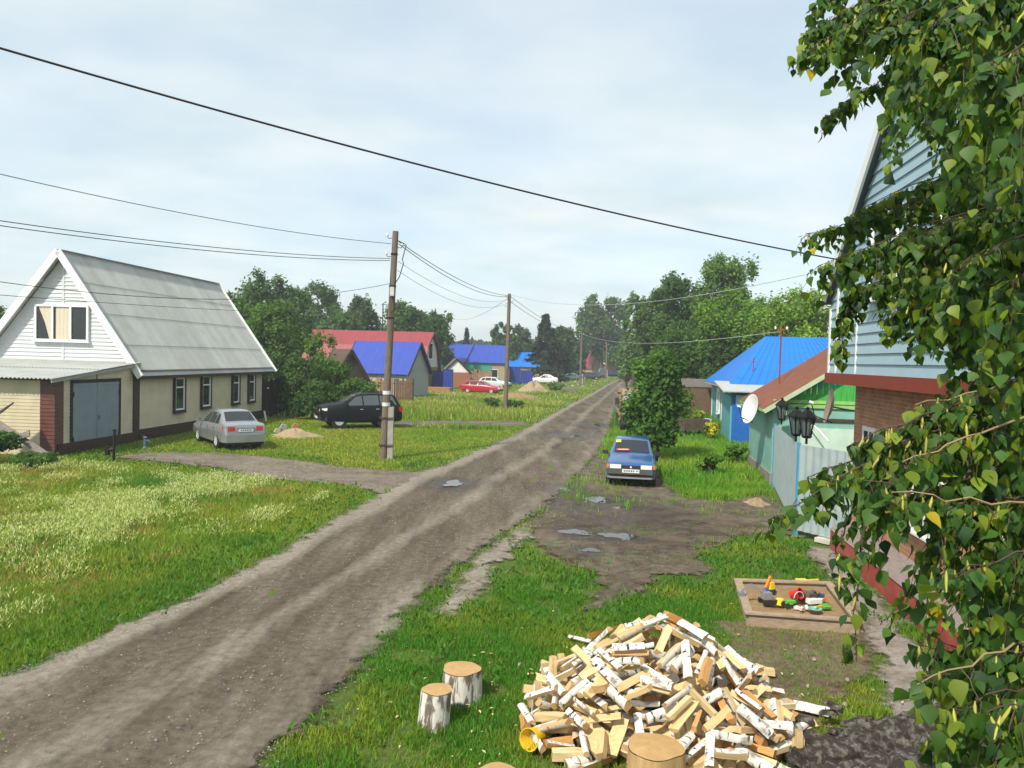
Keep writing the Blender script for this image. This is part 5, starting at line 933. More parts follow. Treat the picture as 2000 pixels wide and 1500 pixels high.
# ---------------------------------------------------------------- truck hidden by the shrub, cart, fence, mast
def old_truck():
    p = G(1222, 842); T = thing('old_truck', 'old brown truck cab with weathered side boards half hidden behind the shrub', 'truck', (p.x+.62, p.y+.2, 0), R(-90-4)); tan = M('truck_tan', (.30, .22, .14), .7, var=.25, dirt=(.12, .09, .06)); dk = M('truck_dark', (.045, .04, .035), .7, var=.3)
    part(T, 'cab', tan, lambda m: (m.prism([(-.4, -.95, .7), (1.3, -.95, .7), (1.3, -.95, 1.45), (1.0, -.95, 2.38), (-.4, -.95, 2.42)], (0, 1.9, 0)),)); w = part(T, 'windshield', glass('pale_glass', (.25, .28, .30), .1), lambda m: m.add([(1.31, -.78, 1.5), (1.31, .78, 1.5), (1.03, .72, 2.28), (1.03, -.72, 2.28)], [(0, 1, 2, 3)]))
    part(T, 'hood', dk, lambda m: m.prism([(1.3, -.55, .8), (1.3, .55, .8), (1.3, .5, 1.4), (1.3, -.5, 1.4)], (.22, 0, -.03))); part(T, 'side_window', GLASS, lambda m: m.bx((.1, -.962, 1.5), (1.0, -.952, 2.2)))
    part(T, 'bumper', dk, lambda m: m.bx((1.42, -.95, .5), (1.56, .95, .72))); part(T, 'cargo_bed', OLDW, lambda m: (m.bx((-3.6, -1.1, 1.0), (-.5, 1.1, 1.12)), m.bx((-3.6, -1.14, 1.12), (-.5, -1.08, 2.1)), m.bx((-3.6, 1.08, 1.12), (-.5, 1.14, 2.1)), m.bx((-.56, -1.08, 1.12), (-.5, 1.08, 2.5))))
    for sg in (1, -1): part(T, 'fender', dk, lambda m: m.bx((.6, sg*.55, .75), (1.42, sg*1.0, 1.0))); part(T, 'headlight', LAMPW, lambda m: m.cyl((1.36, sg*.75, 1.12), (1.46, sg*.75, 1.12), .12, n=12)); part(T, 'mirror', dk, lambda m: (m.bx((1.15, sg*1.12, 1.55), (1.2, sg*1.32, 1.95)), m.bar((1.1, sg*.95, 1.7), (1.17, sg*1.15, 1.75), .03, .03)))
    for x in (.75, -2.4):
        for y in (-.85, .85): part(T, 'wheel', RUBBER, lambda m: m.cyl((x, y-.13, .45), (x, y+.13, .45), .45, n=20))
    part(T, 'pillar', M('pillar_tan', (.30, .19, .10), .8), lambda m: m.bx((1.0, -1.13, .7), (1.12, -1.0, 2.55)))
old_truck()
def right_yard():
    g = lambda px, d: Vector((P(px, 700, d).x, d, 0)); r = random.Random(3)
    T = thing('plank_fence', 'brown plank fence across the yard beside the turquoise house', 'fence', g(1330, 55)); m = MB(); p, q = Vector((0, 0, 0)), g(1392, 55)-g(1330, 55)
    for i in range(14): hh = 2.6+r.uniform(-.2, .15); m.box(p.lerp(q, (i+.5)/14)+Vector((0, 0, hh/2)), (q.length/14-.02, .03, hh))
    m.build('boards', M('fence_brown', (.15, .095, .06), .85, var=.35, stretch=(8, 8, 1)), T); part(T, 'top_board', OLDW, lambda m: m.bx((-.2, -.08, 2.3), (q.x, -.04, 2.9)))
    p = G(1352, 852); T = thing('garden_cart', 'rusty old metal tub on legs standing in the grass by the yellow flowers', 'cart', p, .3); part(T, 'tub', RUST, lambda m: (m.bx((-.75, -.45, .35), (.75, .45, .42)), m.bx((-.78, -.48, .35), (.78, -.44, .95)), m.bx((-.78, .44, .35), (.78, .48, .95)), m.bx((-.78, -.44, .35), (-.74, .44, .95)), m.bx((.74, -.44, .35), (.78, .44, .95)))); part(T, 'side_panel', M('panel_greyblue', (.3, .38, .42), .5), lambda m: m.box((.82, -.1, .7), (.04, .7, .6), (0, .3, 0))); [part(T, 'leg', METAL, lambda m: m.bx((x-.04, y-.04, 0), (x+.04, y+.04, .36))) for x in (-.65, .65) for y in (-.38, .38)]
    p = G(1330, 838); T = thing('plastic_sheet', 'crumpled pale blue plastic sheet lying beside the rusty tub', 'plastic sheet', p); m = MB(); n = 9; vs = [((i-4)*.16, (j-4)*.1, .25+.12*math.sin(i*1.7+j)+.1*math.cos(j*2.1-i)-.03*abs(i-4)) for i in range(n) for j in range(n)]; m.add(vs, [(i*n+j, (i+1)*n+j, (i+1)*n+j+1, i*n+j+1) for i in range(n-1) for j in range(n-1)]); m.build('sheet', M('sheet_blue', (.22, .36, .42), .4), T, True)
    for lab, px, py in (('left of the two dark iron gate posts by the plank fence', 1348, 812), ('right of the two dark iron gate posts by the plank fence', 1368, 812)): p = G(px, py); T = thing('iron_post', lab, 'post', p); part(T, 'shaft', mr, lambda m: m.cyl((0, 0, 0), (0, 0, 2.0), .05, n=8)); part(T, 'finial', mr, lambda m: m.cyl((0, 0, 2.0), (0, 0, 2.1), .08, n=8))
right_yard()
# ---------------------------------------------------------------- sandbox, toys
def sandbox():
    tl, tr_, br, bl = [G(x, y, .2) for x, y in ((1441, 1133), (1618, 1139), (1676, 1212), (1462, 1197))]; c = (tl+tr_+br+bl)/4; c.z = 0; T = thing('sandbox', 'weathered wooden sandbox frame filled with sand and toys', 'sandbox', c); OW = M('sandbox_board', (.33, .25, .18), .85, var=.25, scale=4, stretch=(2, 2, 8))
    q = [p-c for p in (tl, tr_, br, bl)]
    for i in range(4):
        a, b = q[i].copy(), q[(i+1) % 4].copy(); u = (b-a).normalized(); a.z = b.z = .09
        if i % 2: a += u*.0; 
        m = MB(); m.bar(a, b, .05, .20); a2, b2 = a.copy(), b.copy(); a2.z = b2.z = .205; m.bar(a2-u*(.06 if i % 2 == 0 else -.065), b2+u*(.06 if i % 2 == 0 else -.065), .13, .025); m.build('side_board', OW, T)
    m = MB(); n = 14; vs = []
    for i in range(n+1):
        for j in range(n+1):
            p = q[0].lerp(q[1], i/n).lerp(q[3].lerp(q[2], i/n), j/n)*.985; vs.append((p.x, p.y, .10+.035*math.sin(i*1.1+j*.7)*math.cos(j*.9-i*.3)+.01*random.random()))
    m.add(vs, [(i*(n+1)+j, i*(n+1)+j+1, (i+1)*(n+1)+j+1, (i+1)*(n+1)+j) for i in range(n) for j in range(n)]); m.build('sand', M('box_sand', (.27, .185, .09), .95, var=.2, scale=9, bump=.5), T, True)
    def plas(n, c): return M('toy_'+n, c, .35, var=.05)
    Yl, Rd, Gn, Bl, Wh, Bk, Gy, Or, Tl = plas('yellow', (.75, .55, .02)), plas('red', (.60, .02, .015)), plas('green', (.08, .42, .03)), plas('blue', (.03, .08, .35)), plas('white', (.75, .74, .72)), plas('black', (.035, .03, .03)), plas('grey', (.22, .22, .23)), plas('orange', (.75, .22, .02)), plas('teal', (.18, .42, .35))
    def toy(name, label, px, py, rz=0, sc=1): p = G(px, py, .14); t_ = thing(name, label, 'toy', p, rz); t_.scale = (sc,)*3; return t_
    t = toy('toy_crane', 'yellow and orange toy crane truck in the far left of the sandbox', 1500, 1158, .5); part(t, 'cab', Yl, lambda m: m.box((.06, 0, .12), (.10, .11, .12), None, .2)); part(t, 'chassis', Bl, lambda m: m.box((0, 0, .045), (.24, .11, .045))); part(t, 'boom', Or, lambda m: m.bar((-.05, 0, .1), (.05, 0, .28), .04, .04)); [part(t, 'wheel', Bk, lambda m: m.cyl((x, y, .03), (x, y*1.25, .03), .035, n=12)) for x in (-.08, .08) for y in (-.055, .055)]
    t = toy('toy_bucket', 'red toy bucket lying on its side in the middle of the sandbox', 1545, 1172, .4); b_ = part(t, 'pail', Rd, lambda m: m.lathe([(.001, .0), (.065, 0), (.095, .17), (.085, .17), (.058, .012), (.001, .012)], n=18), True); b_.rotation_euler = (R(70), 0, R(20)); b_.location = (0, 0, .09); part(t, 'handle', Wh, lambda m: m.tube([(.1*math.cos(a_), -.17, .09+.1*math.sin(a_)) for a_ in [math.pi*k/8 for k in range(9)]], .006))
    t = toy('toy_excavator', 'grey toy excavator with a long arm at the left side of the sandbox', 1500, 1178, .2, 1.25); part(t, 'tracks', Bk, lambda m: [m.box((0, s*.06, .03), (.2, .04, .06)) for s in (-1, 1)]); part(t, 'cab', Gy, lambda m: m.box((-.02, 0, .1), (.12, .1, .09), None, .15)); part(t, 'arm', Gy, lambda m: (m.bar((.04, 0, .1), (-.2, .1, .22), .03, .035), m.bar((-.2, .1, .22), (-.3, .15, .12), .03, .03))); part(t, 'shovel', Gy, lambda m: m.box((-.3, .15, .08), (.07, .08, .06)))
    t = toy('toy_tyre_track', 'black toy loader with big wheels near the right of the sandbox', 1576, 1172, -.3, 1.2); part(t, 'body', M('toy_brown', (.12, .09, .06), .5), lambda m: m.box((0, 0, .09), (.2, .1, .07), None, .2)); [part(t, 'wheel', Bk, lambda m: m.lathe([(.02, -.03), (.06, -.03), (.06, .03), (.02, .03)], (x, y, .06), 'Y', 14)) for x in (-.08, .08) for y in (-.075, .075)]; part(t, 'scoop', Bk, lambda m: m.box((.16, 0, .06), (.04, .17, .08), (0, .3, 0)))
    t = toy('toy_boat', 'white plastic toy boat shaped scoop on the sand', 1592, 1180, .3, 1.1); part(t, 'hull', Wh, lambda m: m.prism([(-.13, -.05, .02), (.08, -.05, .02), (.15, 0, .02), (.08, .05, .02), (-.13, .05, .02)], (0, 0, .06)))
    t = toy('toy_mould', 'yellow sand mould beside the red bucket', 1523, 1180, 0); part(t, 'cup', Yl, lambda m: m.lathe([(.08, 0), (.06, .09), (.05, .09), (.04, .095), (.001, .1)], n=10))
    t = toy('toy_tractor', 'green toy tractor in front of the red bucket', 1541, 1186, .2); part(t, 'hood', Gn, lambda m: m.box((.03, 0, .08), (.16, .08, .06), None, .15)); [part(t, 'wheel', Bk, lambda m: m.cyl((x, y, .04), (x, y*1.3, .04), .045, n=12)) for x in (-.06, .08) for y in (-.05, .05)]
    t = toy('toy_plate', 'pale teal plastic dish at the near edge of the sandbox', 1592, 1193, 0); part(t, 'dish', Tl, lambda m: m.lathe([(.001, .01), (.07, .01), (.11, .04), (.105, .045), (.065, .02), (.001, .02)], n=18))
    t = toy('toy_shovel', 'green and yellow toy shovel near the right corner of the sandbox', 1612, 1188, .4, 1.1); part(t, 'blade', Gn, lambda m: m.box((0, 0, .03), (.14, .11, .03), (.2, .1, 0))); part(t, 'grip', Yl, lambda m: m.bar((-.05, 0, .04), (-.24, -.05, .06), .025, .02))
    t = toy('toy_rattle', 'small orange and blue toy figure block at the right of the sandbox', 1606, 1176, .4); part(t, 'block', Or, lambda m: m.box((0, 0, .05), (.12, .07, .06))); part(t, 'knob', Bl, lambda m: m.cyl((0, 0, .08), (0, 0, .14), .03, n=10))
    t = toy('toy_spade', 'yellow plastic spade lying on the grass behind the sandbox', 1566, 1132, .1, 1.2); t.location.z = .1; part(t, 'blade', Yl, lambda m: m.box((0, 0, .02), (.16, .11, .025), (.1, 0, 0))); part(t, 'grip', Yl, lambda m: m.bar((.06, 0, .02), (.27, .01, .03), .03, .02))
    for k, (px, py) in enumerate(((1556, 1190), (1566, 1192), (1575, 1189))): t = toy('toy_brick', ('leftmost', 'middle', 'rightmost')[k]+' pale toy block in a row at the near side of the sandbox', px, py, k*.7, .6); tg = part(t, 'block', Wh if k != 1 else M('toy_pink', (.7, .5, .45), .4), lambda m: m.box((0, 0, .04), (.14, .08, .07))); part(t, 'stud', Wh, lambda m: m.cyl((0, 0, .07), (0, 0, .1), .03, n=8))
    p = Vector((0, 0, 0)); a, b = G(1486, 1204, .1), G(1672, 1216, .1); m = MB(); m.bar(a+Vector((0, -.12, -.03)), b+Vector((0.05, -.12, -.03)), .06, .13); tag(m.build('loose_board', OW, None), 'loose weathered board lying along the near side of the sandbox', 'board')
sandbox()
# ---------------------------------------------------------------- trees
LEAF = leafmat('tree_leaves', .36, .6, .2); NEEDLE = leafmat('needles', .05, .7, .15); BARK = M('bark', (.085, .07, .055), .95, var=.4, scale=5, stretch=(6, 6, 1), bump=.5)
def leafquads(name, pos, nrm, size, col, mat, parent, asp=1.0, rs=None):
    n = len(pos); rs = rs or rng; a = rs.normal(size=(n, 3)); t = np.cross(nrm, a); t /= np.linalg.norm(t, axis=1, keepdims=True)+1e-9; b = np.cross(nrm, t); s = size[:, None]
    fold = nrm*s*.18
    v = np.stack([pos-t*s, pos+b*s*.62*asp+fold, pos+t*s, pos-b*s*.62*asp+fold], 1).reshape(-1, 3); f = np.arange(n*4)
    return npmesh(name, v, f, np.full(n, 4), mat, np.repeat(col, 4, 0), parent)
def crown_tree(name, label, px, top, hw, Y, base_col, nleaf=5000, lsize=None, nb=14, low=.18, shape='round', airy=0., group=None, seed=None, ybase=0., tint2=None, blobr=.34):
    rs = np.random.default_rng(seed if seed is not None else int(px*7+top)); tp = P(px, top, Y); cx, cy, H_ = tp.x, Y, tp.z; r = hw/F*Y*1.03; T = thing(name, label, 'tree' if 'tree' in name or 'spruce' in name or 'fir' in name else 'shrub', (cx, cy, 0), 0, group)
    zb = max(.15, H_*low); zc = (H_+zb)/2; rz = (H_-zb)/2; lsize = lsize or max(.10, Y*.0021)
    cen, rad = [], []
    for i in range(nb):
        for _ in range(30):
            d = rs.normal(size=3); d /= np.linalg.norm(d); q = rs.random()**.5; p = d/(np.abs(d)**3.2).sum()**(1/3.2)*q**.8*(1-blobr*.8)
            if shape == 'round' or (abs(p[0]) < 1.0-.55*max(0, p[2])): break
        br = blobr*(.65+.6*rs.random()); w = np.sqrt(max(.05, 1-(max(0, abs(p[2])-.25))**2)); cen.append((p[0]*r, p[1]*r*.9, zc+p[2]*rz)); rad.append((br*r*1.1, br*r*1.1, br*min(rz, r*1.5)*1.0))
    for ti in range(4):
        tb = blobr*(.55+.35*rs.random()); cen.append(((-.45+.3*ti+rs.normal()*.1)*r, rs.normal()*.2*r, H_-(tb*.9+(.0 if ti == 1 else .06+.16*rs.random()))*rz)); rad.append((tb*r*1.1, tb*r*1.1, tb*rz*.9))
    cen, rad = np.array(cen), np.array(rad)
    w = rad[:, 0]**2; k = rs.choice(len(cen), nleaf, p=w/w.sum()); d = rs.normal(size=(nleaf, 3)); d /= np.linalg.norm(d, axis=1, keepdims=True); q = rs.random(nleaf)**(.38+airy)
    q *= 1+.22*rs.normal(size=nleaf); pos = cen[k]+d*q[:, None]*rad[k]; pos[:, 2] = np.maximum(pos[:, 2], .05)
    nm = d*.8+rs.normal(size=(nleaf, 3))*.55+np.array([0, 0, .35]); nm /= np.linalg.norm(nm, axis=1, keepdims=True)
    bv = .8+.4*rs.random(len(cen)); t2 = rs.random(len(cen))
    bc = np.asarray(base_col)*1.7; col = bc[None]*bv[k][:, None]*(.72+.56*rs.random((nleaf, 1)))
    if tint2 is not None: m_ = (t2[k]*.7+rs.random(nleaf)*.3 > .55); col[m_] = np.asarray(tint2)[None]*1.65*(.75+.5*rs.random((m_.sum(), 1)))
    leafquads('crown', pos, nm, lsize*(.6+.8*rs.random(nleaf)), col, LEAF, T, rs=rs)
    m = MB(); tr = max(.06, H_*.018); m.tube([(0, 0, -.1), (.1*rs.normal(), 0, zb), (.15*rs.normal(), 0, zc), (0, 0, H_*.9)], [tr*1.3, tr, tr*.6, tr*.12], 8)
    for c in cen[:min(nb, 9)]:
        z0 = min(c[2]*.75, H_*.6); m.tube([(0, 0, z0*.8), (c[0]*.5, c[1]*.5, (z0+c[2])/2), tuple(c)], [tr*.5, tr*.35, tr*.1], 5)
    m.build('trunk', BARK, T, True, 80); return T
DK, MD, LT, YG = (.030, .062, .016), (.042, .085, .016), (.065, .12, .018), (.10, .15, .018)
trees = [
 ('mid green tree filling the gap behind the bright blue roof on the right', 1492, 575, 70, 68, (.06, .115, .015), 6000, LT), ('broad tree between the poplar and the dark maple, right of the street', 1288, 570, 52, 92, (.045, .085, .02), 5000, MD), ('dark leafy tree low between the two biggest maples', 1372, 560, 56, 76, (.042, .085, .016), 5500, MD), ('mid green tree low behind the blue shed and the old shed', 668, 604, 46, 108, (.045, .085, .02), 4500, MD), ('leafy tree joining the two highest trees on the left', 572, 556, 44, 80, (.04, .08, .016), 5000, MD),
 ('big dark tree rising highest behind the shed roofs on the left', 522, 527, 76, 78, DK, 7000, MD), ('broad dark tree between the highest left tree and the bare gap of sky', 622, 548, 46, 112, (.036, .066, .018), 5000, MD),
 ('leafy tree right against the far end of the slate roof', 462, 566, 36, 66, MD, 3500, DK), ('spreading mid green tree in front of the highest left tree', 520, 588, 84, 60, (.05, .095, .016), 7000, MD),
 ('rounded dark tree standing alone left of the nearest pole', 705, 578, 38, 112, (.034, .068, .02), 4500, DK), ('wide tree with an uneven top behind the red roof', 790, 588, 52, 106, (.036, .072, .018), 5500, MD), ('lower loose tree at the right end of the red roof', 852, 606, 40, 112, (.04, .078, .022), 4000, MD),
 ('treetop peeking past the left slope of the cream house', 0, 592, 36, 62, MD, 2500, DK),
 ('distant round tree behind the blue roofs, left one of two', 985, 629, 27, 155, (.036, .068, .022), 3000, None), ('distant round tree behind the blue roofs, right one of two', 1016, 634, 22, 158, (.034, .064, .02), 2600, None),
 ('dark bushy tree touching the right side of the tall spruce', 1096, 636, 30, 146, (.032, .056, .016), 4000, None), ('low dark tree right of the spruce behind the third pole', 1124, 656, 28, 172, (.026, .05, .017), 4000, None),
 ('tall dark tree on the right side of the street beyond the third pole', 1180, 571, 50, 192, (.032, .060, .016), 6500, MD), ('pale airy poplar at the bend of the street', 1244, 566, 26, 98, (.075, .115, .055), 3500, MD),
 ('big dark maple behind the shrub on the right of the street', 1322, 528, 58, 80, (.038, .076, .017), 7000, MD), ('highest maple on the right with an uneven open top', 1418, 490, 62, 72, (.048, .092, .018), 8000, LT),
 ('bright green maple in front of the highest maple', 1432, 566, 66, 60, (.072, .135, .014), 7000, LT), ('yellow green maple beside the near blue siding', 1558, 556, 86, 58, (.085, .145, .014), 8000, YG),
 ('shaded tree between the dark maple and the poplar', 1272, 604, 44, 88, (.034, .066, .02), 5000, MD), ('dense low tree left of the bright blue hipped roof', 1345, 640, 70, 62, (.034, .07, .014), 6000, MD), ('small pale tree at the vanishing end of the street', 1228, 655, 26, 112, (.07, .115, .04), 3000, MD), ('dark low tree behind the plank fence', 1405, 668, 45, 57, (.03, .062, .012), 4000, DK), ('leafy tree behind the ridge of the bright blue roof', 1500, 600, 60, 62, (.066, .125, .014), 5000, LT),
]
for lab, px, tp, hw, Y, c, n, t2 in trees: crown_tree('leafy_tree', lab, px, tp, hw, Y, [q*1.15 for q in c], int(n*2.3), tint2=t2 and [q*1.15 for q in t2], low=.13, airy=.05 if 'airy' not in lab else .35, nb=44, blobr=.25)
bushes = [
 ('apple tree with loose branches in front of the blue shed', 628, 640, 34, 52, (.06, .11, .018), 2600, LT, .2, .3), ('dark garden bush right beside the arched gate', 590, 690, 52, 49, (.030, .064, .012), 3800, MD, .02, .05), ('dense green bush left of the black car windscreen', 648, 700, 50, 48, (.040, .085, .012), 3500, MD, .02, .05),
 ('low leafy bush behind the black car bonnet', 622, 742, 46, 46.5, (.034, .074, .012), 3000, MD, .0, .05), ('low leafy bush behind the roof of the black car', 700, 738, 46, 47.5, (.042, .092, .014), 3000, LT, .0, .05), ('shaded bush over the arched gate', 550, 690, 36, 52, (.028, .055, .012), 2600, DK, .05, .05), ('tangled low bush at the foot of the arched gate', 606, 775, 34, 46, (.024, .052, .010), 2200, DK, .0, .05),
 ('grey green roadside bush below the white sedan', 1086, 748, 20, 96, (.075, .12, .04), 1500, LT, .0, .1), ('dark weedy clump at the foot of the second pole', 962, 778, 18, 60, (.036, .085, .02), 900, MD, .0, .1), ('dark weedy clump right of the second pole', 1006, 782, 22, 60, (.04, .088, .022), 900, MD, .0, .1),
 ('yellow flowering bush at the corner of the turquoise house', 1392, 824, 17, 40, (.30, .28, .02), 900, LT, .0, .1), ('low bush hiding the foot of the plank fence', 1310, 780, 40, 50, (.036, .08, .014), 2500, MD, .0, .05), ('burdock clump at the left edge below the grey planks', -10, 838, 52, 25.2, (.026, .062, .014), 3800, MD, .0, .1), ('spreading weed clump below the propped planks', 70, 884, 44, 24.8, (.04, .09, .014), 2600, MD, .0, .1),
 ('tall grassy clump in the yard beside the grey fence', 1390, 885, 26, 27.5, (.05, .125, .012), 1500, LT, .0, .15), ('leafy weed along the turquoise wall', 1440, 868, 26, 31, (.055, .13, .012), 1300, LT, .0, .15), ('far bushes at the road end', 1225, 712, 22, 150, (.06, .11, .025), 1200, LT, .0, .1),
 ('yellow leaved bush in front of the plank fence', 1366, 800, 14, 44, (.16, .19, .02), 700, YG, .0, .1), ('dark hedge left of the dark flatbed truck', 1112, 702, 34, 172, (.022, .045, .016), 3000, None, .0, .05), ('dark hedge behind the flatbed truck', 1195, 694, 36, 215, (.03, .055, .02), 2500, None, .0, .05)]
for lab, px, tp, hw, Y, c, n, t2, low, airy in bushes: crown_tree('leafy_bush', lab, px, tp, hw, Y, c, n, lsize=max(.07, Y*.0021), tint2=t2, low=low, airy=airy, nb=11, blobr=.38)
def lilac():
    T = crown_tree('lilac_shrub', 'tall dense dark green shrub growing right behind the blue hatchback', 1290, 684, 66, 31.5, (.030, .072, .012), 14000, .095, 34, .0, airy=.12, tint2=(.055, .12, .016), blobr=.33, seed=21)
lilac()
def conifer(name, label, px, top, hw, Y, col, n=5000):
    rs = np.random.default_rng(int(px)); tp = P(px, top, Y); H_ = tp.z; r = hw/F*Y; T = thing(name, label, 'tree', (tp.x, Y, 0)); m = MB(); m.tube([(0, 0, 0), (0, 0, H_)], [H_*.016, .02], 8); m.build('trunk', BARK, T)
    pos, nm = [], []; tiers = 17; per = n//(tiers*9)
    for i in range(tiers):
        f = i/tiers; z = H_*(.06+.93*f); rr = r*(1-f)**.85*(.88+.24*rs.random())+.12
        for b in range(9):
            a = rs.random()*6.283; L = rr*(.7+.35*rs.random())
            for q in np.sqrt(rs.random(per)): pos.append((math.cos(a)*L*q+rs.normal()*.16*rr*.5, math.sin(a)*L*q+rs.normal()*.16*rr*.5, z-L*q*.38+rs.normal()*H_*.012)); nm.append((math.cos(a)*.4, math.sin(a)*.4, 1))
    pos = np.array(pos); nm = np.array(nm)+rs.normal(size=(len(nm), 3))*.45; nm /= np.linalg.norm(nm, axis=1, keepdims=True); c = np.asarray(col)[None]*(.65+.7*rs.random((len(pos), 1)))
    leafquads('crown', pos, nm, np.full(len(pos), Y*.0021+.02)*(.6+.8*rs.random(len(pos))), c, NEEDLE, T, .7, rs); return T
conifer('spruce_tree', 'tall dark spruce with a pointed top behind the white sedan', 1066, 608, 52, 140, (.034, .052, .020), 12000); conifer('spruce_tree', 'small far spruce poking above the blue roof', 912, 638, 13, 185, (.02, .034, .02), 2000)
def woods():
    n = 14000; a = rng.uniform(-.8, .85, n); d = rng.uniform(270, 380, n); x, y = np.sin(a)*d, np.cos(a)*d; h = 5+9*fb(a*60, d*.02, 2.2, 12); z = rng.random(n)**.6*h; nm = rng.normal(size=(n, 3))+np.array([0, -.8, .5]); nm /= np.linalg.norm(nm, axis=1, keepdims=True)
    o = leafquads('far_woods', np.stack([x, y, z], 1), nm, 1.0+1.3*rng.random(n), np.array((.045, .075, .03))[None]*(.6+.8*rng.random((n, 1))), LEAF, None); tag(o, 'low belt of woods along the horizon', 'woods', kind='stuff')
woods()
# ---------------------------------------------------------------- birch hanging in front of the viewer
def birch():
    T = thing('birch_tree', 'birch branches with hanging leafy twigs and catkins filling the right side, close to the viewer', 'tree', (3.6, 3.4, 0)); O = Vector((3.6, 3.4, 0)); rs = np.random.default_rng(5)
    BB = M('birch_trunk_bark', (.55, .53, .49), .8, var=.3, scale=3, stretch=(2, 2, 14), dirt=(.05, .045, .04), dscale=3); TW = M('twig_tan', (.27, .19, .10), .7, var=.2); TWD = M('twig_dark', (.07, .045, .03), .7, var=.2)
    m = MB(); m.tube([(0, 0, -.2), (.05, 0, 2), (-.05, .1, 4.5), (.05, 0, 8), (0, 0, 11)], [.2, .17, .14, .1, .04], 12); m.build('trunk', BB, T, True)
    A = lambda px, py, d: P(px, py, d)
    limbs = [  # start, bend, tip (px, py, metres) ; hang length factor ; density
     ((2500, -700, 3.6), (1900, -380, 3.3), (1600, 0, 3.1), .36, 1.8), ((2500, -500, 3.4), (1900, -120, 3.0), (1580, 60, 3.0), .26, 2.0), ((2300, -300, 3.2), (1850, -60, 2.9), (1560, 110, 2.9), .16, 1.8), ((2400, -400, 3.2), (1850, -60, 2.7), (1640, 60, 2.8), .42, 1.2), ((2400, -300, 3.0), (1900, -40, 2.4), (1720, 60, 2.5), .42, 1.2), ((2400, -300, 2.6), (2000, -60, 2.1), (1800, 60, 2.2), .5, 1.2),
     ((2400, 0, 3.4), (1950, 40, 3.2), (1750, 130, 3.2), .35, 1.1), ((2400, 0, 3.6), (2000, 150, 3.5), (1840, 240, 3.4), .5, 1.1), ((2400, 100, 2.6), (2030, 130, 2.4), (1880, 260, 2.4), .5, 1.1), ((2400, -100, 2.2), (2080, 20, 1.9), (1930, 130, 1.9), .5, 1.1),
     ((2400, 200, 3.8), (1900, 290, 3.6), (1660, 420, 3.5), .25, 1.2), ((2400, 250, 3.6), (1850, 360, 3.4), (1572, 460, 3.4), .22, 1.3), ((2400, 300, 3.4), (1900, 390, 3.1), (1600, 520, 3.2), .30, 1.3), ((2400, 330, 3.7), (1950, 400, 3.6), (1700, 480, 3.5), .42, 1.2), ((2400, 330, 3.0), (1950, 380, 2.7), (1780, 470, 2.8), .45, 1.2), ((2400, 350, 2.6), (2000, 420, 2.3), (1850, 540, 2.3), .45, 1.2),
     ((2400, 420, 3.5), (1950, 480, 3.3), (1650, 570, 3.2), .25, 1.2), ((2400, 480, 3.3), (1950, 540, 2.9), (1740, 610, 2.9), .25, 1.1), ((2400, 500, 3.4), (2000, 580, 3.3), (1820, 650, 3.2), .28, 1.1), ((2400, 520, 2.8), (2050, 580, 2.4), (1890, 660, 2.4), .4, 1.1), ((2400, 420, 2.4), (2080, 480, 2.0), (1960, 560, 2.0), .5, 1.1),
     ((2400, 620, 2.6), (2000, 745, 2.1), (1790, 790, 2.1), .22, 1.3), ((2300, 680, 2.4), (1880, 770, 2.0), (1660, 870, 2.1), .16, 1.4), ((2300, 700, 2.3), (1800, 800, 2.0), (1500, 1020, 2.1), .13, 1.6), ((2300, 720, 2.5), (1830, 830, 2.2), (1580, 930, 2.3), .16, 1.4), ((2300, 750, 2.2), (1950, 820, 1.9), (1760, 900, 1.95), .20, 1.3), ((2300, 700, 2.9), (1950, 800, 2.6), (1700, 870, 2.6), .15, 1.3),
     ((2300, 850, 2.3), (2000, 880, 2.0), (1830, 950, 2.0), .3, 1.2), ((2300, 880, 2.7), (1980, 900, 2.5), (1850, 960, 2.5), .5, 1.1), ((2300, 930, 2.1), (1990, 1012, 1.8), (1740, 960, 1.9), .22, 1.0), ((2300, 950, 2.2), (1950, 1000, 1.9), (1690, 940, 2.0), .34, .9),
     ((2300, 1000, 2.0), (2020, 1050, 1.75), (1880, 1120, 1.75), .35, 1.2), ((2300, 1100, 2.2), (2050, 1100, 2.0), (1900, 1180, 2.0), .4, 1.2), ((2300, 1150, 1.9), (2010, 1265, 1.65), (1790, 1330, 1.7), .16, 1.2), ((2300, 1180, 2.1), (1980, 1280, 1.85), (1800, 1260, 1.9), .3, 1.1), ((2300, 1250, 1.9), (2030, 1330, 1.65), (1840, 1390, 1.65), .25, 1.3), ((2300, 1300, 1.8), (2060, 1330, 1.6), (1930, 1400, 1.55), .3, 1.3), ((2300, 1350, 2.1), (2050, 1380, 1.9), (1820, 1450, 1.9), .2, 1.2), ((2300, 1400, 1.7), (2100, 1430, 1.55), (1900, 1500, 1.55), .25, 1.2), ((2300, 1050, 2.8), (2050, 1150, 2.6), (1930, 1240, 2.6), .5, 1.1), ((2300, 700, 3.2), (2050, 760, 3.0), (1900, 840, 3.0), .4, 1.2), ((2300, 1200, 3.0), (2000, 1290, 2.7), (1850, 1400, 2.6), .4, 1.1)]
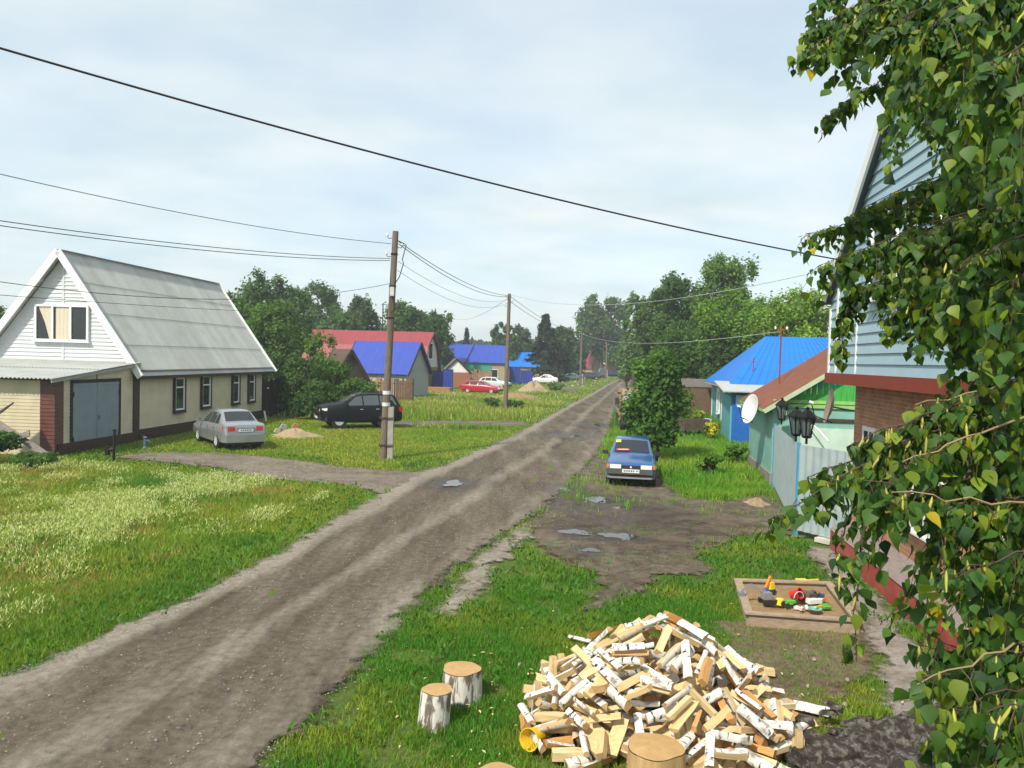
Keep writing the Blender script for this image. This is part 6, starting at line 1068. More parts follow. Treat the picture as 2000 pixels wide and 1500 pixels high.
    for s, b, t, h in (((2500, -400, 5.5), (2000, -100, 5.0), (1780, 200, 4.6), .8), ((2500, 0, 5.2), (2050, 150, 4.6), (1860, 330, 4.3), .8), ((2500, 200, 5.2), (2000, 330, 4.6), (1760, 500, 4.3), .6), ((2500, 400, 5), (2050, 480, 4.4), (1830, 610, 4.1), .45), ((2500, 600, 4.6), (2080, 700, 4.0), (1900, 800, 3.7), .5), ((2500, 900, 4.0), (2080, 980, 3.5), (1880, 1100, 3.2), .5), ((2500, -600, 4.4), (2050, -200, 3.7), (1880, 60, 3.5), .7), ((2500, 300, 4.4), (2080, 400, 3.6), (1930, 520, 3.4), .6), ((2300, 850, 2.3), (1900, 930, 2.0), (1690, 985, 2.05), .30)): limbs.append((s, b, t, h, 1.5 if s[2] > 3 else .6))
    for s, b, t, h in (((1800, 900, 2.05), (1655, 960, 2.05), (1672, 1290, 2.0), .05), ((1760, 900, 2.15), (1630, 950, 2.15), (1640, 1150, 2.1), .03), ((1900, 1000, 1.95), (1790, 1050, 1.95), (1815, 1380, 1.9), .05), ((1700, 560, 3.2), (1640, 580, 3.2), (1645, 700, 3.2), .06), ((1750, 150, 3.1), (1660, 170, 3.1), (1605, 250, 3.1), .05)): limbs.append((s, b, t, h, 1.25 if s[1] > 800 else 2.2))
    big, small, tan = MB(), MB(), MB(); LP, LD, LS, LC, LN = [], [], [], [], []; cat = []
    for bi, (s, b, t, hang, den) in enumerate(limbs):
        p0, p1, p2 = A(*s), A(*b), A(*t); L = (p1-p0).length+(p2-p1).length
        bez = lambda q: p0*(1-q)**2+p1*2*q*(1-q)+p2*q*q
        pts = [bez(q/14)+Vector(rs.normal(size=3)*.006) for q in range(15)]
        (tan if bi % 4 == 1 and t[1] > 600 else big).tube([p-O for p in pts], [.0065*min(1, L/1.2)*(1-q/15)**1.3+.0012 for q in range(15)], 6)
        nt_ = int(L/.027*den*(1 if t[1] < 780 else .72))
        for i in range(nt_):
            q = .12+.88*(i+rs.random())/nt_; st = bez(q); Lh = hang*(.35+.9*rs.random())*(1.15-.75*max(0, q-.55)/.45); 
            if rs.random() < .35: Lh *= .35
            dirv = Vector((rs.normal()*.35-.25, rs.normal()*.35, rs.normal()*.12)); npt = 6; tp_ = []
            for k in range(npt):
                f = k/(npt-1); tp_.append(st+dirv*Lh*(f-.4*f*f)+Vector((0, 0, -Lh*f**1.35*.92))+Vector(rs.normal(size=3)*.004))
            small.tube([p-O for p in tp_], [.0016, .0014, .0013, .0012, .001, .0008], 3, False)
            nl = max(3, int(Lh/.0135)); 
            for j in range(nl):
                f = (j+.4+.4*rs.random())/nl; ii = min(npt-2, int(f*(npt-1))); ff = f*(npt-1)-ii; p = tp_[ii].lerp(tp_[ii+1], ff)
                a = rs.random()*6.283; out = Vector((math.cos(a), math.sin(a), 0)); d = (out*(.25+.7*rs.random())+Vector((0, 0, -1.0+.25*rs.normal()))).normalized(); LP.append(p+out*.012); LD.append(d); LS.append(.0228*(.45+.8*rs.random())); 
                LN.append(out+Vector(rs.normal(size=3)*.45)); u = rs.random(); c = np.array((.052, .115, .020)); 
                if u < .25: c = np.array((.15, .21, .024))
                elif u > .80: c = np.array((.028, .066, .022))
                if rs.random() < .006: c = np.array((.38, .30, .02))
                LC.append(c*(.95+.5*rs.random()))
            if rs.random() < (.30 if st.z < 4.1 else .10): cat.append(st+dirv*Lh*.3)
    big.build('branch', TWD, T, True); tan.build('branch', TW, T, True); small.build('twigs', TWD, T, True)
    P_, D_ = np.array(LP)-np.array(O), np.array(LD); n = len(P_); S_ = np.array(LS)[:, None]; N_ = np.array(LN); N_ -= D_*(N_*D_).sum(1, keepdims=True); N_ /= np.linalg.norm(N_, axis=1, keepdims=True)+1e-9; B_ = np.cross(D_, N_)
    # outline of a birch leaf: (along, across, fold)
    o = [(0, 0, 0), (.20, .46, .10), (.55, .80, .16), (.95, .66, .12), (1.42, .30, .04), (1.85, 0, -.12), (1.42, -.30, .04), (.95, -.66, .12), (.55, -.80, .16), (.20, -.46, .10), (.75, 0, 0), (1.3, 0, -.02)]
    CU = (rs.normal(size=(n, 1))*.16+.10); TW_ = rs.normal(size=(n, 1))*.22
    V = np.stack([P_+D_*S_*(u+.25)+B_*S_*v+N_*S_*(w-CU*u*u+TW_*v*u) for u, v, w in o], 1).reshape(-1, 3); fs = [(0, 10, 2, 1), (10, 11, 3, 2), (11, 5, 4, 3), (0, 9, 8, 10), (10, 8, 7, 11), (11, 7, 6, 5)]
    f = np.concatenate([(np.arange(n)[:, None]*12+np.array([q])) for q in fs], 1).reshape(-1); 
    lo = npmesh('foliage', V, f, np.full(n*6, 4), leafmat('birch_leaf', .38, .5, .3), np.repeat(np.array(LC), 12, 0), T, True)
    CY = M('catkin_yellow', (.36, .36, .06), .7, var=.25, scale=30); cat.sort(key=lambda p: p.y+(3 if p.x/p.y > .72 else 0)); m = MB()
    for qi, p in enumerate(cat):
        p = p-O; l = .03+.025*rs.random(); w = Vector((rs.normal()*.006, rs.normal()*.006, 0)); m.tube([p, p+Vector((0, 0, -.012))+w*.3, p+Vector((0, 0, -l*.6))+w, p+Vector((0, 0, -l))+w*1.6], [.001, .0035, .0036, .0012], 6)
        if qi < 100: m.build('catkin', CY, T, True); m = MB()
    m.build('catkins', CY, T, True)['kind'] = 'stuff'; print('birch leaves', n)
birch()
def bark_mat():
    m = bpy.data.materials.new('birch_bark'); m.use_nodes = True; t = m.node_tree; L = t.links.new; b = t.nodes['Principled BSDF']; b.inputs['Roughness'].default_value = .75; b.inputs['Specular IOR Level'].default_value = .25
    tc = N(t, 'ShaderNodeTexCoord'); oi = N(t, 'ShaderNodeObjectInfo'); ad = N(t, 'ShaderNodeVectorMath', operation='ADD'); sc = N(t, 'ShaderNodeMath', operation='MULTIPLY', i_1=37.); L(oi.outputs['Random'], sc.inputs[0]); L(tc.outputs['Object'], ad.inputs[0]); L(sc.outputs[0], ad.inputs[1])
    mp = N(t, 'ShaderNodeMapping'); mp.inputs['Scale'].default_value = (26, 7, 7); L(ad.outputs[0], mp.inputs[0]); n1 = N(t, 'ShaderNodeTexNoise', i_Scale=1., i_Detail=4.); L(mp.outputs[0], n1.inputs['Vector'])
    r = N(t, 'ShaderNodeValToRGB'); e = r.color_ramp.elements; e[0].position = .33; e[0].color = (.03, .027, .025, 1); e[1].position = .42; e[1].color = (.66, .64, .60, 1); x = e.new(.8); x.color = (.72, .68, .60, 1); L(n1.outputs['Fac'], r.inputs[0])
    n2 = N(t, 'ShaderNodeTexNoise', i_Scale=5., i_Detail=5.); L(ad.outputs[0], n2.inputs['Vector']); m2 = N(t, 'ShaderNodeMapRange', i_1=.56, i_2=.68, i_4=.85); L(n2.outputs['Fac'], m2.inputs[0]); x2 = N(t, 'ShaderNodeMix', data_type='RGBA'); L(m2.outputs[0], x2.inputs[0]); L(r.outputs[0], x2.inputs[6]); x2.inputs[7].default_value = (.17, .13, .10, 1); L(x2.outputs[2], b.inputs['Base Color']); return m
def wood_mat(name, c1, c2, c3, st=(2.0, 22, 22)):
    m = bpy.data.materials.new(name); m.use_nodes = True; t = m.node_tree; L = t.links.new; b = t.nodes['Principled BSDF']; b.inputs['Roughness'].default_value = .7; b.inputs['Specular IOR Level'].default_value = .25
    tc = N(t, 'ShaderNodeTexCoord'); oi = N(t, 'ShaderNodeObjectInfo'); ad = N(t, 'ShaderNodeVectorMath', operation='ADD'); sc = N(t, 'ShaderNodeMath', operation='MULTIPLY', i_1=53.); L(oi.outputs['Random'], sc.inputs[0]); L(tc.outputs['Object'], ad.inputs[0]); L(sc.outputs[0], ad.inputs[1])
    mp = N(t, 'ShaderNodeMapping'); mp.inputs['Scale'].default_value = st; L(ad.outputs[0], mp.inputs[0]); n1 = N(t, 'ShaderNodeTexNoise', i_Scale=1.6, i_Detail=6., i_Roughness=.65); L(mp.outputs[0], n1.inputs['Vector'])
    ro = N(t, 'ShaderNodeValToRGB'); e = ro.color_ramp.elements; e[0].color = (*c1, 1); e[0].position = .25; e[1].color = (*c2, 1); e[1].position = .62; x = e.new(.95); x.color = (*c3, 1); L(oi.outputs['Random'], ro.inputs[0])
    mr = N(t, 'ShaderNodeMapRange', i_1=.3, i_2=.7, i_3=.72, i_4=1.15); L(n1.outputs['Fac'], mr.inputs[0]); vm = N(t, 'ShaderNodeVectorMath', operation='SCALE'); L(ro.outputs[0], vm.inputs[0]); L(mr.outputs[0], vm.inputs['Scale']); L(vm.outputs[0], b.inputs['Base Color'])
    bp = N(t, 'ShaderNodeBump', i_Strength=.5, i_Distance=.006); L(n1.outputs['Fac'], bp.inputs['Height']); L(bp.outputs[0], b.inputs['Normal']); return m
# (kind, length, radius)
LOGV = [('q', .36, .115), ('q', .40, .10), ('q', .33, .12), ('h', .36, .085), ('h', .39, .075), ('s', .37, .12), ('s', .34, .13), ('w', .38, .055), ('w', .35, .06), ('b', .36, .10), ('b', .33, .115), ('r', .34, .05)]
def log_mesh(i):
    kind, L, r = LOGV[i]; rr = random.Random(100+i); n = 7
    if kind == 'q': prof = [(-.3*r, -.3*r, 0)]+[(r*math.cos(t)-.35*r, r*math.sin(t)-.35*r, 1) for t in [math.pi/2*k/n for k in range(n+1)]]
    elif kind == 'h': prof = [(r*math.cos(t), r*math.sin(t)-.4*r, 1) for t in [math.pi*k/n for k in range(n+1)]]
    elif kind == 's': prof = [(-.4*r, 0, 0)]+[(r*math.cos(t)-.45*r, r*math.sin(t), 1) for t in [-.42+.84*k/5 for k in range(6)]]
    elif kind == 'w': prof = [(-r, -r*.7, 0), (r, -r*.8, 0), (r*.9, r*.7, 0), (-r*.8, r*.8, 0)]
    elif kind == 'b': prof = [(-r*.45, -r*.5, 0), (r*.5, -r*.6, 1), (r*.62, 0, 1), (r*.5, r*.55, 1), (-r*.5, r*.45, 0)]
    else: prof = [(r*math.cos(t), r*math.sin(t), 1) for t in [2*math.pi*k/10 for k in range(10)]]
    k = len(prof); vs = []; secs = (-.5, -.17, .17, .5)
    for s_ in secs:
        tw = rr.uniform(-.08, .08); ox, oy = rr.uniform(-.006, .006), rr.uniform(-.006, .006); sc = 1+rr.uniform(-.07, .07)
        for y, z, _ in prof: vs.append((s_*L+rr.uniform(-.006, .006), (y*math.cos(tw)-z*math.sin(tw))*sc+ox, (y*math.sin(tw)+z*math.cos(tw))*sc+oy))
    fs, mi = [], []
    for a in range(3):
        for j in range(k):
            q = (j+1) % k; fs.append((a*k+j, a*k+q, (a+1)*k+q, (a+1)*k+j)); mi.append(0 if prof[j][2] and prof[q][2] and not (kind == 'h' and j == k-1) else 1)
    fs.append(tuple(range(k))[::-1]); fs.append(tuple(3*k+j for j in range(k))); mi += [2, 2]
    me = bpy.data.meshes.new('log_%s' % kind); me.from_pydata(vs, [], fs); me.polygons.foreach_set('material_index', mi); me.polygons.foreach_set('use_smooth', [m == 0 for m in mi]); me.set_sharp_from_angle(angle=R(35)); me.update(); return me
LOGS = [
(7,1.031,0.133,0.359,2.68,0.32,-0.96),(7,-0.949,0.76,0.208,-2.34,0.21,1.13),(8,0.231,-1.2,0.173,-0.52,-0.18,0.34),(7,0.882,0.911,0.138,-0.65,-0.05,-0.64),(11,-1.268,-0.316,0.172,0.5,2.84,-1.06),(7,1.162,-0.76,0.088,-1.87,-0.11,1.02),
(0,-0.238,1.23,0.112,-0.63,-0.18,-0.17),(3,-0.809,-1.3,0.103,0.29,-0.22,1.34),(9,1.43,0.501,0.085,-0.06,-2.94,0.1),(7,-1.505,0.653,0.047,0.06,-0.01,-1.92),(6,0.608,-1.122,0.113,0.52,0.55,-1.05),(11,0.509,1.613,0.054,-0.05,3.14,-0.17),
(0,-1.308,-1.012,0.041,1.47,0.01,-2.99),(4,1.027,0.846,0.259,-0.15,-0.13,-0.96),(0,-1.131,0.177,0.301,3.11,0.04,1.46),(6,0.927,-1.026,0.098,-0.03,-0.2,0.98),(10,0.361,1.413,0.065,-0.07,3.12,-0.01),(4,-0.743,-0.962,0.174,0.04,2.46,0.99),
(1,1.149,0.243,0.245,-0.32,0.58,-0.43),(7,-1.252,0.853,0.046,0.03,-0.02,-2.18),(7,0.408,-1.249,0.105,1.78,0.29,-2.35),(6,0.739,1.367,0.027,-0.43,-3.13,-0.76),(3,-1.342,-0.415,0.097,0.49,-0.11,-0.88),(9,1.525,-0.729,0.064,-1.34,-0.03,0.7),
(6,-0.606,1.379,0.059,0.06,3.09,0.85),(0,-0.27,-1.548,0.041,1.47,0.01,-0.74),(9,-0.046,1.074,0.267,2.4,0.25,0.47),(1,-0.773,-0.742,0.335,-2.54,-0.4,-0.25),(5,1.127,-0.138,0.261,2.4,0.63,-0.53),(7,-1.19,0.735,0.073,1.0,0.0,0.88),
(10,-0.187,-1.15,0.212,-2.92,0.71,-1.05),(3,1.214,1.063,0.154,-2.05,0.46,1.16),(8,-1.274,-0.106,0.187,0.68,-0.27,-1.07),(9,1.236,-0.866,0.049,1.53,0.01,0.95),(8,-0.367,1.502,0.054,-3.09,0.0,1.5),(4,-0.835,-1.539,0.072,-1.37,-3.12,-0.17),
(8,1.486,0.661,0.054,-3.09,0.0,-0.16),(3,-1.626,0.908,0.07,-2.32,-0.02,-1.4),(1,0.454,-1.322,0.072,1.5,-0.17,0.78),(0,-0.408,0.714,0.457,0.1,0.61,1.92),(0,-0.202,-0.925,0.355,-0.54,0.24,-2.91),(2,0.976,0.645,0.257,-1.56,0.09,2.15),
(5,-1.206,0.354,0.166,1.07,0.1,-2.06),(2,0.888,-1.186,0.191,0.59,3.12,-0.65),(5,0.24,1.675,0.025,2.62,0.02,1.64),(10,-1.057,-0.925,0.089,-2.15,-0.02,2.19),(2,1.42,0.039,0.124,-0.34,-0.31,-2.64),(11,-1.349,1.123,0.053,0.68,3.13,-0.8),
(2,0.232,-1.586,0.067,-2.03,-0.01,-1.06),(10,0.889,1.161,0.083,0.86,0.03,-0.06),(0,-1.553,-0.249,0.041,1.47,0.01,-1.58),(6,1.485,-0.939,0.078,-1.39,0.04,0.86),(1,-0.754,0.25,0.538,-2.87,-0.58,-0.32),(11,0.524,-0.926,0.295,-0.78,-2.85,-0.02),
(7,0.434,1.402,0.197,0.09,0.43,-1.48),(8,-1.099,-0.609,0.29,-0.55,0.09,2.21),(3,1.295,-0.403,0.155,-0.99,-2.55,-0.29),(10,-0.822,1.103,0.13,-1.58,-0.42,-1.02),(4,-0.124,-1.336,0.086,0.59,2.97,0.32),(5,1.267,0.943,0.142,1.55,-0.53,-2.04),
(5,-1.405,0.079,0.065,-3.02,0.01,-1.6),(3,1.167,-1.299,0.073,-2.2,-0.01,2.33),(5,-0.104,1.434,0.111,2.62,0.51,1.48),(0,-1.019,-1.218,0.042,1.41,0.01,-2.52),(2,1.71,0.208,0.063,0.63,-3.14,0.38),(6,-0.764,0.008,0.528,0.75,0.52,-2.42),
(11,0.753,-0.871,0.239,0.96,-0.71,2.3),(1,-0.453,0.9,0.315,-1.03,2.79,-0.11),(10,-0.481,-1.011,0.253,1.3,-0.64,1.61),(9,1.333,0.884,0.149,-1.21,0.54,1.07),(0,-1.317,0.379,0.111,1.28,-0.06,-1.93),(0,0.872,-1.375,0.167,-2.36,-0.01,-0.69),
(8,0.351,1.626,0.163,1.71,-0.08,-0.04),(10,-1.449,-0.833,0.092,-0.64,-0.02,0.38),(11,1.821,-0.309,0.052,-0.92,-0.04,-1.44),(2,-0.961,1.317,0.064,-2.16,-0.0,-2.36),(8,0.079,-1.391,0.095,0.11,-0.32,0.32),(11,1.13,1.172,0.106,-1.07,0.38,1.22),
(11,-0.623,-0.614,0.452,-0.93,-0.14,2.43),(0,0.9,0.797,0.337,-0.04,-0.13,0.5),(5,-1.129,0.597,0.299,-1.05,0.12,1.04),(11,0.339,-1.039,0.26,-1.8,0.15,0.12),(1,0.294,1.133,0.164,-0.57,-0.3,-0.48),(4,-1.029,-0.728,0.165,-0.65,-3.03,-1.01),
(11,1.265,-0.53,0.131,1.23,0.51,-0.41),(7,-0.977,1.204,0.164,-0.56,0.03,0.84),(0,-0.252,-1.527,0.156,0.06,0.0,2.9),(0,1.233,0.911,0.04,0.11,-0.02,-1.0),(2,-1.854,-0.139,0.065,-2.08,-0.01,-1.53),(8,1.033,-1.332,0.06,1.68,-0.02,2.37),
(7,0.021,1.727,0.046,0.03,-0.02,1.83),(7,0.092,-0.737,0.511,-0.58,2.94,0.35),(10,0.578,0.981,0.281,-2.93,0.35,0.06),(4,-1.086,-0.219,0.315,-2.48,-0.15,-1.23),(9,1.217,-1.075,0.156,1.78,-0.22,0.17),(8,-0.26,1.156,0.185,-0.72,2.95,-0.19),
(1,-0.457,-1.19,0.099,0.42,-0.25,-0.02),(0,1.399,0.751,0.157,-2.19,-0.4,-2.11),(9,-1.641,0.446,0.165,-1.7,0.14,0.08),(8,0.878,-1.358,0.051,0.04,0.01,2.46),(6,0.207,1.797,0.117,2.64,-0.03,-0.25),(6,-1.437,-0.952,0.088,1.5,0.22,0.25),
(8,1.485,-0.203,0.06,-0.08,-3.14,1.28),(4,-1.068,1.072,0.058,-0.07,-0.16,-0.52),(3,0.476,-0.488,0.57,0.46,-0.4,1.21),(11,-0.21,0.859,0.423,1.49,0.36,0.66),(11,-0.4,-0.832,0.396,-0.99,0.07,2.96),(11,1.414,0.122,0.184,-1.94,0.21,0.53),
(6,-0.955,0.715,0.308,-0.87,-2.86,0.75),(8,0.109,-1.023,0.313,-1.8,0.69,-1.69),(8,0.585,1.291,0.171,-2.18,-0.45,1.57),(2,-1.428,-0.587,0.126,-2.23,-0.41,-0.81),(2,1.69,-0.375,0.124,-2.46,-0.41,-0.13),(3,-0.631,1.434,0.185,-2.23,0.19,-0.37),
(3,-0.488,-1.303,0.093,1.37,0.0,-3.02),(6,1.126,0.745,0.098,0.01,-0.21,-1.33),(2,-1.572,0.135,0.065,-2.09,-0.01,-1.57),(1,0.569,0.077,0.644,-0.18,0.43,-0.43),(5,-0.715,0.497,0.427,0.09,-2.98,1.13),(8,-0.017,-1.138,0.272,-0.57,0.54,-1.61),
(7,0.84,1.088,0.19,0.66,-2.66,-0.41),(8,-1.331,-0.152,0.279,2.69,-0.49,0.94),(1,1.299,-1.277,0.039,1.49,0.01,2.3),(10,-0.138,1.687,0.108,1.11,-0.25,1.03),(7,-0.726,-1.182,0.243,0.32,-2.97,-0.5),(6,1.405,0.328,0.115,0.38,-0.48,2.23),
(0,-1.558,0.636,0.155,-2.37,-0.0,0.14),(6,0.365,-1.49,0.111,-0.52,-2.78,-1.13),(3,0.633,1.449,0.124,0.44,0.38,-1.41),(5,-1.244,-0.807,0.129,1.0,-0.4,-1.76),(10,0.459,0.488,0.616,-1.48,0.54,1.47),(9,-1.362,0.165,0.295,-2.35,-0.29,1.36),
(1,0.58,-0.86,0.402,-2.69,0.23,-1.48),(6,-0.316,1.282,0.205,0.15,2.81,-0.5),(5,-0.745,-1.052,0.204,1.86,0.12,2.6),(11,1.578,0.007,0.13,-0.08,0.52,0.39),(1,-0.882,0.608,0.293,0.76,0.03,-2.32),(9,0.495,-1.491,0.219,1.81,0.2,0.27),
(4,0.729,1.308,0.176,-2.68,0.17,0.99),(8,-1.538,-0.426,0.171,-0.12,2.89,-0.63),(3,1.593,-0.508,0.136,-0.3,0.45,-2.71),(0,-0.412,1.636,0.182,0.65,-3.13,0.64),(7,-0.543,-1.414,0.119,-1.59,-0.35,0.1),(6,0.068,0.699,0.515,-0.38,2.52,-1.61),
(5,-0.822,-0.578,0.396,-0.03,-0.05,-0.82),(9,1.279,-0.14,0.218,-0.53,-0.64,2.52),(10,-0.682,0.792,0.337,0.01,-0.7,-0.77),(0,0.086,-1.416,0.202,1.0,0.33,-2.56),(2,1.009,1.463,0.089,-0.54,-3.14,-0.74),(6,-1.223,0.183,0.243,2.59,0.13,-1.64),
(9,1.397,-1.162,0.182,-0.77,-1.62,-0.54),(4,-0.438,1.741,0.07,1.83,-0.03,0.78),(4,-0.88,-1.659,0.038,0.03,-0.01,3.01),(10,1.72,0.332,0.133,0.04,0.46,1.53),(5,-1.225,0.666,0.193,1.71,0.4,0.26),(5,0.739,-1.399,0.025,2.62,0.02,-0.66),
(7,-0.287,0.553,0.608,-0.45,0.44,1.1),(1,-0.235,-0.612,0.562,-0.51,-0.26,2.43),(3,0.711,0.631,0.483,2.16,-0.16,-1.82),(7,-1.335,0.413,0.368,-2.1,1.36,-0.3),(2,0.9,-0.923,0.234,-0.16,0.29,-1.1),(7,0.052,1.35,0.162,-0.72,-2.54,0.99),
(5,-0.891,-0.872,0.299,-2.15,-0.28,-0.29),(4,1.71,-0.072,0.106,-2.96,0.29,0.4),(4,-1.243,0.782,0.249,0.1,0.69,1.63),(4,0.445,-1.72,0.068,1.98,-0.02,-2.62),(3,0.506,1.257,0.252,2.23,-0.45,1.62),(3,-1.83,-0.251,0.144,0.44,-0.1,1.88),
(10,1.442,-0.748,0.191,0.36,-0.05,-2.3),(6,-0.422,0.172,0.701,-0.0,-0.28,0.58),(4,0.378,-0.826,0.445,-0.69,0.39,-2.82),(8,0.384,0.803,0.415,0.61,0.33,2.19),(5,-0.954,-0.701,0.358,1.84,-0.18,-1.32),(1,1.161,-0.213,0.38,-0.61,-3.0,0.24),
(3,-0.7,0.937,0.413,0.96,2.12,-1.14),(2,-0.005,-1.371,0.257,0.84,-0.04,0.99),(5,0.961,1.208,0.192,0.95,-0.54,-1.34),(2,-1.501,0.215,0.128,0.57,0.09,1.6),(5,1.033,-0.599,0.26,0.52,3.06,0.98),(7,-0.661,1.587,0.194,2.06,-1.5,1.14),
(0,-0.949,-1.183,0.191,-2.67,0.21,-1.72),(1,1.73,0.556,0.12,-0.2,0.42,0.21),(5,-0.582,-0.44,0.55,-0.49,0.33,2.69),(11,0.786,-0.153,0.526,-0.81,-0.56,2.49),(7,-0.396,1.065,0.248,0.7,-0.58,-0.45),(4,-0.277,-0.781,0.51,-0.38,3.11,-0.69),
(5,0.911,0.53,0.334,0.59,-0.13,-1.12),(8,-1.471,0.541,0.231,-0.21,0.16,-0.17),(5,1.069,-0.97,0.247,-2.73,-0.17,-1.25),(11,0.111,1.024,0.3,0.61,-0.38,-2.85),(9,-1.215,-0.702,0.235,2.52,0.06,-1.07),(4,1.594,-0.274,0.152,-0.29,0.14,0.36),
(2,-1.431,1.013,0.041,1.5,0.01,2.32),(6,0.51,-1.806,0.027,2.66,0.03,0.59),(1,0.928,1.396,0.058,-2.52,0.02,-0.74),(5,-0.529,-0.692,0.532,0.75,-0.35,0.31),(11,0.845,0.354,0.437,-1.76,-0.31,-1.61),(7,-0.597,0.473,0.528,-2.52,-0.3,-1.78),
(6,0.444,-1.101,0.364,0.42,-0.37,0.62),(2,0.371,1.165,0.325,-1.81,-0.69,-1.34),(11,-1.05,-0.499,0.434,-0.02,0.2,-2.26),(10,1.167,-0.635,0.264,2.41,-0.45,1.11),(1,-0.709,1.299,0.162,0.19,-2.77,-0.73),(8,-0.037,-1.646,0.06,1.72,-0.04,0.94),
(6,1.051,1.159,0.195,2.58,0.48,1.6),(10,-1.7,0.145,0.167,-1.9,1.63,-0.18),(6,1.115,-0.968,0.208,0.61,-0.33,-1.15),(7,-0.105,1.541,0.189,0.8,-3.01,0.47),(2,0.118,-0.493,0.666,1.9,-0.34,0.81),(7,0.336,0.502,0.628,0.17,0.6,1.45),
(2,-1.256,-0.36,0.294,-1.46,2.62,0.35),(7,1.047,-0.437,0.368,0.8,-0.31,0.7),(4,-0.523,1.045,0.277,2.82,-0.65,-0.36),(10,-0.484,-1.074,0.411,-1.37,2.63,0.14),(4,1.148,0.606,0.198,0.37,-0.08,-0.89),(10,-1.042,0.888,0.29,-0.44,0.8,1.53),
(3,0.793,-1.451,0.177,0.72,0.17,-0.88),(6,0.205,1.27,0.234,0.45,-0.48,-1.77),(0,-1.503,-0.792,0.207,-2.89,-0.46,-0.59),(7,1.326,-0.231,0.286,-0.93,0.19,0.3),(6,-1.022,1.476,0.078,-1.89,0.05,0.79),(5,0.628,-0.202,0.643,-2.28,0.4,-1.32),
(2,-0.039,0.744,0.529,-2.55,0.63,1.53),(8,-0.512,-0.967,0.51,-3.01,-0.62,-0.64),(3,1.205,0.344,0.24,-1.17,0.23,-0.75),(1,-0.852,0.577,0.406,-1.97,0.11,-1.88),(7,0.441,-1.225,0.276,0.89,0.12,-2.56),(8,0.186,1.095,0.416,0.67,0.02,-1.68),
(6,-1.578,-0.13,0.208,-0.81,2.69,0.99),(7,1.351,-0.62,0.181,-0.62,-0.01,-2.1),(2,-0.473,1.46,0.259,-0.56,0.53,0.02),(6,-0.528,-1.441,0.217,2.35,0.0,1.55),(11,1.534,0.81,0.169,-0.25,-2.93,1.31),(10,-1.477,0.33,0.352,-1.07,-1.51,1.31),
(1,0.589,0.234,0.618,-1.34,-2.61,-0.1),(11,-0.353,0.184,0.8,0.46,-0.13,0.12),(0,-0.037,-0.963,0.491,2.5,-0.3,0.58),(9,0.501,0.819,0.497,0.73,0.24,-0.34),(11,-1.463,-0.208,0.29,-1.89,-0.21,1.45),(10,1.267,-0.773,0.32,0.68,-0.45,1.36),
(1,-0.577,1.166,0.256,0.6,-0.55,-1.72),(11,-1.164,-1.142,0.166,-1.22,-0.07,1.62),(1,1.498,0.296,0.186,-0.5,-2.56,0.8),(11,-1.414,0.495,0.345,-0.39,3.09,0.39),(7,0.572,-1.279,0.184,-2.45,-0.04,0.61),(2,0.13,1.296,0.281,1.66,-0.43,-1.93),
(5,-1.44,-0.746,0.212,0.68,2.6,-0.62),(10,0.165,0.202,0.84,0.16,-2.7,0.49),(7,-0.531,-0.096,0.68,-3.1,-0.46,0.19),(6,0.784,-0.869,0.386,2.61,0.33,-0.9),(3,-0.168,1.128,0.384,2.22,0.52,0.68),(5,-0.932,-0.762,0.472,0.34,0.23,0.9),
(8,1.244,0.337,0.36,2.96,0.08,-1.57),(1,-1.154,0.87,0.271,0.37,-2.45,1.62),(4,0.661,-1.762,0.153,0.51,0.11,-2.88),(2,0.401,0.961,0.468,-2.33,0.25,-0.03),(11,-1.616,-0.082,0.144,-1.21,0.28,-2.56),(0,1.513,-0.565,0.267,0.77,0.46,1.36),
(3,-1.087,1.527,0.124,0.67,0.29,-2.78),(1,-0.368,-1.1,0.34,0.94,0.45,-2.65),(1,0.098,0.481,0.689,1.38,0.43,0.69),(9,-0.757,-0.281,0.55,-0.54,0.62,-2.84),(4,0.967,-0.041,0.566,1.4,0.27,-1.14),(5,-0.509,0.754,0.456,1.31,-0.45,-1.33),
(4,0.027,-1.166,0.4,0.14,2.78,0.8),(5,0.615,0.883,0.407,-0.94,-2.26,-0.41),(1,-1.116,-0.027,0.389,0.23,-0.01,-2.23),(10,0.928,-0.736,0.357,2.19,0.23,-0.97),(6,-0.495,1.289,0.289,0.06,-2.99,0.45),(2,-1.238,-1.168,0.044,0.11,0.01,-2.53),
(6,1.633,0.735,0.112,-0.5,-2.53,1.55),(2,-1.384,1.071,0.156,0.11,0.07,0.94),(10,0.66,-1.53,0.072,-1.44,-0.02,2.43),(6,-0.202,0.551,0.638,1.82,-0.46,-2.0),(6,-0.044,-0.434,0.692,0.09,0.41,-2.45),(6,0.566,0.534,0.546,1.24,-0.34,-1.69),
(11,-1.042,0.187,0.512,0.09,2.82,0.47),(8,0.758,-1.138,0.304,0.13,-0.31,-2.32),(0,-0.083,1.306,0.36,-0.58,-2.69,0.8),(6,-0.95,-0.579,0.455,-0.14,2.9,0.82),(4,1.099,0.199,0.459,0.26,-0.12,1.19),(7,-1.201,1.044,0.269,-1.42,-0.29,0.57),
(7,0.167,-1.196,0.377,-1.37,-0.06,1.18),(4,0.608,1.221,0.39,0.07,0.22,0.01),(11,-1.544,-0.228,0.203,-0.74,-0.47,-2.41),(6,1.373,-0.665,0.335,-1.69,-0.07,-1.36),(6,-0.426,0.071,0.778,-2.59,-0.41,0.15),(2,0.204,-0.242,0.785,0.44,0.4,-0.23),
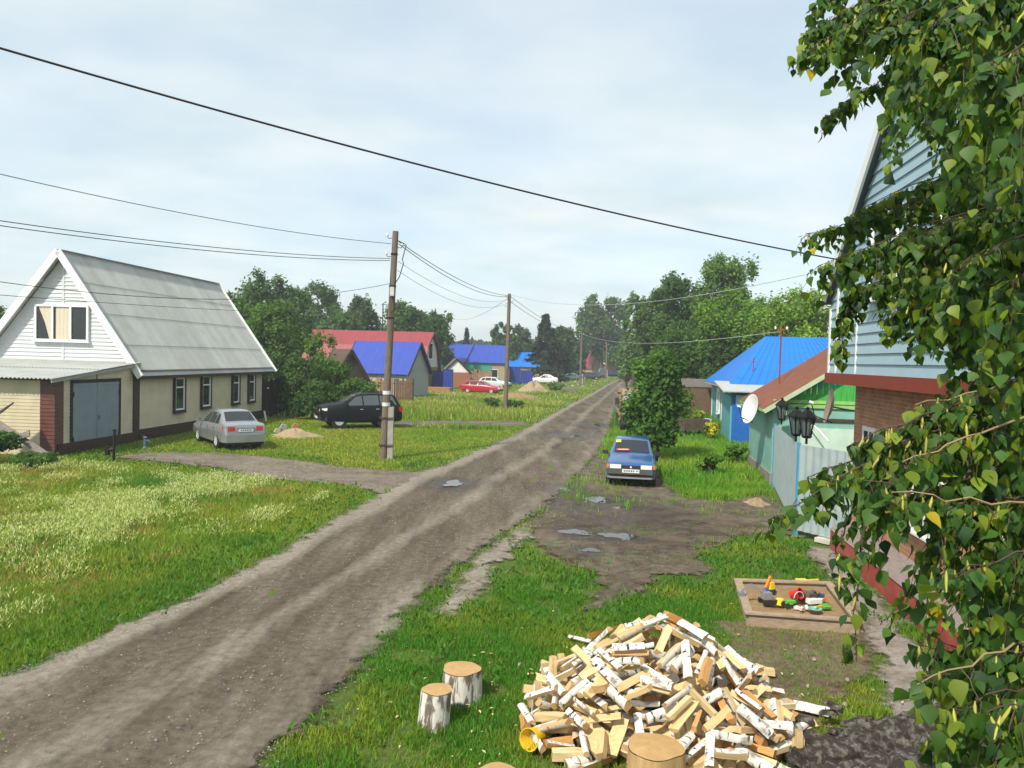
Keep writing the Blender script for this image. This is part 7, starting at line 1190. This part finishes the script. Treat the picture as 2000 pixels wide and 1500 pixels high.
(0,-0.01,0.952,0.512,-0.62,0.14,0.78),(2,-0.841,-0.559,0.553,1.04,0.45,-0.82),(6,0.886,-0.075,0.494,0.8,-2.8,-1.03),(4,-0.408,0.787,0.561,-0.14,0.52,1.39),(7,-0.051,-1.177,0.461,0.09,0.34,-2.46),(3,0.897,0.93,0.386,0.16,-0.58,-1.15),
(0,-1.371,0.017,0.388,1.1,0.59,2.72),(7,0.851,-0.798,0.426,0.83,0.13,-0.93),(8,-0.466,1.196,0.351,0.16,0.28,-0.11),(0,-0.724,-0.927,0.46,2.38,0.04,-1.23),(4,1.479,0.411,0.245,-0.64,0.25,0.09),(11,-0.394,-0.299,0.707,-1.2,2.81,-0.19),
(2,0.776,-0.284,0.537,0.49,0.71,-0.97),(3,-0.306,0.849,0.616,-0.05,-0.43,-1.87),(4,-0.262,-0.858,0.57,0.46,-0.06,-0.63),(1,0.816,0.57,0.484,-1.14,0.03,1.36),(2,-1.212,0.206,0.47,1.42,0.42,-2.65),(1,0.675,-0.943,0.422,-2.91,0.96,-0.66),
(1,-0.121,1.037,0.438,-1.45,-0.3,-2.43),(4,-1.141,-0.786,0.35,-2.44,-0.04,2.06),(2,1.362,0.064,0.323,1.81,-0.33,1.3),(4,-1.146,1.266,0.147,-0.23,-0.62,-0.33),(2,0.254,-1.513,0.252,1.15,0.65,-1.85),(9,0.707,0.974,0.449,2.24,-0.75,-1.69),
(2,-0.103,-0.328,0.79,0.96,2.63,1.01),(5,0.727,0.416,0.6,0.73,-0.36,2.43),(8,-0.432,0.354,0.73,-2.77,-0.55,0.2),(11,0.361,-0.499,0.641,-0.86,0.49,-2.13),(2,-0.037,1.265,0.419,0.82,-0.47,-2.35),(8,-0.959,-0.261,0.501,1.27,2.87,0.48),
(3,1.073,0.033,0.531,0.16,0.08,-0.96),(9,-0.592,0.707,0.594,0.62,2.58,0.7),(11,-0.252,-1.256,0.31,-0.79,0.54,-0.28),(5,1.409,1.064,0.133,-0.03,2.68,-1.79),(6,-1.068,0.299,0.406,2.49,-0.46,0.3),(0,0.856,-0.929,0.465,0.75,0.2,-0.98),
(8,-0.222,1.339,0.339,0.65,-0.61,-2.48),(0,0.324,-0.119,0.82,0.62,-0.17,2.22),(9,0.352,0.65,0.652,0.16,-0.63,-1.8),(7,-1.055,0.039,0.525,-0.51,-2.6,-0.6),(4,0.451,-0.143,0.734,2.08,0.26,-1.03),(9,-0.857,1.1,0.322,-0.04,0.3,-2.14),
(5,0.244,-0.959,0.475,-0.72,0.57,-0.7),(2,1.037,0.632,0.427,1.25,0.54,-1.0),(2,-1.018,0.466,0.436,-3.04,-0.61,0.23),(0,0.863,-1.149,0.37,0.26,-0.57,2.66),(6,0.102,1.54,0.242,1.46,-0.38,-1.7),(0,-1.589,-0.548,0.128,1.33,-0.52,-0.69),
(9,1.486,-0.337,0.279,1.78,-0.16,-2.59),(3,-0.935,0.721,0.441,0.72,-0.07,1.12),(4,0.657,0.15,0.683,0.16,-2.54,-0.22),(0,-0.032,0.535,0.698,0.38,0.16,0.89),(11,-0.16,0.004,0.867,2.97,-0.15,0.48),(9,0.874,0.426,0.547,1.23,0.42,-0.66),
(3,-0.79,0.578,0.608,-0.23,0.8,2.23),(5,0.529,-1.334,0.312,0.03,-0.13,3.09),(7,0.456,1.132,0.476,-0.78,-3.06,0.02),(4,-1.462,-0.211,0.385,0.18,0.18,-1.1),(2,0.897,-0.544,0.498,1.22,-0.88,-1.22),(1,-0.714,1.121,0.347,-0.88,-1.07,-1.67),
(9,-0.448,-1.61,0.049,1.53,0.01,2.62),(6,1.059,1.352,0.216,-0.07,-0.15,-0.47),(1,-1.641,-0.208,0.306,0.99,-0.52,-0.68),(5,0.417,0.075,0.757,1.72,0.33,-0.36),(1,-0.162,0.613,0.763,0.33,2.67,-1.47),(1,0.145,-0.622,0.693,0.32,-0.63,1.46),
(8,0.359,0.999,0.59,-0.87,0.19,2.56),(7,-1.007,-0.12,0.506,-0.87,0.51,-2.46),(0,1.132,-1.12,0.335,0.17,0.09,2.78),(11,-0.866,1.312,0.282,2.29,0.27,-1.14),(11,-0.569,-0.558,0.659,2.59,-0.31,-0.91),(4,1.265,0.18,0.446,-3.06,0.05,0.97),
(8,-0.746,0.451,0.584,-2.3,-0.1,0.77),(5,1.034,-0.715,0.388,-0.37,0.31,-1.01),(11,0.319,1.429,0.28,-1.7,-0.22,-0.9),(11,-1.244,-0.455,0.381,0.97,-0.66,0.28),(3,0.216,0.739,0.596,-0.11,2.09,-1.64),(5,-0.825,-0.099,0.585,1.45,-0.32,0.51),
(6,-0.528,-0.416,0.673,0.18,3.06,-0.17),(5,-0.069,0.772,0.695,2.45,0.38,1.58),(6,-0.797,-0.375,0.611,1.31,-0.23,2.14),(11,1.247,-0.028,0.397,0.67,0.66,1.76),(6,-1.269,0.292,0.473,0.69,3.11,0.71),(8,0.369,-0.699,0.625,-0.7,0.37,-1.99),
(1,0.471,0.515,0.711,-0.11,-0.56,-1.54),(0,-1.699,-0.789,0.08,-0.57,-0.01,1.86),(11,1.895,-0.642,0.055,1.84,-0.01,-0.43),(5,-0.752,0.769,0.623,-0.94,-0.13,0.4),(10,-0.33,-1.34,0.269,0.79,-0.55,2.75),(5,0.089,0.636,0.766,2.36,-0.14,-1.45),
(3,-0.567,-0.423,0.743,-0.12,0.11,3.01),(6,0.858,-0.153,0.589,0.29,-2.91,-1.21),]
# ---------------------------------------------------------------- firewood heap: poses of the tumbled logs (kind, x, y, z, rotation)
def firewood():
    BKM = bark_mat(); WD = wood_mat('split_birch', (.66, .49, .25), (.72, .57, .32), (.54, .28, .09)); EN = wood_mat('cut_birch_end', (.52, .34, .17), (.58, .40, .21), (.42, .22, .09), (6, 6, 6))
    meshes = [log_mesh(i) for i in range(len(LOGV))]
    for me in meshes:
        for m in (BKM, WD, EN): me.materials.append(m)
    c = G(1305, 1432); c = Vector((1.76, 8.30, 0)); kinds = {'q': 'quartered log with white bark', 'h': 'half round log with white bark', 's': 'thin split wedge', 'w': 'bare squared billet', 'b': 'broad split block', 'r': 'thin round stick'}
    ZS, XS = 1.36, .82
    def vis(t):
        k, x, y, z = t[:4]; r = math.hypot(x, y); return z-(.86*(1-r/1.9))-.12*max(0, y)
    order = sorted(LOGS, key=lambda t: -vis(t)); r = random.Random(4); rest = MB()
    for i, (k, x, y, z, a, b, g) in enumerate(order):
        p = Vector((x*XS, y*XS*.92, z*ZS))+c
        if p.y < 7.52 and abs(p.x-1.34) < .33 and p.z < .7: continue
        if i < 296 and math.hypot(x, y) < 2.1:
            o = bpy.data.objects.new('firewood_log', meshes[k]); COL.objects.link(o); o.location = p; o.rotation_euler = (a, b, g); q = r.uniform(.80, 1.04); o.scale = (q*1.08, q*r.uniform(.58, .85), q*r.uniform(.58, .85))
            zone = 'near the top of the firewood heap' if z > .60 else 'on the back slope of the firewood heap' if y > .7 else 'low on the front of the firewood heap' if y < -.7 and z < .35 else 'on the left flank of the firewood heap' if x < -.35 else 'on the right flank of the firewood heap' if x > .35 else 'on the middle front of the firewood heap'
            tag(o, kinds[LOGV[k][0]]+' '+zone, 'firewood log', 'split birch logs of the firewood heap')
        else:
            me = meshes[k]; Q = Euler((a, b, g)).to_matrix(); bse = len(rest.v); rest.v += [tuple(Q @ v.co+p) for v in me.vertices]
            for pl in me.polygons: rest.f.append(tuple(bse+v for v in pl.vertices)); rest.m.append(pl.material_index)
    for i in range(190):
        t, rad = r.random()*6.28, 1.15*math.sqrt(r.random()); z = r.random()*.85*max(.05, 1-rad/1.25); k = r.randrange(len(LOGV)); me = meshes[k]; Q = Euler((r.uniform(0, 6), r.uniform(-.4, .4), r.uniform(0, 6))).to_matrix(); p = Vector((rad*math.cos(t)*.95, rad*math.sin(t)*.85, z+.06))+c; bse = len(rest.v); rest.v += [tuple(Q @ v.co+p) for v in me.vertices]
        for pl in me.polygons: rest.f.append(tuple(bse+v for v in pl.vertices)); rest.m.append(pl.material_index)
    tag(rest.build('firewood', [BKM, WD, EN]), 'inner logs of the firewood heap glimpsed between the outer ones', 'firewood', kind='stuff')
    for lab, px, py, k, rot in (('pale split log lying alone on bare earth right of the firewood heap', 1585, 1385, 4, -.42), ('pale split log lying in the grass behind the right of the firewood heap', 1482, 1312, 7, -.12), ('white barked log pointing out of the left side of the firewood heap', 1085, 1308, 3, -.45), ('broad pale log lying flat at the left edge of the firewood heap', 1062, 1372, 9, .25), ('curled strip of white bark on the grass behind the left of the heap', 1133, 1250, 11, -.5), ('orange log chunk standing on the grass left of the heap', 1068, 1332, 6, 1.5), ('white split log lying flat at the lower left of the firewood heap', 1113, 1478, 9, .02), ('upright split log standing by the dark trunk on the right', 1558, 1490, 8, 1.2)):
        o = bpy.data.objects.new('firewood_log', meshes[k]); COL.objects.link(o); o.location = G(px, py, .07)+Vector((0, 0, .0)); o.rotation_euler = (0, 0, rot) if 'upright' not in lab and 'standing' not in lab else (0, 1.45, rot); o.scale = (1, 1, 1) if k != 11 else (1, .7, .5); o.location.z = .085 if 'tanding' not in lab else .16; tag(o, lab, 'firewood log', 'split birch logs strewn around the heap')
    # chips
    n = 260; x = c.x+rng.normal(0, 1.5, n); y = c.y+rng.normal(.2, 1.3, n); s = rng.uniform(.008, .024, n); th = rng.random(n)*6.28; co, si = np.cos(th)*s, np.sin(th)*s; z = .03+.03*rng.random(n)
    v = np.stack([np.stack([x-co*1.6, y-si*1.6, z], 1), np.stack([x+si*.6, y-co*.6, z+.01], 1), np.stack([x+co*1.6, y+si*1.6, z+.008], 1), np.stack([x-si*.6, y+co*.6, z+.012], 1)], 1).reshape(-1, 3); o = npmesh('wood_chips', v, np.arange(n*4), np.full(n, 4), WD); tag(o, 'pale wood chips scattered around the firewood heap', 'wood chips', kind='stuff')
    def stump(label, px, py, r_, h, seed, tilt=(0, 0), name='chopping_block', z0=0, bark=True):
        p = G(px, py); T = thing(name, label, 'log', (p.x, p.y, z0)); rr = random.Random(seed); n = 40; m = MB(); vs = []; H = [0, .12, .3, .5, .7, .88, 1]
        an = [1+.045*math.sin(3*2*math.pi*j/n+seed)+.03*math.sin(5*2*math.pi*j/n+2*seed)+.012*rr.uniform(-1, 1) for j in range(n)]
        for q in H:
            for j in range(n): t = 2*math.pi*j/n; w = r_*an[j]*(1+.05*(1-q)+.012*rr.uniform(-1, 1)); vs.append((w*math.cos(t)+tilt[0]*q*h, w*math.sin(t)+tilt[1]*q*h, h*q-.03))
        m.add(vs, [(a*n+j, a*n+(j+1) % n, (a+1)*n+(j+1) % n, (a+1)*n+j) for a in range(len(H)-1) for j in range(n)]); m.build('bark', STB if bark else STW, T, True, 60)
        m = MB(); m.add([(q*r_*an[j]*.985*math.cos(2*math.pi*j/n)+tilt[0]*h, q*r_*an[j]*.985*math.sin(2*math.pi*j/n)+tilt[1]*h, h-.03+.012*(1-q*q)+.006) for q in (1, .66, .33) for j in range(n)]+[(tilt[0]*h, tilt[1]*h, h-.01)], [(a*n+j, a*n+(j+1) % n, (a+1)*n+(j+1) % n, (a+1)*n+j) for a in range(2) for j in range(n)]+[(2*n+j, 2*n+(j+1) % n, 3*n) for j in range(n)]); m.build('cut_face', STC, T, True); return T
    global STB, STW, STC
    STB = bpy.data.materials.new('stump_bark'); STB.use_nodes = True; t = STB.node_tree; L = t.links.new; b = t.nodes['Principled BSDF']; b.inputs['Roughness'].default_value = .85
    tc = N(t, 'ShaderNodeTexCoord'); mp = N(t, 'ShaderNodeMapping'); mp.inputs['Scale'].default_value = (13, 13, 3.4); L(tc.outputs['Object'], mp.inputs[0]); n1 = N(t, 'ShaderNodeTexNoise', i_Scale=1.0, i_Detail=5., i_Roughness=.6, i_Distortion=.6); L(mp.outputs[0], n1.inputs['Vector']); rp = N(t, 'ShaderNodeValToRGB'); e = rp.color_ramp.elements; e[0].position = .30; e[0].color = (.09, .07, .055, 1); e[1].position = .47; e[1].color = (.19, .155, .13, 1); x = e.new(.53); x.color = (.60, .57, .52, 1); x = e.new(.8); x.color = (.72, .69, .64, 1); L(n1.outputs['Fac'], rp.inputs[0]); L(rp.outputs[0], b.inputs['Base Color']); bp = N(t, 'ShaderNodeBump', i_Strength=1., i_Distance=.02); L(n1.outputs['Fac'], bp.inputs['Height']); bp.invert = False; L(bp.outputs[0], b.inputs['Normal'])
    STC = M('stump_cut_face', (.42, .25, .10), .75, var=.2, scale=7, c2=(.52, .35, .16), bump=.4, dirt=(.36, .18, .07), dscale=6, damt=.6); STW = M('barked_wood', (.48, .31, .14), .75, var=.2, scale=3, stretch=(9, 9, 1), dirt=(.34, .19, .08), bump=.4)
    stump('larger birch round with patchy bark standing on the grass', 900, 1362, .225, .37, 1); stump('smaller birch round with white bark, leaning slightly on the grass', 848, 1412, .165, .40, 5, (.06, .0))
    stump('barkless chopping block standing in front of the firewood heap', 1277, 1538, .265, .42, 8, bark=False); stump('birch round whose top just shows at the bottom edge', 971, 1590, .23, .36, 3)
    # yellow plastic things
    YP = M('yellow_plastic', (.80, .52, .02), .35, var=.08); p = G(1060, 1455); T = thing('yellow_bucket', 'broken yellow plastic bucket lying on the grass left of the heap', 'bucket', (p.x, p.y, .10), .4); o = part(T, 'shell', YP, lambda m: m.lathe([(.001, 0), (.09, 0), (.115, .18), (.108, .18), (.083, .01), (.001, .01)], n=18), True); o.rotation_euler = (R(80), 0, R(-60)); o.location = (-.05, 0, 0)
    # dark rotten trunk at lower right
    DB = M('rotten_bark', (.035, .028, .023), .95, var=.5, scale=6, stretch=(1, 3, 3), bump=1., bscale=9, dirt=(.30, .28, .25), dscale=11, damt=.9)
    def trunk(label, a, b, r0, r1, seed):
        a, b = Vector(a), Vector(b); T = thing('rotten_log', label, 'log', a); n = 22; k = 16; vs = []; d = (b-a); L_ = d.length; u = d.normalized(); w = u.cross(Vector((0, 0, 1))).normalized(); v = w.cross(u)
        for i in range(k):
            f = i/(k-1)
            for j in range(n): t = 2*math.pi*j/n; q = (r0+(r1-r0)*f)*(1+.22*float(fb(np.array([seed+f*3.]), np.array([math.cos(t)*1.2+3+math.sin(t)]), .5, 7)[0]-.5)*4+.09*math.sin(7*t+i*1.7)+.06*math.sin(11*t-i*2.3)); vs.append(tuple(d*f+w*math.cos(t)*q+v*math.sin(t)*q))
        m = MB(); m.add(vs, [(i*n+j, i*n+(j+1) % n, (i+1)*n+(j+1) % n, (i+1)*n+j) for i in range(k-1) for j in range(n)]+[tuple(range(n))[::-1], tuple((k-1)*n+j for j in range(n))]); m.build('bark', DB, T, True, 50)
    for i in range(26):
        px, py = random.Random(i).uniform(1530, 1800), random.Random(i+50).uniform(1420, 1560); q = G(px, py); m = MB(); rr = random.Random(i+9); s = rr.uniform(.05, .13); m.box((0, 0, 0), (s*2.6, s, s*.5), (rr.uniform(-.5, .5), rr.uniform(-.4, .4), rr.uniform(-.9, .9)), .35); o = m.build('bark_slab', DB); o.location = q+Vector((0, 0, .12+rr.random()*.2)); tag(o, 'broken slab of dark bark lying on the rotten trunks', 'bark', 'dark bark slabs in the lower right corner')
    trunk('dark rotten trunk with lichen lying in the lower right corner', G(1560, 1500, .1), G(1850, 1420, .14), .17, .22, 3); trunk('thick dark trunk butt lying in front of the lichen covered trunk', G(1600, 1560, .16), G(1900, 1500, .18), .24, .24, 9); trunk('thin dark branch on top of the rotten trunks', G(1540, 1465, .2), G(1760, 1405, .3), .05, .06, 15)
    rr = random.Random(8)
    for i, (px, py) in enumerate(((1346, 1270), (1578, 1342), (1650, 1378), (1590, 1290), (1015, 1300), (1655, 1330))):
        m = MB(); s = .03; m.box((0, 0, .02), (s*1.6, s, s), (0, 0, i), .3); o = m.build('pale_stone', CONC); o.location = G(px, py, .02); tag(o, ('tiny pale stone on the grass behind the heap', 'tiny pale stone on the bare earth right of the heap', 'tiny pale stone near the birch leaves', 'tiny pale stone between sandbox and heap', 'tiny pale stone on the grass left of the heap', 'tiny pale stone below the sandbox corner')[i], 'stone')
firewood()
# ---------------------------------------------------------------- thin summer haze over the street
def haze():
    m = bpy.data.materials.new('haze_air'); m.use_nodes = True; t = m.node_tree; t.nodes.remove(t.nodes['Principled BSDF'])
    v = N(t, 'ShaderNodeVolumePrincipled'); v.inputs['Density'].default_value = .0008; v.inputs['Color'].default_value = (.86, .92, 1.0, 1); v.inputs['Anisotropy'].default_value = .1
    t.links.new(v.outputs[0], t.nodes['Material Output'].inputs['Volume'])
    b = MB(); b.bx((-1700, -70, -1.1), (1700, 3100, 26)); o = b.build('haze', m); o['kind'] = 'stuff'; o['label'] = 'thin summer haze over the whole street'
haze()
